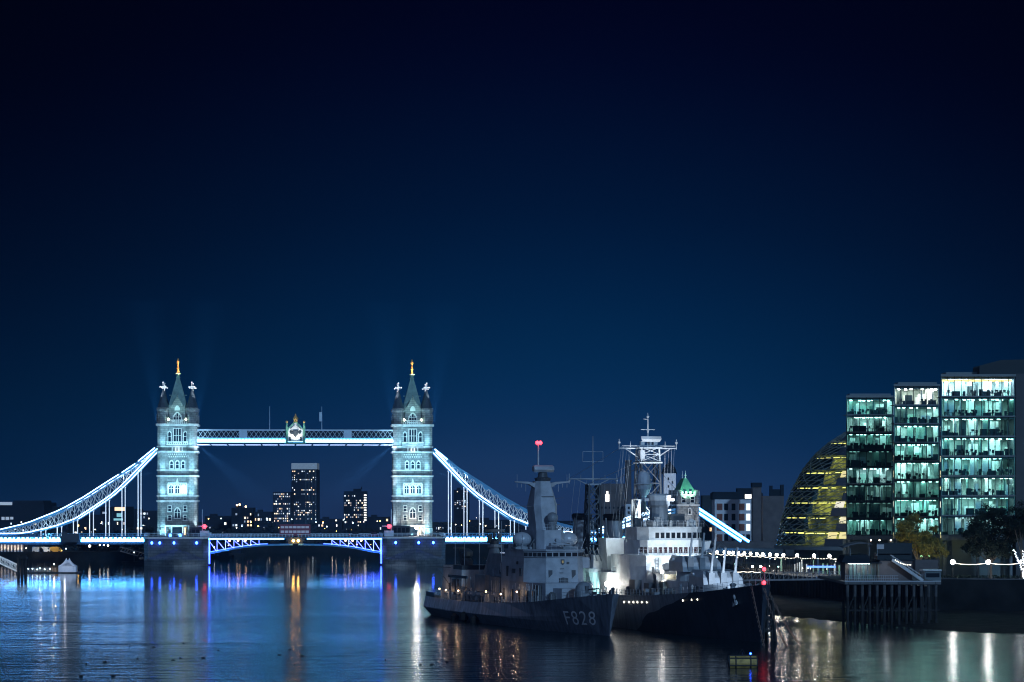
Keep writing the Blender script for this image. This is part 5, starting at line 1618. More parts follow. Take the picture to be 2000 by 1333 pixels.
def office(px0, px1, pytop, d, pybot, nfl, npane, lights, label, ordn, roof_extra=None):
    s = F/d
    x0, x1 = PX(px0, d), PX(px1, d)
    zt, zb = PZ(pytop, d), PZ(pybot, d)
    root = empty('office_building', ((x0+x1)/2, d, GZ), 0, label, 'office building', 'stepped glass office blocks')
    cx = (x0+x1)/2
    def L(x): return x - cx
    Zl = lambda z: z - GZ
    fh = (zt - zb)/nfl
    kk = (x0+x1)/2/d*1.06      # sideways drift of the skewed rooms per metre of depth
    dep = 9.0
    b = MB()    # core, back wall, roof parapet, soffit and columns to the ground
    k0, k1 = x0/d*dep*1.08, x1/d*dep*1.08      # the block is skewed in plan: its flanks run back along the street
    b.box(L(x0)+k0, L(x1)+k1, dep, dep+.4, Zl(zb), Zl(zt))
    for xx, ks, t_ in ((L(x0), k0, .25), (L(x1)-.25, k1, .25)):
        b.prism([(xx, .12), (xx+t_, .12), (xx+ks+t_, dep), (xx+ks, dep)], Zl(zb), Zl(zt))
    b.build('shell_wall', M['inner_wall'], root)
    r = MB(); r.prism([(L(x0)-.1, -.35), (L(x1)+.1, -.35), (L(x1)+k1, dep+.5), (L(x0)+k0, dep+.5)], Zl(zt), Zl(zt)+.5); r.box(L(x0)+k0, L(x1), 3.5, dep, Zl(zt)+.5, Zl(zt)+1.1)
    r.build('roof', M['frame'], root)
    f = MB(); f.prism([(L(x0)-.1, -.7), (L(x1)+.1, -.7), (L(x1)+k1, dep), (L(x0)+k0, dep)], Zl(zb)-1.0, Zl(zb)-.05)
    f.build('canopy', M['frame'], root)
    g = MB(); g.box(L(x0)+.3, L(x1)-.3, 3.5, dep, 0, Zl(zb)-1.0); g.build('lobby', M['inner_dark'], root)
    for i in range(3):
        k = MB(); xx = L(x0) + .8 + (x1-x0-1.6)*i/2; k.cone((xx, .6, 0), (xx, .6, Zl(zb)-1.0), .35, .35, 10); k.build('column', M['frame'], root)
    # mullions: one grid per facade
    mu = MB()
    for i in range(npane+1):
        xx = L(x0) + (x1-x0)*i/npane
        mu.box(xx-.05, xx+.05, -.16, .1, Zl(zb), Zl(zt))
    mu.build('mullion_grid', M['frame_dark'], root)
    for k in range(nfl):
        z0 = zb + fh*k; z1 = z0 + fh
        col, pw, wallm = lights[k]
        wv = random.choice((0, .1, .25, .45)); colv = tuple(c_*(1-wv) + q_*wv for c_, q_ in zip(col, (1.0, .97, .92)))
        sl = MB(); PL = [(L(x0), -.22), (L(x1), -.22), (L(x1)+k1-.26, dep-.01), (L(x0)+k0+.26, dep-.01)]; sl.prism(PL, Zl(z0)-.16, Zl(z0)+.12); PL2 = [(L(x0)+.27, .3), (L(x1)-.27, .3), (L(x1)+k1-.27, dep-.02), (L(x0)+k0+.27, dep-.02)]; sl.prism(PL2, Zl(z1)-.5, Zl(z1)-.17)
        slo = sl.build('floor_slab', M['frame_dark'] if pw < .5 else M['frame'], root)
        fl = MB(); fl.box(L(x0)+.3, L(x1)-.3, .4, dep-.1, Zl(z0)+.125, Zl(z0)+.16); fl.build('carpet', M['carpet'], slo)
        gl = MB(); gl.box(L(x0), L(x1), -.06, .0, Zl(z0)+.12, Zl(z1)-.16)
        gl.build('glazing', M['teal_glass'] if col != WARM and not (ordn == 2 and k == nfl-1) else M['clear_glass'], root)
        if pw > 0:
            cl_ = MB(); a = L(x0) + .7
            while a < L(x1) - .7:
                if random.random() < .85:
                    y0_l = random.choice((1.0, 1.6, 2.6)); y1_l = random.choice((5.0, 6.6, 7.6))
                    cl_.prism([(a+y0_l*kk, y0_l), (a+.62+y0_l*kk, y0_l), (a+.62+y1_l*kk, y1_l), (a+y1_l*kk, y1_l)], Zl(z1)-.56, Zl(z1)-.51)
                a += random.choice((.9, 1.2, 1.6))
            if cl_.v: cl_.build('ceiling_light', ceil_glow(colv, pw*13.0), root)
            # partitions and cupboards breaking up the room
            pt = MB(); pt.c = 0
            nxt = L(x0) + .6
            while nxt < L(x1) - 1.2:
                w_ = random.uniform(.5, 2.2); y = random.choice((2.2, 3.2, 4.5, 6.0))
                pt.c = random.choice((0, 0, 1, 2))
                hgt = random.choice((fh-.66, fh-.66, 1.9, 2.3))
                pt.box(nxt+y*kk, nxt+w_+y*kk, y, y+.15, Zl(z0)+.17, Zl(z0)+hgt)
                if random.random() < .5: pt.cone((nxt+w_+.3, 1.8, Zl(z0)+.17), (nxt+w_+.3, 1.8, Zl(z1)-.52), .22, .22, 8)
                nxt += w_ + random.uniform(.2, 1.6)
            pt.build('partition', [M['inner_white'], M['inner_dark'], M['panel_grn']], root)
            sc_ = MB(); a = L(x0) + .3     # low cupboards and plants against the glass
            while a < L(x1) - .8:
                w_ = random.uniform(.4, 1.8); e = min(a + w_, L(x1)-.3)
                if random.random() < .62: sc_.box(a, e, .35, .8, Zl(z0)+.165, Zl(z0) + random.choice((.75, .95, 1.1, 1.5)))
                a = e + random.choice((0.05, .3, .7))
            sc_.build('sill_cupboard', M['desk'], root)
            wb_ = MB(); 
            for q in range(random.randint(1, 3)):
                a = random.uniform(L(x0)+.6, L(x1)-2.4); yy = random.uniform(3.0, 7.5)
                wb_.box(a+yy*kk, a+yy*kk+random.uniform(.8, 2.0), yy, yy+.08, Zl(z0)+random.choice((.2, .9)), Zl(z0)+random.uniform(2.4, fh-.7))
            wb_.build('white_screen', M['inner_white'], root)
            # desks along the glass: each one a thing of its own, standing on the floor
            nd = max(3, int((x1-x0)/1.9))
            ords = ['lowest', 'second', 'third', 'fourth', 'fifth', 'sixth', 'seventh', 'top']
            for j in range(nd):
                if random.random() < .22: continue
                xx = x0 + .8 + (x1-x0-1.6)*(j+.5)/nd + random.uniform(-.3, .3)
                w_ = random.uniform(1.1, 1.6)
                de = MB()
                de.box(-w_/2, w_/2, 0, .7, .68, .74)
                for sx in (-1, 1): de.box(sx*(w_/2-.05)-.04, sx*(w_/2-.05)+.04, .05, .65, 0, .68)
                de.box(-.42, .18, .3, .36, .86, 1.28); de.box(-.15, -.08, .3, .36, .74, .9)
                if random.random() < .6:
                    de.box(w_*.2, w_*.2+.46, -.55, -.48, .5, 1.15); de.box(w_*.2, w_*.2+.46, -.55, -.1, .44, .5); de.cone((w_*.2+.23, -.3, 0), (w_*.2+.23, -.3, .45), .05, .05, 5)
                do = de.build('office_desk', M['desk'])
                do.location = (xx, d + random.uniform(.9, 1.5), z0 + .16)
                tag(do, 'dark desk with screen behind glass on the %s office floor of the %s block' % (ords[k], ('left', 'middle', 'tallest')[ordn]), 'desk', 'desks on the %s floor of the %s office block' % (ords[k], ('left', 'middle', 'tallest')[ordn]))
    return root
M['panel_grn'] = mat('green tinted partition', (0.28, 0.48, 0.42), 0.7)

LA = [(TEAL, .42, 'inner_wall'), (TEAL, .10, 'inner_dark'), (TEAL, .14, 'inner_dark'), (COOL, .9, 'inner_wall'), (TEAL, .06, 'inner_dark'), (TEAL, .34, 'inner_dark'), (TEAL, 1.0, 'inner_wall'), (TEAL, .75, 'inner_wall')]
LB = [(TEAL, .85, 'inner_wall'), (TEAL, 1.05, 'inner_wall'), (TEAL, .85, 'inner_wall'), (TEAL, .9, 'inner_wall'), (TEAL, .7, 'inner_wall'), (TEAL, .55, 'inner_wall'), (TEAL, .75, 'inner_wall'), (WARM, 1.5, 'inner_wall')]
LC = [(COOL, .5, 'inner_wall'), (TEAL, .55, 'inner_wall'), (TEAL, .9, 'inner_wall'), (TEAL, .55, 'inner_dark'), (TEAL, .85, 'inner_wall'), (TEAL, .7, 'inner_wall'), (TEAL, .6, 'inner_wall'), (COOL, 2.4, 'inner_wall')]
offA = office(1653, 1744, 777, 600, 1046, 8, 7, LA, 'lowest glass office block with several dark floors, beside the domed glass hall', 0)
offB = office(1746, 1835, 755, 574, 1046, 8, 7, LB, 'middle glass office block with a warm lit top floor', 1)
offC = office(1838, 1983, 736, 526, 1046, 8, 11, LC, 'tallest glass office block at right with a bright white top floor', 2)
# amber valance at the top floor of the tallest block
v = MB(); v.box(-7.4, 6.9, .05, .2, PZ(741, 526)-GZ-.5, PZ(741, 526)-GZ-.1); v.build('amber_valance', glow('amber valance light', (1.0, .62, .12), 2.2), offC)
v = MB(); v.prism([(7.72, -.3), (9.6, -.3), (9.6, 9.4), (7.72, 9.4)], 0, PZ(736, 526)-GZ+.6); v.build('stone_pier', mat('grey stone cladding', (0.035, 0.045, 0.055), .7, var=.15), offC)
v = MB(); v.xprism([(PX(1908, 530)-PX(1910.5, 526), PZ(737, 526)-GZ), (PX(1908, 530)-PX(1910.5, 526), PZ(716, 530)-GZ), (PX(1950, 530)-PX(1910.5, 526), PZ(705, 530)-GZ), (PX(2040, 530)-PX(1910.5, 526), PZ(703, 530)-GZ), (PX(2040, 530)-PX(1910.5, 526), PZ(737, 526)-GZ)], 1.0, 8.5)
v.build('roof_plant', M['frame_dark'], offC)
v = MB()
x_ = PX(1984, 528)
v.box(x_+2.0, x_+16, 529, 540, GZ, PZ(760, 529)); ob = v.build('office_wing', M['frame_dark'])
tag(ob, 'dark unlit office wing cut by the right edge of the photo', 'building')

# ------------------------------------------------------------------ domed glass hall
DH = 690.0
hall = empty('domed_hall', (PX(1690, DH), DH, GZ), 0, 'leaning egg-shaped glass hall glowing yellow inside its diagonal grid', 'hall')
HC = Vector((PX(1690, DH), DH, 0))
LEFT = [(1066, 1517), (1040, 1521), (1000, 1531), (960, 1546), (920, 1567), (890, 1590), (865, 1619), (845, 1650), (832, 1690)]
def hall_ring(z):
    py = HZ + (EYE - z)*F/DH
    lx = lerp_tab([(p[0], p[1]) for p in sorted(LEFT)], py)
    xl = PX(lx, DH) - HC.x
    zz = (z - PZ(1066, DH))/(PZ(832, DH) - PZ(1066, DH))
    cx = 2.0 + 9.0*zz
    r = max(.3, cx - xl)
    return cx, r
ZB, ZT = PZ(1066, DH), PZ(834, DH)
NA, NZ = 44, 22
def hp(a, z, k=1.0):
    cx, r = hall_ring(z)
    return Vector((cx + r*k*math.cos(a), r*k*math.sin(a), z - GZ))
sk = MB()
rings = []
for j in range(NZ+1):
    z = ZB + (ZT-ZB)*j/NZ
    rings.append([hp(2*math.pi*i/NA, z) for i in range(NA)])
sk.loft(rings, cap=False)
sk.build('glass_skin', glass('smoky hall glass', (0.78, 0.86, 0.66), 0.22), hall, smooth=True)
# opaque leaning bands with their window strips, on the side turned to the right
def split(z):   # angle where the open diagrid ends and the banded side begins
    zz = (z-ZB)/(ZT-ZB)
    px_split = 1598 + 52*zz + (8 if int(zz*8) % 2 else -6)
    xs_ = PX(px_split, DH) - HC.x
    cx, r = hall_ring(z)
    q = max(-1, min(1, (xs_-cx)/r))
    return -math.acos(q)
dg = MB()
for j in range(NZ):
    z0 = ZB + (ZT-ZB)*j/NZ; z1 = ZB + (ZT-ZB)*(j+1)/NZ
    dg.tube([hp(-math.pi*(1.0 + .02) + math.pi*1.04*i/30, z0, 1.004) for i in range(31)], .11, 4)
    for i in range(24):
        a0 = -math.pi*1.02 + (math.pi*1.0)*i/24; a1 = a0 + math.pi/24
        if a0 > split(z0): continue
        dg.cone(hp(a0, z0, 1.006), hp(a1, z1, 1.006), .12, .12, 4)
        if i % 2 == j % 2: dg.cone(hp(a1, z0, 1.006), hp(a0, z1, 1.006), .09, .09, 4)
dg.build('diagrid', mat('hall frame metal', (.16, .22, .22), .5), hall)
nf = 8
bandm = mat('dark solar panels', (0.05, 0.065, 0.085), .35, var=.15)
for k in range(nf):
    z0 = ZB + (ZT-ZB)*k/(nf); z1 = ZB + (ZT-ZB)*(k+1)/nf
    zm = z0 + (z1-z0)*.52
    sl = MB(); cx, r = hall_ring(z0); sl.lathe(cx, 0, [(r*.96, z0-GZ), (r*.96, z0-GZ+.35)], 40)
    sl.build('floor_slab', M['frame'], hall)
    bp_ = MB(); n = 14
    s0 = split((z0+z1)/2)
    A = [s0 + (0.5 - s0)*i/n for i in range(n+1)]
    bp_.loft([[hp(a, z0, 1.012) for a in A], [hp(a, zm, 1.03) for a in A], [hp(a, zm, 1.0) for a in A]], cap=False, closed=False)
    bp_.build('solar_band', bandm, hall)
    wn = MB(); n2 = 22
    for i in range(n2):
        a0 = s0 + (.5-s0)*(i+.1)/n2; a1 = s0 + (.5-s0)*(i+.9)/n2
        wn.quad(hp(a0, zm+.1, 1.006), hp(a1, zm+.1, 1.006), hp(a1, z1-.15, 1.008), hp(a0, z1-.15, 1.008))
    wn.build('window_band', glow('lit hall window', ((1.0, .82, .22), (1.0, .9, .62), (1.0, .86, .40))[(k*2) % 3 if k < 3 else 0], (.9, .85, .9, .8, .8, .6, .1, .03)[k]), hall, recalc=False)
    # ring of yellow ceiling lights inside the diagrid
    yl = MB()
    for i in range(26):
        a = -math.pi*1.0 + 2.3*i/26
        if random.random() < (.55 if k < 7 else .15):
            for k0_, k1_ in ((.76, .84), (.87, .95)):
                p = hp(a, z1-.55, k0_); q_ = hp(a+.03, z1-.55, k1_); yl.beam(p, q_, .7, .1)
    if yl.v: yl.build('ceiling_light', glow('yellow hall light', (1.0, .88, .26), (4, 4.5, 5, 4.5, 4.5, 3.5, 2, 1)[k]), hall)
    co_ = MB(); cx, r = hall_ring(z0); co_.lathe(cx, 0, [(r*.70, z0-GZ+.36), (hall_ring(z1)[1]*.70, z1-GZ)], 28); co_.build('core_wall', M['hall_core'] if 'hall_core' in M else M.setdefault('hall_core', mat('hall core', (.45, .47, .28), .8, var=.75, vscale=.45)), hall)
rim = MB(); cx, r = hall_ring(ZB); rim.lathe(cx, 0, [(r*1.02, ZB-GZ-.9), (r*1.03, ZB-GZ+.1), (r*.9, ZB-GZ+.1)], 44); rim.build('rim', M['frame'], hall)
gf = MB(); gf.lathe(cx, 2, [(r*.8, 0), (r*.8, ZB-GZ-.9)], 30); gf.build('ground_floor_wall', M['inner_dark'], hall)
for i in range(9):
    a = -math.pi + math.pi*i/8; k = MB(); k.cone((cx+r*.92*math.cos(a), r*.92*math.sin(a), 0), (cx+r*.92*math.cos(a), r*.92*math.sin(a), ZB-GZ-.9), .3, .3, 8); k.build('column', M['frame'], hall)

# ------------------------------------------------------------------ warehouses and brick buildings beyond the hall
M['brick'] = mat('red brick', (0.30, 0.11, 0.075), 0.85, var=0.25, vscale=.5, brick=(.6, .25, .03))
M['brick_buff'] = mat('buff brick', (0.13, 0.115, 0.115), 0.9, spec=0.15, var=0.2, vscale=.4)
M['render'] = mat('white render', (0.62, 0.64, 0.68), 0.8, var=0.08)
M['dark_roof'] = mat('dark roofing', (0.02, 0.028, 0.038), 0.9, spec=0.1)
M['pane_cool'] = glow('cool lit pane', (0.80, 0.92, 1.0), 1.4)
M['pane_yellow'] = glow('warm lit window pane', (1.0, 0.80, 0.52), 1.8)
M['pane_amber'] = glow('amber lit window pane', (1.0, 0.62, 0.30), 1.5)
M['pane_white'] = glow('white lit window pane', (1.0, 0.95, 0.86), 2.4)
def pbox(mb, px0, px1, py0, py1, d, depth):
    mb.box(PX(px0, d), PX(px1, d), d, d+depth, min(PZ(py0, d), PZ(py1, d)), max(PZ(py0, d), PZ(py1, d))); return mb
def panes(parent, cells, d, m, name='window', yo=-.08):
    for (a, b_, c_, e) in cells:
        w_ = MB(); w_.box(PX(a, d), PX(b_, d), d+yo, d-.005, PZ(e, d), PZ(c_, d)); w_.build(name, M[m], parent)
D1 = 960.0
b = MB(); pbox(b, 1396, 1487, 976, 1060, D1, 14)
wh = b.build('warehouse_block', M['render'])
tag(wh, 'white-framed riverside block with red brick panels beside the tall chimney', 'building')
b = MB(); pbox(b, 1392, 1490, 964, 976, D1+1, 12); b.xprism([(PX(1392, D1), PZ(964, D1)), (PX(1396, D1), PZ(961, D1)), (PX(1486, D1), PZ(961, D1)), (PX(1490, D1), PZ(964, D1))], D1+1, D1+12); pbox(b, 1440, 1468, 954, 962, D1+4, 6); b.build('roof', M['dark_roof'], wh)
for r_ in range(4):
    for c_ in range(6):
        x = 1400 + c_*14.4; y = 984 + r_*20
        m = 'brick' if c_ in (0, 3) else ('pane_cool' if (c_ in (4, 5) and r_ < 3) else 'dark_glass')
        k = MB(); k.box(PX(x, D1), PX(x+ (11 if c_ in (0, 3) else 7.5), D1), D1-.1, D1-.01, PZ(y+13, D1), PZ(y, D1)); k.build('brick_panel' if m == 'brick' else 'window', M[m], wh)
panes(wh, [(1455, 1468, 966, 974)], D1+1, 'pane_white')
b = MB(); pbox(b, 1470, 1487, 951, 1060, 940, 5); ch_ = b.build('brick_chimney', M['brick_buff'])
tag(ch_, 'square buff brick chimney with a darker cap beside the white riverside block', 'chimney')
b = MB(); pbox(b, 1469, 1488, 943, 952, 939.7, 5.6); b.build('cap', M['dark_roof'], ch_)
b = MB(); pbox(b, 1490, 1531, 969, 1062, 955, 16); b2 = b.build('brick_warehouse', M['brick_buff'])
tag(b2, 'dark brick warehouse with two chimney stacks between the square chimney and domed hall', 'building')
b = MB(); pbox(b, 1504, 1509, 949, 969, 957, 3); pbox(b, 1525, 1531, 947, 969, 957, 3); pbox(b, 1509, 1525, 956, 969, 957.4, 3); b.build('chimney_stack', M['dark_roof'], b2)
b = MB(); pbox(b, 1372, 1402, 968, 1060, 1000, 10); b3 = b.build('dark_building', M['frame_dark']); tag(b3, 'low dark building with one amber window behind the land ties', 'building')
panes(b3, [(1386, 1396, 1031, 1038)], 1000, 'pane_amber')
b = MB(); pbox(b, 1372, 1660, 1058, 1078, 935, 20); b4 = b.build('approach_viaduct', M['brick_buff']); tag(b4, 'long dark bridge approach viaduct behind the row of promenade lamps', 'viaduct')
# brewhouse with a cupola and its chimney, seen through the cruiser's masts
D2 = 1000.0
b = MB(); pbox(b, 1297, 1320, 925, 1050, D2, 7); br_ = b.build('brewhouse_tower', M['render'])
tag(br_, 'pale brewhouse tower with a domed lantern roof seen behind the cruiser bridge', 'tower')
b = MB(); xm = PX(1308, D2); b.lathe(xm, D2+3.5, [(2.8, PZ(925, D2)), (2.7, PZ(918, D2)), (2.0, PZ(911, D2)), (.8, PZ(906, D2)), (.2, PZ(898, D2)), (.05, PZ(893, D2))], 12); b.lathe(xm, D2+3.5, [(3.0, PZ(926, D2)), (3.0, PZ(922, D2))], 12); b.build('dome', M['dark_roof'], br_)
panes(br_, [(1304, 1307, 933, 938), (1304, 1307, 948, 953), (1312, 1315, 940, 945)], D2, 'dark_glass')
spot((PX(1300, 960), 960, PZ(1000, 960)), (xm, D2, PZ(935, D2)), 26000, (.75, .85, 1), 30, .8)
b = MB(); b.cone((PX(1227, D2), D2, 5), (PX(1227, D2), D2, PZ(901, D2)), 1.5, 1.2, 12); b.lathe(PX(1227, D2), D2, [(1.3, PZ(903, D2)), (1.45, PZ(900, D2)), (1.2, PZ(899, D2))], 12)
c2 = b.build('round_chimney', M['brick_buff']); tag(c2, 'slim dark round chimney between the two masts of the cruiser', 'chimney')
b = MB(); pbox(b, 1168, 1222, 955, 1058, D2, 18); b.xprism([(PX(1168, D2), PZ(955, D2)), (PX(1176, D2), PZ(945, D2)), (PX(1222, D2), PZ(945, D2)), (PX(1222, D2), PZ(955, D2))], D2, D2+18)
wb = b.build('riverside_warehouse', M['brick_buff']); tag(wb, 'dim riverside warehouse with a bright lit gable behind the cruiser funnels', 'building')
panes(wb, [(1182.5, 1190, 966, 980), (1184.5, 1188, 960, 966)], D2, 'pane_white', 'lit_gable', -.2)
panes(wb, [(1173+8*i, 1177+8*i, 990, 994) for i in range(6)], D2, 'dark_glass')
b = MB(); pbox(b, 1222, 1262, 985, 1050, D2-10, 10); wb = b.build('balcony_block', M['render']); tag(wb, 'pale balconied block behind the forward funnel of the cruiser', 'building')
panes(wb, [(1226+7*i, 1230+7*i, 990+9*j, 995+9*j) for i in range(5) for j in range(3)], D2-10, 'dark_glass')

# ------------------------------------------------------------------ promenade: lamps, festoons, railings, pier
M['post'] = mat('black lamp post', (0.02, 0.022, 0.025), 0.5)
def lamp_post(x, y, h_, big, lab, grp):
    root = empty('lamp_post', (x, y, GZ), 0, lab, 'street lamp', grp)
    p = MB(); p.cone((0, 0, 0), (0, 0, .8), .16, .11, 8); p.cone((0, 0, .8), (0, 0, h_-.45), .075, .06, 8); p.lathe(0, 0, [(.14, h_-.5), (.10, h_-.4)], 8)
    p.build('post', M['post'], root)
    g_ = MB(); g_.ball((0, 0, h_-.12), 0.46 if big else .36, n=10, k=7); g_.build('globe', M['lamp_big'] if big else M['lamp_row'], root)
    bulb((0, -.5, h_), 520 if big else 240, (1.0, .96, .88), root)
    return root
M['lamp_big'] = glow('white globe lamp', (0.86, 0.93, 1.0), 34.0)
M['lamp_row'] = glow('warm white globe lamp', (1.0, 0.93, 0.82), 34.0)
def festoon(pts, lab, sag, n=14):
    b = MB(); c_ = MB()
    for a, e in zip(pts[:-1], pts[1:]):
        a = Vector(a); e = Vector(e); prev = None
        for i in range(n+1):
            u = i/n; p = a.lerp(e, u) - Vector((0, 0, sag*4*u*(1-u)))
            if prev is not None: c_.cone(prev, p, .03, .03, 4)
            if i < n: b.ball(p - Vector((0, 0, .09)), .055, n=6, k=4)
            prev = p
    o = c_.build('festoon_cable', M['post'])
    tag(o, lab, 'string lights')
    b.build('bulb_string', M['bulbs'], o)
    return o
near = []
for px_, t in ((1861, 'left one of the three big star-like promenade lamps, by the pub'), (1930, 'middle one of the three big star-like promenade lamps, under the dark tree'), (1996, 'right one of the three big star-like promenade lamps, at the photo edge')):
    d_ = 508.0; z = PZ(1097, d_)
    lamp_post(PX(px_, d_), d_, z - GZ, True, t, 'big promenade lamps'); near.append((PX(px_, d_), d_, z-.2))
near.append((PX(2070, 508), 508, near[-1][2]))
festoon(near, 'glowing string of bulbs slung between the three big lamps', .32, 40)
M['q_teal'] = glow('teal lamp', (.5, 1.0, .9), 6.0); M['q_bl'] = glow('blue lamp', (.35, .55, 1.0), 7.0); M['q_gr'] = glow('green lamp', (.35, 1.0, .5), 4.0)
far = []
FP = [1400, 1415, 1424, 1432, 1442, 1454, 1466, 1478, 1490, 1504, 1517, 1530, 1557, 1590, 1620]
for i, px_ in enumerate(FP):
    d_ = 645 - 72*i/(len(FP)-1)
    z = PZ(1077.5 + 7.5*i/(len(FP)-1), d_)
    far.append((PX(px_, d_), d_, z - .5))
    lamp_post(PX(px_, d_), d_, z - GZ, False, 'white globe lamp in the close row of lamps on the promenade behind the cruiser bow', 'row of promenade lamps')
far.append((PX(1645, 570), 570, PZ(1092, 570)))
far.insert(0, (PX(1385, 650), 650, PZ(1080, 650)))
festoon(far, 'bright string of bulbs under the row of far promenade lamps', .25, 10)
fe2 = [(PX(1418 + 17*i, 560-6*i), 560-6*i, PZ(1117 - (1 if 0 < i < 4 else 0), 560-6*i)) for i in range(5)]
festoon(fe2, 'short string of warm bulbs along the pontoon brow right of the gun turrets', .12, 12)
for i, px_ in enumerate((1470, 1486)):
    q = MB(); d_ = 560; c_ = P(px_, 1107, d_); q.c = 0; q.ball(c_, .22, n=8, k=6); q.c = 1; q.cone(c_, c_ - Vector((0, 0, c_.z-GZ)), .05, .05, 6)
    tag(q.build('bollard_lamp', [M['lamp_white'], M['post']]), ('small white lamp on the quay, left of a pair' if i == 0 else 'small white lamp on the quay, right of a pair'), 'lamp', 'small quay lamps')

rn = random.Random(12)
for i in range(34):
    px_ = rn.uniform(1395, 1645); d_ = 640 - (px_-1395)*.26 + rn.uniform(2, 14)
    c_ = Vector((PX(px_, d_), d_, GZ + rn.choice((.9, 2.6, 2.6, 3.4))))
    q = MB(); q.c = 0; q.ball(c_, rn.uniform(.09, .18), n=6, k=5); q.c = 1; q.cone(c_, Vector((c_.x, c_.y, GZ)), .03, .03, 4)
    tag(q.build('garden_lamp', [M[rn.choice(('bulbs', 'q_teal', 'bulbs', 'q_bl'))], M['post']]), 'tiny lamp among the promenade kiosks below the row of globe lamps', 'lamp', 'tiny lamps among the promenade kiosks')
for px_, py in ((1812, 1080), (1806, 1074), (1818, 1071), (1800, 1087), (1815, 1086)):
    c_ = P(px_, py, 520); q = MB(); q.c = 0; q.ball(c_, .22, n=6, k=5); q.c = 1; q.cone(c_, Vector((c_.x, c_.y, GZ)), .03, .03, 4)
    tag(q.build('garden_lamp', [M['q_gr'], M['post']]), 'green or white lamp glowing through the yellow-leaved tree', 'lamp', 'lamps behind the yellow tree')
# railings of the quay, the boarding bridge and its blue-lit canopy
rb = MB(); d_ = 556
for i in range(30):
    x = PX(1500, d_) + (PX(1650, d_)-PX(1500, d_))*i/29; y = 584 - 46*i/29 + 2
    rb.cone((x + .8, y, GZ), (x + .8, y, GZ+1.25), .04, .04, 4)
for z in (.45, .85, 1.25): rb.cone((PX(1500, d_)+.8, 586, GZ+z), (PX(1650, d_)+.8, 540, GZ+z), .035, .035, 4)
tag(rb.build('quay_railing', M['wire']), 'thin grey railing along the quay edge between the bow and the pub', 'railing')
bd = MB()
p0, p1 = Vector((PX(1415, 548), 548, 5.0)), Vector((PX(1640, 520), 520, 6.2))
bd.beam(p0, p1, 2.4, .35); 
for i in range(26):
    u = i/25; p = p0.lerp(p1, u)
    bd.cone(p + Vector((0, -1.1, .1)), p + Vector((0, -1.1, 1.5)), .04, .04, 4)
    if i < 25:
        q_ = p0.lerp(p1, (i+1)/25); bd.cone(p + Vector((0, -1.1, .1)), q_ + Vector((0, -1.1, 1.5)), .03, .03, 4)
bd.cone(p0 + Vector((0, -1.1, 1.5)), p1 + Vector((0, -1.1, 1.5)), .06, .06, 5)
tag(bd.build('boarding_bridge', M['ship_pale']), 'pale truss boarding bridge running from the quay toward the cruiser', 'gangway')
bc = MB(); bc.c = 0
for x in (1580, 1600, 1620): bc.cone(P(x, 1125, 556), P(x, 1108, 556), .09, .09, 6)
bc.c = 1; pbox(bc, 1578, 1632, 1106, 1109.5, 555, 2)
tag(bc.build('ticket_shelter', [M['frame'], glow('blue lit fascia', (.08, .22, 1.0), 2.2)]), 'low quay shelter with a blue lit fascia left of the pub', 'shelter')
pr = MB(); pr.c = 0
for i in range(26):
    px_ = 1530 + i*4.6; d_ = 600 - 30*i/26; hgt = random.uniform(1.6, 3.2)
    pr.c = random.choice((0, 0, 1, 2)); pr.box(PX(px_, d_), PX(px_+random.uniform(1.2, 3.2), d_), d_+6, d_+6.4, GZ, GZ+hgt)
tag(pr.build('kiosk_row', [M['frame_dark'], glow('shop light', (.8, .95, 1.0), .5), glow('green shop light', (.3, 1.0, .6), .25)]), 'row of dim glazed kiosks below the domed hall', 'kiosk')

# ------------------------------------------------------------------ jetty with the pub
JD = 452.0; JT = PZ(1137, JD)
jt = MB()
jt.box(PX(1650, JD), PX(1838, JD), JD, 492, JT-.5, JT)
je = jt.build('jetty', M['granite']); tag(je, 'dark piled jetty carrying the glass-sided pub beside the foreshore', 'jetty')
for i in range(13):
    k = MB(); x = PX(1656 + 14.4*i, JD)
    zb = -1.0 if i < 4 else .1
    k.cone((x, JD+.5, zb), (x, JD+.5, JT-.5), .26, .26, 8); k.build('pile', M['pile'] if 'pile' in M else M.setdefault('pile', mat('timber pile', (.018, .018, .019), .85, var=.5, vscale=1.0)), je)
for i in range(13):
    k = MB(); x = PX(1660 + 14.4*i, JD)
    k.cone((x, JD+9, -.6), (x, JD+9, JT-.5), .26, .26, 8); k.build('pile', M['pile'], je)
k = MB()
for y in (JD+.5, JD+9): k.beam((PX(1655, JD), y, 2.6), (PX(1836, JD), y, 2.6), .16, .3)
for i in range(0, 12, 2): k.beam((PX(1656+14.4*i, JD), JD+.5, 2.4), (PX(1656+14.4*(i+1), JD), JD+.5, 5.6), .12, .2)
k.build('brace', M['pile'], je)
k = MB()
for i in range(13): k.lathe(PX(1656 + 14.4*i, JD), JD+.5, [(.28, JT-2.6), (.29, JT-.52)], 8)  # pale rings put the light on the pile tops into colour
k.build('lit_pile_top', mat('pile top with painted light', (.07, .073, .078), .8, var=.4, vscale=1.5), je)
k = MB(); k.box(PX(1650, JD), PX(1838, JD), JD+.0, JD+.25, JT+.003, JT+.2)
for i in range(24): k.cone((PX(1651+4.4*i, JD), JD+.15, JT), (PX(1651+4.4*i, JD), JD+.15, JT+1.15), .035, .035, 4)
for z in (.6, 1.15): k.cone((PX(1651, JD), JD+.15, JT+z), (PX(1755, JD), JD+.15, JT+z), .035, .035, 4)
k.build('guard_rail', M['wire'], je)
pub = empty('riverside_pub', (PX(1700, 458), 458.0, JT), 0, 'two-storey riverside pub with a lit glass bay and outside stair on the jetty', 'pub')
U = F/458.0
def pl(px): return PX(px, 458) - PX(1700, 458)
def pz(py): return PZ(py, 458) - JT
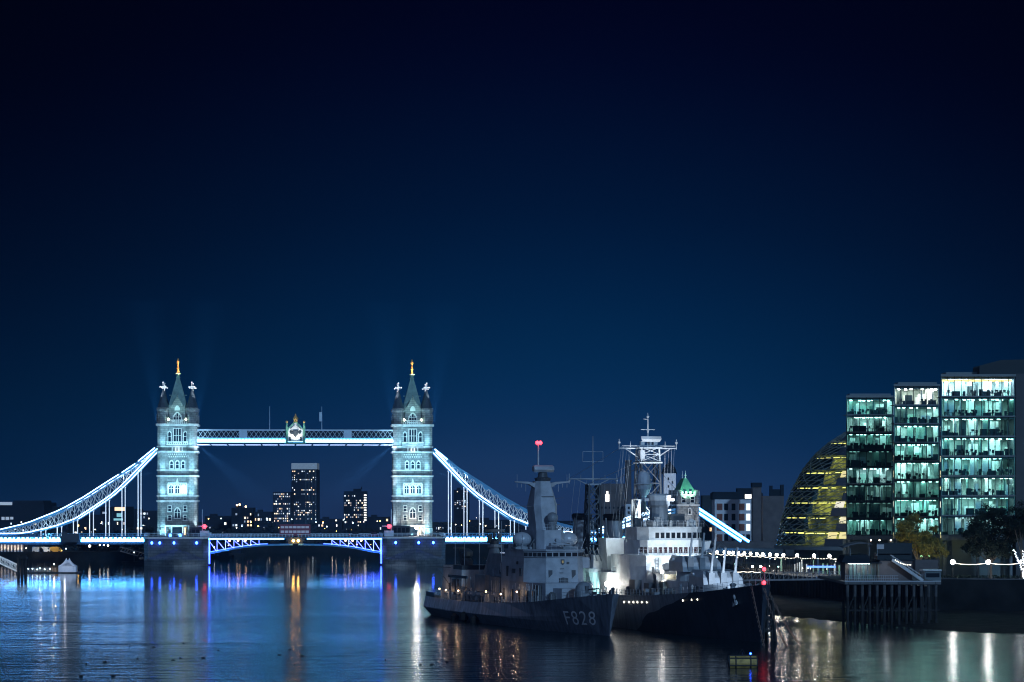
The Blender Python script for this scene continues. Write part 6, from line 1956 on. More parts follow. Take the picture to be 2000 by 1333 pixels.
b = MB(); b.box(pl(1718), pl(1782), 0, 9, 0, pz(1096)); b.box(pl(1655), pl(1718), 3.0, 9, 0, pz(1101)); b.box(pl(1655), pl(1718), 0, .2, 0, .25)
b.build('wall', M['brick_buff'], pub)
b = MB(); b.box(pl(1650), pl(1722), -.5, 9.2, pz(1101), pz(1099)); b.xprism([(pl(1645), pz(1099)), (pl(1652), pz(1086)), (pl(1692), pz(1083)), (pl(1700), pz(1086)), (pl(1700), pz(1099))], 1.0, 8.6); b.box(pl(1718), pl(1786), -.2, 9.2, pz(1096), pz(1094))
b.build('roof', M['dark_roof'], pub)
for i in range(8):
    g_ = MB(); g_.box(pl(1659+7.3*i), pl(1659+7.3*i)+.56, .05, .1, .25, pz(1101.5)); g_.build('window', M['clear_glass'], pub)
fr_ = MB()
for i in range(9): fr_.box(pl(1658.2+7.3*i)-.05, pl(1658.2+7.3*i)+.05, 0, .14, .25, pz(1101))
fr_.build('window_frame', M['frame'], pub)
cl_ = MB(); cl_.box(pl(1660), pl(1700), .8, 2.6, pz(1101)-.12, pz(1101)-.06); cl_.build('ceiling_light', glow('pub light', (.85, .97, 1.0), 9.0), pub)
pb = MB(); pb.c = 0
for x, w_, h_ in ((1662, .5, 2.4), (1671, .3, 2.8), (1676, .9, 1.4), (1688, .4, 2.6), (1696, .8, 1.2), (1706, .5, 2.2)): pb.box(pl(x), pl(x)+w_, 2.2, 2.6, .02, h_)
pb.build('bar_counter', M['inner_dark'], pub)
st2 = MB()
n = 14
for i in range(n):
    u0 = i/n
    st2.box(pl(1742+56*u0), pl(1742+56*(u0+1/n))+.1, -1.6, -.3, pz(1096 + 38*u0)-.15, pz(1096 + 38*u0))
for y in (-1.65, -.25):
    st2.beam((pl(1742), y, pz(1094)), (pl(1800), y, pz(1134)), .1, .5); st2.beam((pl(1738), y, pz(1084)), (pl(1798), y, pz(1124)), .06, .06)
    for i in range(8): st2.cone((pl(1742+56*i/7), y, pz(1095+38*i/7)), (pl(1742+56*i/7), y, pz(1085+38*i/7)), .03, .03, 4)
st2.build('outside_stair', M['ship_pale'], pub)
an_ = MB(); an_.c = 0
for i in range(10):
    u = i/9; an_.ball((pl(1746+30*u), -1.7, pz(1094 + 9*u + 3*math.sin(u*3))), .07, n=6, k=4)
an_.build('stair_bulbs', M['bulbs'], pub)
aw_ = MB(); ap = [(1646, 1068), (1660, 1063), (1676, 1060), (1690, 1060), (1704, 1063)]
aw_.loft([[(pl(a), -1.0, pz(z)), (pl(a), 5.0, pz(z-1)), (pl(a), 5.0, pz(z-1)-.22), (pl(a), -1.0, pz(z)-.22)] for a, z in ap])
awo = aw_.build('terrace_canopy', M['canvas'], pub)
aw_ = MB()
for x in (1662, 1700, 1715): aw_.cone((pl(x), 1, pz(1086)), (pl(x), 1, pz(1062)), .09, .09, 6)
aw_.build('canopy_pole', M['frame'], pub)
sg = MB(); sg.box(pl(1716), pl(1783), 1.0, 1.5, pz(1082), pz(1061)); sg.box(pl(1716), pl(1784), 1.6, 6, pz(1094), pz(1082)); sgo = sg.build('upper_terrace_box', M['frame_dark'], pub)
sg = MB(); sg.box(pl(1714), pl(1728), .9, 1.0, pz(1073), pz(1064)); sg.build('menu_board', mat('dim pale board', (.4, .42, .45), .6), pub)
for x, y in ((1704, 1056), (1721, 1056), (1743, 1056)):
    q = MB(); q.ball((pl(x), 2.0, pz(y)), .13, n=8, k=6); q.c = 1; q.cone((pl(x), 2, pz(y)), (pl(x), 2, pz(1061)), .03, .03, 4); q.build('terrace_lamp', [M['lamp_terr'] if 'lamp_terr' in M else M.setdefault('lamp_terr', glow('pinkish terrace lamp', (1., .72, .55), 14.0)), M['post']], pub)
bulb((pl(1728), -2.2, pz(1108)), 60, (.8, .9, 1.0), pub)
# riverside kiosk by the stair foot and parasol-topped pavilion
kb = MB(); kb.c = 0; pbox(kb, 1806, 1838, 1116, 1136, 478, 4); kb.c = 1; pbox(kb, 1804, 1840, 1113, 1116, 477.6, 5); kb.c = 2; pbox(kb, 1809, 1835, 1120, 1128, 477.9, .1)
tag(kb.build('serving_kiosk', [M['frame'], M['ship_pale'], M['dark_glass']]), 'small pale-roofed serving kiosk at the foot of the pub stair', 'kiosk')
kb = MB(); pbox(kb, 1788, 1832, 1094, 1118, 500, 4); kb2 = kb.build('garden_wall', M['brick_buff']); tag(kb2, 'low dim wall between the pub and the big left lamp', 'wall')
for i, (x, y, c_) in enumerate(((1806, 1073, 'green'), (1818, 1069, 'green'), (1812, 1080, 'white'), (1800, 1087, 'white'))):
    pass

# ------------------------------------------------------------------ trees on the promenade
def leafy(px, d, base_z, crown, n, leaf, m_leaf, label, trunk_r=.3, lean=0, seed=1):
    """trunk with limbs and a crown of many small leaf faces grown in clumps"""
    rnd = random.Random(seed)
    x = PX(px, d)
    root = empty('promenade_tree', (x, d, base_z), 0, label, 'tree', 'trees on the promenade')
    t = MB(); cz = sum(c[2] for c in crown)/len(crown) - base_z
    t.cone((0, 0, 0), (lean*.4, 0, cz*.45), trunk_r, trunk_r*.7, 8)
    for (cx, cyy, czz, r) in crown:
        tip = Vector((cx - x, cyy, czz - base_z))
        mid = Vector((lean*.4, 0, cz*.45)).lerp(tip, .5) + Vector((rnd.uniform(-.3, .3), rnd.uniform(-.3, .3), .25))
        t.cone((lean*.4, 0, cz*.42), mid, trunk_r*.5, trunk_r*.3, 6); t.cone(mid, tip, trunk_r*.3, trunk_r*.08, 5)
        for _ in range(3):
            e = tip + Vector((rnd.uniform(-1, 1), rnd.uniform(-1, 1), rnd.uniform(-.4, .9)))*r*.8
            t.cone(mid.lerp(tip, .6), e, trunk_r*.14, trunk_r*.05, 4)
    t.build('trunk', M['bark'], root)
    c_ = MB()
    tot = sum(q[3]**2 for q in crown)
    for (cx, cyy, czz, r) in crown:
        k = max(3, int(9*r))
        clumps = [Vector((rnd.gauss(0, .45), rnd.gauss(0, .45), rnd.gauss(0, .36)))*r for _ in range(k)]
        for _ in range(int(n*r*r/tot)):
            cc = rnd.choice(clumps)
            p = Vector((cx - x, cyy, czz - base_z)) + cc + Vector((rnd.gauss(0, 1), rnd.gauss(0, 1), rnd.gauss(0, .8)))*r*.20
            a = Vector((rnd.gauss(0, 1), rnd.gauss(0, 1), rnd.gauss(0, 1))).normalized()*leaf*rnd.uniform(.6, 1.3)
            b_ = a.orthogonal().normalized()*leaf*rnd.uniform(.4, .8)
            c_.c = rnd.choice((0, 0, 1))
            c_.quad(p-a, p-b_, p+a, p+b_)
    c_.build('crown', m_leaf, root, recalc=False)
    return root
M['bark'] = mat('bark', (0.08, 0.065, 0.05), 0.9, var=.3)
M['leaf_y1'] = mat('yellowing leaves', (0.17, 0.14, 0.025), 0.7); M['leaf_y2'] = mat('olive leaves', (0.075, 0.085, 0.025), 0.7)
M['leaf_d1'] = mat('dark leaves', (0.020, 0.028, 0.018), 0.9, spec=.2); M['leaf_d2'] = mat('darker leaves', (0.012, 0.018, 0.012), 0.9, spec=.2)
d_ = 516.0
Q = lambda px, py, r, dy=0: (PX(px, d_), dy, PZ(py, d_), r)
leafy(1795, d_, GZ, [Q(1768, 1028, 1.9), Q(1790, 1018, 1.6, 1), Q(1780, 1045, 1.9, -1), Q(1762, 1050, 1.3), Q(1806, 1048, 1.9, 1), Q(1826, 1060, 1.9), Q(1805, 1070, 1.9, -1), Q(1838, 1080, 1.4), Q(1826, 1034, 1.0, 1), Q(1785, 1068, 1.3)], 11000, .19, [M['leaf_y1'], M['leaf_y2']], 'yellow-leaved autumn tree in front of the middle office block', .25, 0, 3)
spot((PX(1760, 508), 505, GZ+1.0), (PX(1795, d_), d_, PZ(1045, d_)), 5200, (1.0, .88, .42), 75, .7, None, 'tree_uplight')
d_ = 512.0
leafy(1935, d_, GZ, [Q(1912, 1022, 2.2), Q(1935, 1008, 2.2, 1), Q(1960, 1018, 2.3), Q(1895, 1045, 1.9, -1), Q(1922, 1050, 2.6), Q(1952, 1050, 2.6, 1), Q(1978, 1040, 2.4), Q(1905, 1072, 1.9), Q(1938, 1076, 2.2, -1), Q(1966, 1078, 1.8), Q(1890, 1066, 1.2)], 21000, .19, [M['leaf_d1'], M['leaf_d2']], 'big dark leafy tree behind the middle promenade lamp', .32, .2, 5)
d_ = 505.0
t3 = leafy(1996, d_, GZ, [Q(1992, 1004, 2.2), Q(2016, 1012, 2.6), Q(2000, 1030, 2.2, 1), Q(2030, 1040, 2.6), Q(1980, 1025, 1.5)], 9000, .19, [M['leaf_d1'], M['leaf_d2']], 'tree wrapped in white fairy lights at the right edge of the photo', .34, .3, 8)
fl_ = MB(); rn = random.Random(4)
for i in range(240):
    u = rn.random(); k = rn.choice((-1, 0, 1, 1.6))
    zz = u*6.6 + .3
    fl_.ball((.25 + k*max(0, zz-2.2)*.42 + rn.uniform(-.22, .22), -.35 + rn.uniform(-.2, .1), zz), .05, n=5, k=3)
fl_.build('fairy_lights', glow('white fairy light', (.72, .84, 1.0), 14.0), t3)
hd = MB()
for i in range(1800):
    px_ = random.uniform(1800, 2010); p = Vector((PX(px_, 514), 514 + random.uniform(-1, 1), GZ + random.uniform(0, 1.6)))
    a = Vector((random.gauss(0, 1), random.gauss(0, 1), random.gauss(0, 1))).normalized()*.18; b_ = a.orthogonal().normalized()*.14
    hd.quad(p-a, p-b_, p+a, p+b_)
tag(hd.build('hedge', M['leaf_d1'], recalc=False), 'low dark hedge on the promenade under the big lamps', 'hedge')
# ================================================================== skyline beyond the bridge and the north bank
M['tower_clad'] = mat('dark tower cladding', (0.03, 0.04, 0.06), 0.8, var=.2, vscale=.05, spec=.1)
M['night_block'] = mat('night facade', (0.022, 0.03, 0.045), 0.9, var=.2, vscale=.1, spec=.1)
PM = ['pane_yellow', 'pane_white', 'pane_cool', 'pane_amber', 'pane_dim_warm', 'pane_dim_cool']
M['pane_dim_warm'] = glow('dim warm lit pane', (1.0, .72, .5), .45); M['pane_dim_cool'] = glow('dim cool lit pane', (.6, .75, 1.0), .30)
def lit_grid(parent, d, x0, x1, y0, y1, nx, ny, frac, seed, cap=95, w_=.6, h_=.55, wts=(3, 2, 2, 2, 4, 4)):
    rn = random.Random(seed); cells = [(i, j) for i in range(nx) for j in range(ny)]
    rn.shuffle(cells)
    lvl = [rn.random() for _ in range(ny)]      # some storeys are lit up, others mostly asleep
    cells.sort(key=lambda c: rn.random() + 1.1*lvl[c[1]])
    for (i, j) in cells[:min(cap, int(len(cells)*frac))]:
        m = rn.choices(PM, wts)[0]
        wx = (x1-x0)/nx; wy = (y1-y0)/ny
        a = x0 + wx*(i + .5 - w_/2); c_ = a + wx*w_*rn.choice((.6, 1, 1)); e = y0 + wy*(j+.5-h_/2); f_ = e + wy*h_
        k = MB(); k.box(PX(a, d), PX(c_, d), d-.12, d-.01, PZ(f_, d), PZ(e, d)); k.build('window', M[m], parent)
D3 = 1450.0
b = MB(); pbox(b, 569, 619, 917, 1070, D3, 22)
tw = b.build('tower_block', M['tower_clad']); tag(tw, 'tall dark apartment tower with a pale lit crown seen under the high walkways', 'tower block')
b = MB(); pbox(b, 569, 619, 905, 917, D3+1, 18); b.build('crown_screen', glow('dim lit roof screen', (.50, .60, .68), .07), tw)
b = MB()
for x in (597, 603, 609, 615): pbox(b, x, x+.8, 918, 1026, D3-.5, .5)
b.build('fin', M['frame'], tw)
lit_grid(tw, D3, 570, 618, 919, 1024, 13, 26, .30, 11, 90)
b = MB(); pbox(b, 533, 568, 961, 1070, D3-20, 20); t2 = b.build('apartment_block', M['tower_clad']); tag(t2, 'mid-rise lit apartment block leaning against the tall tower on its left', 'apartment block')
lit_grid(t2, D3-20, 534, 567, 963, 1025, 9, 13, .48, 12, 60)
b = MB(); pbox(b, 671, 714, 960, 1070, D3+40, 20); pbox(b, 690, 704, 955, 960, D3+42, 10); b.cone((PX(697, D3), D3+46, PZ(955, D3)), (PX(697, D3), D3+46, PZ(950, D3)), .3, .3, 5)
t3_ = b.build('council_tower', M['night_block']); tag(t3_, 'squarer apartment tower with a lit stair column near the right bridge tower', 'tower block')
lit_grid(t3_, D3+40, 672, 713, 962, 1022, 11, 13, .34, 13, 60)
for j in range(11):
    k = MB(); k.box(PX(703, D3), PX(708, D3), D3+39.6, D3+39.8, PZ(966+5*j+2.2, D3), PZ(966+5*j, D3)); k.build('stair_window', M['pane_white'], t3_)
def low(px0, px1, py, d, lab, seed, frac=.25, nx=8, ny=5, cat='building', m='night_block'):
    b = MB(); pbox(b, px0, px1, py, 1082, d, 14)
    pbox(b, px0 + (px1-px0)*.2, px0 + (px1-px0)*.45, py-4, py, d+3, 6)
    o = b.build('distant_building', M[m]); tag(o, lab, cat, 'distant buildings along the far bank')
    lit_grid(o, d, px0+1, px1-1, py+2, min(1045, py + 45), nx, ny, frac, seed, 60)
    return o
low(452, 494, 992, 1390, 'far low block with amber roof lamps left of the towers', 21, .30, 7, 6)
low(496, 531, 1000, 1380, 'far low block with a few scattered lit windows beside the lit apartment block', 22, .28, 6, 5)
low(400, 450, 1008, 1420, 'far dark block just right of the left bridge tower', 23, .12, 8, 4)
low(620, 668, 1014, 1400, 'far dim terrace between the two tall towers', 24, .12, 8, 4)
low(716, 760, 1010, 1420, 'far dark block just left of the right bridge tower', 25, .14, 7, 4)
low(886, 916, 957, 1350, 'far narrow block with dotted lights seen through the right-hand hangers', 26, .28, 6, 12)
low(850, 884, 1026, 1300, 'long low far building with one bright lit strip right of the bridge tower', 27, .9, 8, 2)
low(918, 1000, 1016, 1330, 'far dark bank building behind the right side span', 28, .10, 12, 4)
low(1000, 1130, 1018, 1340, 'far dark bank building hidden behind the frigate mast', 29, .08, 14, 4)
for x, y in ((463, 987), (468, 986), (480, 990), (520, 1010)):
    k = MB(); c_ = P(x, y, 1390); k.c = 0; k.ball(c_, .55, n=6, k=5); k.c = 1; k.cone(c_, c_ - Vector((0, 0, 5)), .1, .1, 4)
    tag(k.build('roof_lamp', [M['lamp_warm_soft'], M['post']]), 'small amber lamp above the far low block', 'lamp', 'amber lamps above the far roofs')
# left of the bridge
b = MB(); pbox(b, -40, 86, 982, 1082, 1100, 30); pbox(b, 26, 84, 978, 984, 1104, 20)
lb = b.build('wharf_building', M['night_block']); tag(lb, 'big dark wharf building behind the left chain with a pale roof corner', 'building')
panes(lb, [(3, 26, 1010, 1016)], 1100, 'pane_dim') if 'pane_dim' in M else None
M['pane_dim'] = glow('dim lit pane', (.6, .72, .9), .35)
panes(lb, [(3, 9, 1010, 1016), (11, 18, 1010, 1016), (20, 26, 1010, 1015), (0, 24, 981, 987)], 1100, 'pane_dim')
lit_grid(lb, 1100, 2, 84, 1020, 1046, 14, 4, .12, 31, 20)
b = MB(); pbox(b, 86, 130, 989, 1082, 1120, 20); lb = b.build('wharf_building', M['night_block']); tag(lb, 'lower dark wharf building right of the big one behind the chain', 'building')
lit_grid(lb, 1120, 88, 128, 1000, 1044, 8, 6, .1, 32, 20)
b = MB(); pbox(b, 196, 246, 990, 1082, 1080, 22); lb = b.build('glass_office', M['night_block']); tag(lb, 'low office with cyan-lit glass behind the left hangers', 'building')
for i, (a, c_, e, f_) in enumerate(((224, 245, 991, 998), (228, 239, 1003, 1010), (200, 208, 1000, 1004), (222, 240, 1013, 1017))): panes(lb, [(a, c_, e, f_)], 1080, ('pane_amber', 'pane_teal', 'pane_dim', 'pane_teal')[i]) if 'pane_teal' in M or M.setdefault('pane_teal', glow('teal lit pane', (.3, .85, .9), .5)) else None
lit_grid(lb, 1080, 198, 245, 1018, 1046, 8, 3, .2, 33, 20)
b = MB(); pbox(b, 130, 196, 1006, 1082, 1130, 20); lb = b.build('distant_building', M['night_block']); tag(lb, 'dark low block between the wharf and the cyan-lit office', 'building')
lit_grid(lb, 1130, 132, 195, 1010, 1046, 10, 4, .14, 34, 20)
low(246, 312, 998, 1200, 'dim block with scattered lights just left of the left bridge tower', 35, .18, 10, 6)
# trees of the far bank: each crown its own
M['leaf_far'] = mat('far dark foliage', (0.022, 0.030, 0.036), 0.9)
def far_tree(px, py, d, r, seed):
    rn = random.Random(seed)
    x = PX(px, d); zt = PZ(py, d); zb = 3.0
    root = empty('bank_tree', (x, d, zb), 0, 'dark rounded tree on the far bank beneath the skyline', 'tree', 'dark trees along the far bank')
    t = MB(); t.cone((0, 0, 0), (0, 0, (zt-zb)*.6), r*.07, r*.04, 6); t.build('trunk', M['bark'], root)
    c_ = MB(); h_ = (zt-zb)
    cl = [Vector((rn.gauss(0, .45)*r, rn.gauss(0, .4)*r, h_*.55 + rn.gauss(0, .2)*h_)) for _ in range(16)]
    for _ in range(420):
        p = rn.choice(cl) + Vector((rn.gauss(0, 1), rn.gauss(0, 1), rn.gauss(0, .8)))*r*.2
        p.z = min(max(p.z, .6), h_)
        a = Vector((rn.gauss(0, 1), rn.gauss(0, 1), rn.gauss(0, 1))).normalized()*.55; b_ = a.orthogonal().normalized()*.45
        c_.quad(p-a, p-b_, p+a, p+b_)
    c_.build('crown', M['leaf_far'], root, recalc=False)
for i in range(46):
    px_ = 392 + i*16.2 + random.uniform(-5, 5)
    if 755 < px_ < 858: continue
    far_tree(px_, random.uniform(1020, 1040), 1180 + random.uniform(-20, 40), random.uniform(3.5, 5.5), 100+i)
for i in range(14):
    far_tree(118 + i*14 + random.uniform(-4, 4), random.uniform(1026, 1044), 1010 + random.uniform(-15, 20), random.uniform(3, 4.5), 200+i)
# lamps along the far quay, each with its streak in the calm water
def quay_lamp(px, py, d, m, r=.4, lab='small lamp on the far quay under the bascules', grp='lamps on the far quay'):
    c_ = P(px, py, d); b = MB(); b.c = 0
    b.ball(c_, r, n=8, k=6); b.c = 1; b.cone(c_ - Vector((0, 0, r)), Vector((c_.x, c_.y, 3.2)), .09, .09, 5)
    return tag(b.build('quay_lamp', [M[m], M['post']]), lab, 'lamp', grp)
M['q_amber'] = glow('sodium quay lamp', (1.0, .55, .10), 16.0); M['q_white'] = glow('pale quay lamp', (1.0, .9, .75), 6.0); M['q_cool'] = glow('cool quay lamp', (.7, .9, 1.0), 6.0)
for px_ in (697, 724): quay_lamp(px_, 1066, 1128, 'q_amber', .55, 'bright amber lamp on the far quay under the right leaf', 'amber lamps on the far quay')
quay_lamp(533, 1066, 1124, 'q_amber', .4, 'amber lamp on the far quay under the left leaf', 'amber lamp under the left leaf')
rn = random.Random(9)
for px_ in (475, 490, 547, 560, 566, 592, 612, 622, 648, 662, 670, 677, 684): quay_lamp(px_ + rn.uniform(-2, 2), rn.uniform(1062, 1070), 1126, rn.choice(('q_white', 'q_cool')), rn.uniform(.18, .3))
for px_, py in ((905, 1084), (920, 1087), (940, 1085), (955, 1090)): quay_lamp(px_, py - 14, 1150, 'q_white', .3, 'small lamp on the far quay right of the right pier', 'lamps right of the right pier')
# street lamps and house lights dotted over the far bank
rn = random.Random(41)
for i in range(70):
    px_ = rn.choice((rn.uniform(395, 755), rn.uniform(395, 755), rn.uniform(860, 1040), rn.uniform(0, 300)))
    d_ = rn.uniform(1250, 1400) if px_ > 310 else rn.uniform(1060, 1075)
    c_ = P(px_, rn.uniform(1012, 1046), d_)
    b = MB(); b.c = 0; b.ball(c_, rn.uniform(.14, .36), n=6, k=5); b.c = 1; b.cone(c_, Vector((c_.x, c_.y, 3.2)), .08, .08, 4)
    tag(b.build('street_lamp', [M[rn.choice(('q_white', 'q_white', 'q_cool', 'q_amber'))], M['post']]), 'tiny distant street lamp on the dark far bank below the skyline', 'street lamp', 'tiny street lamps on the far bank')
# boats moored beyond the left leaf
def barge(px, d, L_, lab, cabin=True, lamp=None, rz=0.0):
    root = empty('moored_boat', (PX(px, d), d, 0), rz, lab, 'boat', 'boats moored around the bridge')
    h_ = MB(); h_.loft([[(-L_/2, 0, .2), (-L_/2, 0, 1.3), (-L_/2, .05, 1.3), (-L_/2, .05, .2)], [(-L_*.35, -1.6, -.3), (-L_*.38, -1.9, 1.1), (-L_*.38, 1.9, 1.1), (-L_*.35, 1.6, -.3)], [(L_*.4, -1.6, -.3), (L_*.42, -1.9, 1.0), (L_*.42, 1.9, 1.0), (L_*.4, 1.6, -.3)], [(L_/2, -1.0, .1), (L_/2, -1.3, 1.3), (L_/2, 1.3, 1.3), (L_/2, 1.0, .1)]])
    h_.build('hull', M['black'], root)
    if cabin:
        c_ = MB(); c_.c = 0; c_.box(L_*.05, L_*.35, -1.2, 1.2, 1.0, 2.9); c_.box(L_*.04, L_*.37, -1.35, 1.35, 2.9, 3.05); c_.c = 1; c_.box(L_*.07, L_*.33, -1.24, -1.2, 1.9, 2.6); c_.build('cabin', [M['night_block'], M['dark_glass']], root)
    m_ = MB(); m_.cone((-L_*.1, 0, 1.0), (-L_*.1, 0, 4.2), .08, .05, 5); m_.build('mast', M['wire'], root)
    if lamp:
        q = MB(); q.ball((-L_*.1, 0, 4.3), .22, n=8, k=6); q.build('mast_lamp', M[lamp], root)
    return root
barge(425, 1015, 13, 'dark moored boat just right of the left pier', True, 'q_cool')
barge(452, 1060, 12, 'farther dark moored boat under the left leaf', True, 'q_white')
barge(268, 905, 11, 'dark workboat beside the left pier with a bluish lamp', True, 'q_cool')
# white river ferry behind the frigate's after mast
D4 = 700.0
rf = empty('river_ferry', (PX(972, D4), D4, 0), .25, 'white lit river ferry behind the frigate after mast', 'ferry')
h_ = MB(); h_.loft([[(-4, -.2, .2), (-4.2, -.3, 1.6), (-4.2, .3, 1.6), (-4, .2, .2)], [(-2.6, -1.8, 0), (-2.8, -2.1, 1.5), (-2.8, 2.1, 1.5), (-2.6, 1.8, 0)], [(4, -1.8, 0), (4.2, -2.1, 1.4), (4.2, 2.1, 1.4), (4, 1.8, 0)]]); h_.build('hull', M['ship_white'], rf)
for z0, z1, x0, x1 in ((1.5, 3.6, -2.8, 3.9), (3.8, 5.9, -2.4, 3.6), (6.1, 8.0, -1.2, 2.0)):
    k = MB(); k.box(x0, x1, -1.9, 1.9, z0, z1); ko = k.build('deck_cabin', M['ship_white'], rf)
    k = MB(); k.box(x0-.3, x1+.3, -2.2, 2.2, z1, z1+.18); k.build('deck_roof', M['ship_white'], ko)
    for i in range(4): panes_ = MB(); panes_.box(x0+.3+(x1-x0-.6)*(i+.1)/4, x0+.3+(x1-x0-.6)*(i+.9)/4, -1.96, -1.9, z0+.7, z1-.35); panes_.build('window', M['pane_violet'] if 'pane_violet' in M else M.setdefault('pane_violet', glow('violet lit pane', (.55, .5, 1.0), .9)), ko)
k = MB(); k.cone((1.5, 0, 8), (1.5, 0, 10.6), .08, .05, 5); k.build('mast', M['wire'], rf)
bulb((0, -6, 6), 700, (.75, .75, 1.0), rf)

# ------------------------------------------------------------------ north bank foreground: tent on a pontoon, brow, arcade
D5 = 793.0
pn = MB(); pbox(pn, 52, 152, 1118, 1126, D5, 7)
po_ = pn.build('pontoon', M['black']); tag(po_, 'long black pontoon afloat at left carrying the white tent', 'pontoon')
tn = empty('marquee_tent', (PX(130, D5), D5+2.5, PZ(1118, D5)), 0, 'small white peaked marquee tent on the black pontoon', 'tent')
t = MB()
hw = 2.7; hz = 1.85
t.box(-hw, hw-.9, -1.6, 1.6, 0, hz); t.box(hw-.9, hw, -1.4, 1.6, 0, hz)
t.build('side_wall', M['tent'] if 'tent' in M else M.setdefault('tent', mat('white tent fabric', (.72, .74, .80), .8, var=.06)), tn)
t = MB()
for cx in (-.5, .45):
    w0 = 2.3
    prof = [(w0, hz), (w0*.62, hz+.55), (w0*.32, hz+1.2), (w0*.12, hz+1.9), (.03, hz+2.5)]
    t.loft([[(cx-r, -r*.72, z), (cx+r, -r*.72, z), (cx+r, r*.72, z), (cx-r, r*.72, z)] for r, z in prof])
t.build('peaked_roof', M['tent'], tn)
bulb((0, -5.5, 3.2), 260, (.8, .85, 1.0), tn)
pl_ = MB()
for i in range(3): pl_.cone((PX(36+6*i, D5-12), D5-12+i*.8, -1), (PX(36+6*i, D5-12), D5-12+i*.8, PZ(1085, D5-12)), .42, .42, 10)
pl_.box(PX(33, D5-12), PX(51, D5-12), D5-12.5, D5-9.5, PZ(1092, D5-12), PZ(1088, D5-12))
tag(pl_.build('pile_cluster', M['pile']), 'cluster of three tall dark mooring piles at the pontoon end', 'piles')
bw_ = MB(); a, c_ = P(-12, 1095, 784), P(36, 1117, 784)
for y in (-1.1, 1.1):
    o_ = Vector((0, y, 0)); up = Vector((0, 0, 2.0))
    bw_.beam(a+o_, c_+o_, .2, .25); bw_.beam(a+o_+up, c_+o_+up, .2, .25)
    for i in range(11):
        p = a.lerp(c_, i/10)+o_; bw_.beam(p, p+up, .12, .12)
        if i < 10: q_ = a.lerp(c_, (i+1)/10)+o_; bw_.beam(p, q_+up, .1, .1)
bw_.beam(a, c_, 2.2, .12)
tag(bw_.build('access_brow', M['ship_white']), 'white lattice access brow sloping down to the pontoon at the left edge', 'gangway')
spot(P(6, 1125, 775) + Vector((0, 0, 1)), P(12, 1105, 784), 1500, (.8, .9, 1), 90, .8)
bw_ = MB(); a, c_ = P(236, 1077, 930), P(290, 1092, 905)
for y in (-1, 1):
    o_ = Vector((0, y, 0)); up = Vector((0, 0, 1.5))
    bw_.beam(a+o_, c_+o_, .2, .25); bw_.beam(a+o_+up, c_+o_+up, .16, .2)
    for i in range(10): bw_.beam(a.lerp(c_, i/10)+o_, a.lerp(c_, (i+1)/10)+o_+up, .1, .1)
tag(bw_.build('access_brow', M['ship_grey']), 'dim lattice brow leading down to the left pier under the deck', 'gangway')
rn = random.Random(3)
for i in range(7):
    px_ = 56 + 8*i + rn.uniform(-2, 2)
    quay_lamp(px_, 1113 - rn.uniform(0, 3) - (9 if i == 6 else 0), D5+1, 'q_cool', .22, 'tiny cool deck lamp on the black pontoon', 'tiny lamps on the pontoon')
pr_ = MB()
for i in range(18): pr_.cone((PX(54+3.2*i, D5), D5+.3, PZ(1118, D5)), (PX(54+3.2*i, D5), D5+.3, PZ(1110, D5)), .04, .04, 4)
for y in (1110, 1114): pr_.cone((PX(54, D5), D5+.3, PZ(y, D5)), (PX(110, D5), D5+.3, PZ(y, D5)), .05, .05, 4)
pr_.build('guard_rail', M['ship_pale'], po_)
# lit arcade, vans and lamps on the quay under the left span
ac = MB(); pbox(ac, -40, 46, 1060, 1080, 958, 8); aco = ac.build('quay_arcade', M['brick_buff']); tag(aco, 'warm lit arcade of square columns on the quay at the left edge', 'arcade')
for i in range(8):
    k = MB(); k.box(PX(-4+6.5*i, 958), PX(-1.5+6.5*i, 958), 957.3, 957.9, 3.2, PZ(1063, 958)); k.build('column', M['render'], aco)
    spot((PX(-2.7+6.5*i, 958), 956.2, 3.6), (PX(-2.7+6.5*i, 958), 957.6, 6.5), 260, (1.0, .72, .45), 90, .8)
def van(px, d, lab, m, lamp):
    root = empty('parked_van', (PX(px, d), d, 3.2), 0, lab, 'van', 'vans parked on the quay')
    b = MB(); b.yprism([(-1, .4), (-1, 2.2), (1, 2.2), (1, .4)], -1.6, 1.6); b.xprism([(1.6, .4), (1.6, 2.0), (2.1, 1.9), (2.6, 1.2), (2.7, .4)], -1, 1); b.build('body', m, root)
    for x in (-1.0, 1.8):
        w_ = MB(); w_.cone((x, -1.05, .38), (x, -.8, .38), .38, .38, 12); w_.build('wheel', M['rubber'], root)
    g_ = MB(); g_.xprism([(1.65, 1.25), (1.7, 1.85), (2.0, 1.8), (2.35, 1.3)], -1.03, -1.0); g_.build('side_window', M['dark_glass'], root)
    q = MB(); q.ball((2.72, -.7, .8), .14, n=6, k=5); q.build('headlight', M[lamp], root)
van(72, 957, 'grey van on the quay next to the lit arcade', M['ship_pale'], 'q_white')
van(86, 957, 'white van on the quay left of the amber vehicle', M['ship_white'], 'q_white')
van(107, 957, 'amber-lit van on the quay below the maintenance gantry', mat('yellow van paint', (.6, .34, .05), .4), 'q_amber')
bulb((PX(80, 952), 950, 7), 700, (1, .85, .65)); bulb((PX(108, 952), 950, 7), 500, (1, .7, .3))
for px_, py, m, r in ((175, 1067, 'q_white', .5), (195, 1065, 'q_white', .3), (203, 1065, 'q_cool', .3), (211, 1066, 'q_white', .35), (129, 1072, 'q_cool', .25), (51, 1071, 'q_white', .2), (286, 1073, 'lamp_wq', .3), (286, 1083, 'lamp_wq', .3)):
    if m == 'lamp_wq': m = 'q_cool'
    quay_lamp(px_, py, 956 if px_ < 280 else 884, m, r, 'small lamp on the quay beneath the left side span', 'lamps under the left side span')
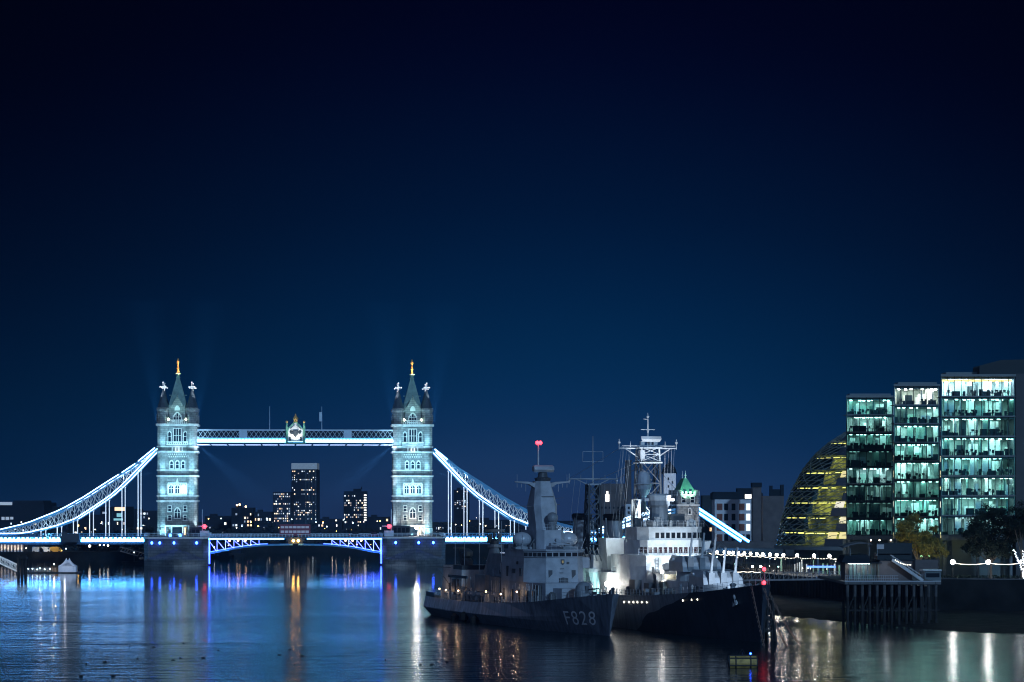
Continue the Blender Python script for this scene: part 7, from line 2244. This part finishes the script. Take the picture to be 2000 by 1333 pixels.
# double-decker bus crossing the middle of the bridge
bus = empty('double_decker_bus', (-76.2 + 2.2*.0, 901.0 - 2.0, 9.92), BR.rotation_euler.z, 'red double-decker bus crossing the middle of the bridge', 'bus')
M['bus_red'] = mat('red bus paint', (.22, .03, .05), .5)
b = MB(); b.box(-5.4, 5.4, -1.25, 1.25, .35, 4.3); b.box(-5.3, 5.3, -1.2, 1.2, 4.3, 4.42); bo_ = b.build('body', M['bus_red'], bus)
for z0, z1 in ((1.35, 2.2), (3.0, 3.75)):
    for i in range(7):
        k = MB(); k.box(-5.0+1.44*i, -5.0+1.44*i+1.2, -1.29, -1.25, z0, z1); k.build('window', M['pane_bus'] if 'pane_bus' in M else M.setdefault('pane_bus', glow('dim bus window', (.62, .45, .65), .10)), bus)
for x in (-3.6, 3.2):
    w_ = MB(); w_.cone((x, -1.3, .5), (x, -1.0, .5), .5, .5, 14); w_.build('wheel', M['rubber'], bus)
def car(x, y, lab, m):
    root = empty('passing_car', Vector((-76.2, 901, 9.92)) + Matrix.Rotation(BR.rotation_euler.z, 3, 'Z') @ Vector((x, y, 0)), BR.rotation_euler.z, lab, 'car', 'cars on the bridge')
    b = MB(); b.xprism([(-2.1, .35), (-2.1, .85), (-1.3, .95), (-.7, 1.45), (.7, 1.45), (1.3, .95), (2.1, .8), (2.1, .35)], -.85, .85); b.build('body', m, root)
    g_ = MB(); g_.xprism([(-1.15, .98), (-.65, 1.38), (.65, 1.38), (1.15, .98)], -.88, -.85); g_.build('side_window', M['dark_glass'], root)
    for xx in (-1.3, 1.3):
        w_ = MB(); w_.cone((xx, -.9, .33), (xx, -.7, .33), .33, .33, 12); w_.build('wheel', M['rubber'], root)
    q = MB(); q.box(-2.16, -2.1, -.7, -.3, .62, .8); q.build('tail_lamp', M['lamp_tail'] if 'lamp_tail' in M else M.setdefault('lamp_tail', glow('red tail lamp', (1, .04, .05), 5)), root)
car(21.0, -3.0, 'dark car on the right leaf of the bridge', M['navy'])
car(27.5, -3.0, 'red car on the right leaf close to the right pier', M['bus_red'])
# bits of driftwood and weed on the near water
rn = random.Random(17)
for px_, py in ((205, 1293), (221, 1320), (158, 1321), (268, 1287), (253, 1263), (338, 1290), (352, 1286), (397, 1286), (426, 1271), (168, 1297), (566, 1270), (545, 1280), (590, 1282), (821, 1299), (843, 1299), (752, 1290), (873, 1293), (358, 1257), (300, 1265), (575, 1299)):
    d_ = EYE*F/(py-HZ); x = PX(px_, d_)
    k = MB(); L_ = rn.uniform(.12, .35)
    k.loft([[(-L_, -.05, -.03), (-L_, .05, -.03), (-L_, .02, .05)], [(-.05, -.14, -.04), (-.05, .14, -.04), (-.05, 0, .15)], [(L_, -.06, -.03), (L_, .06, -.03), (L_, 0, .07)]])
    o = k.build('driftwood', M['black']); o.location = (x, d_, .02); o.rotation_euler = (0, 0, rn.uniform(-.5, .5))
    tag(o, 'tiny dark piece of driftwood floating on the near water', 'driftwood', 'driftwood on the near water')
# ================================================================== night haze over the river (lamps and floodlights show faint beams in it)
hb_ = MB(); hb_.box(-960, 960, -25, 2660, -4.0, 92.0)
ho = hb_.build('haze', None)
ho.data.materials.clear()
hm = bpy.data.materials.new('haze'); hm.use_nodes = True
ht = hm.node_tree; ht.nodes.clear()
hout = ht.nodes.new('ShaderNodeOutputMaterial'); hv = ht.nodes.new('ShaderNodeVolumePrincipled')
hv.inputs['Color'].default_value = (0.18, 0.52, 1.0, 1)
hv.inputs['Density'].default_value = 0.00010
hv.inputs['Anisotropy'].default_value = 0.3
ht.links.new(hv.outputs[0], hout.inputs['Volume'])
ho.data.materials.append(hm)
tag(ho, kind='stuff')
cy.volume_bounces = 0

hm.cycles.volume_sampling = 'MULTIPLE_IMPORTANCE'
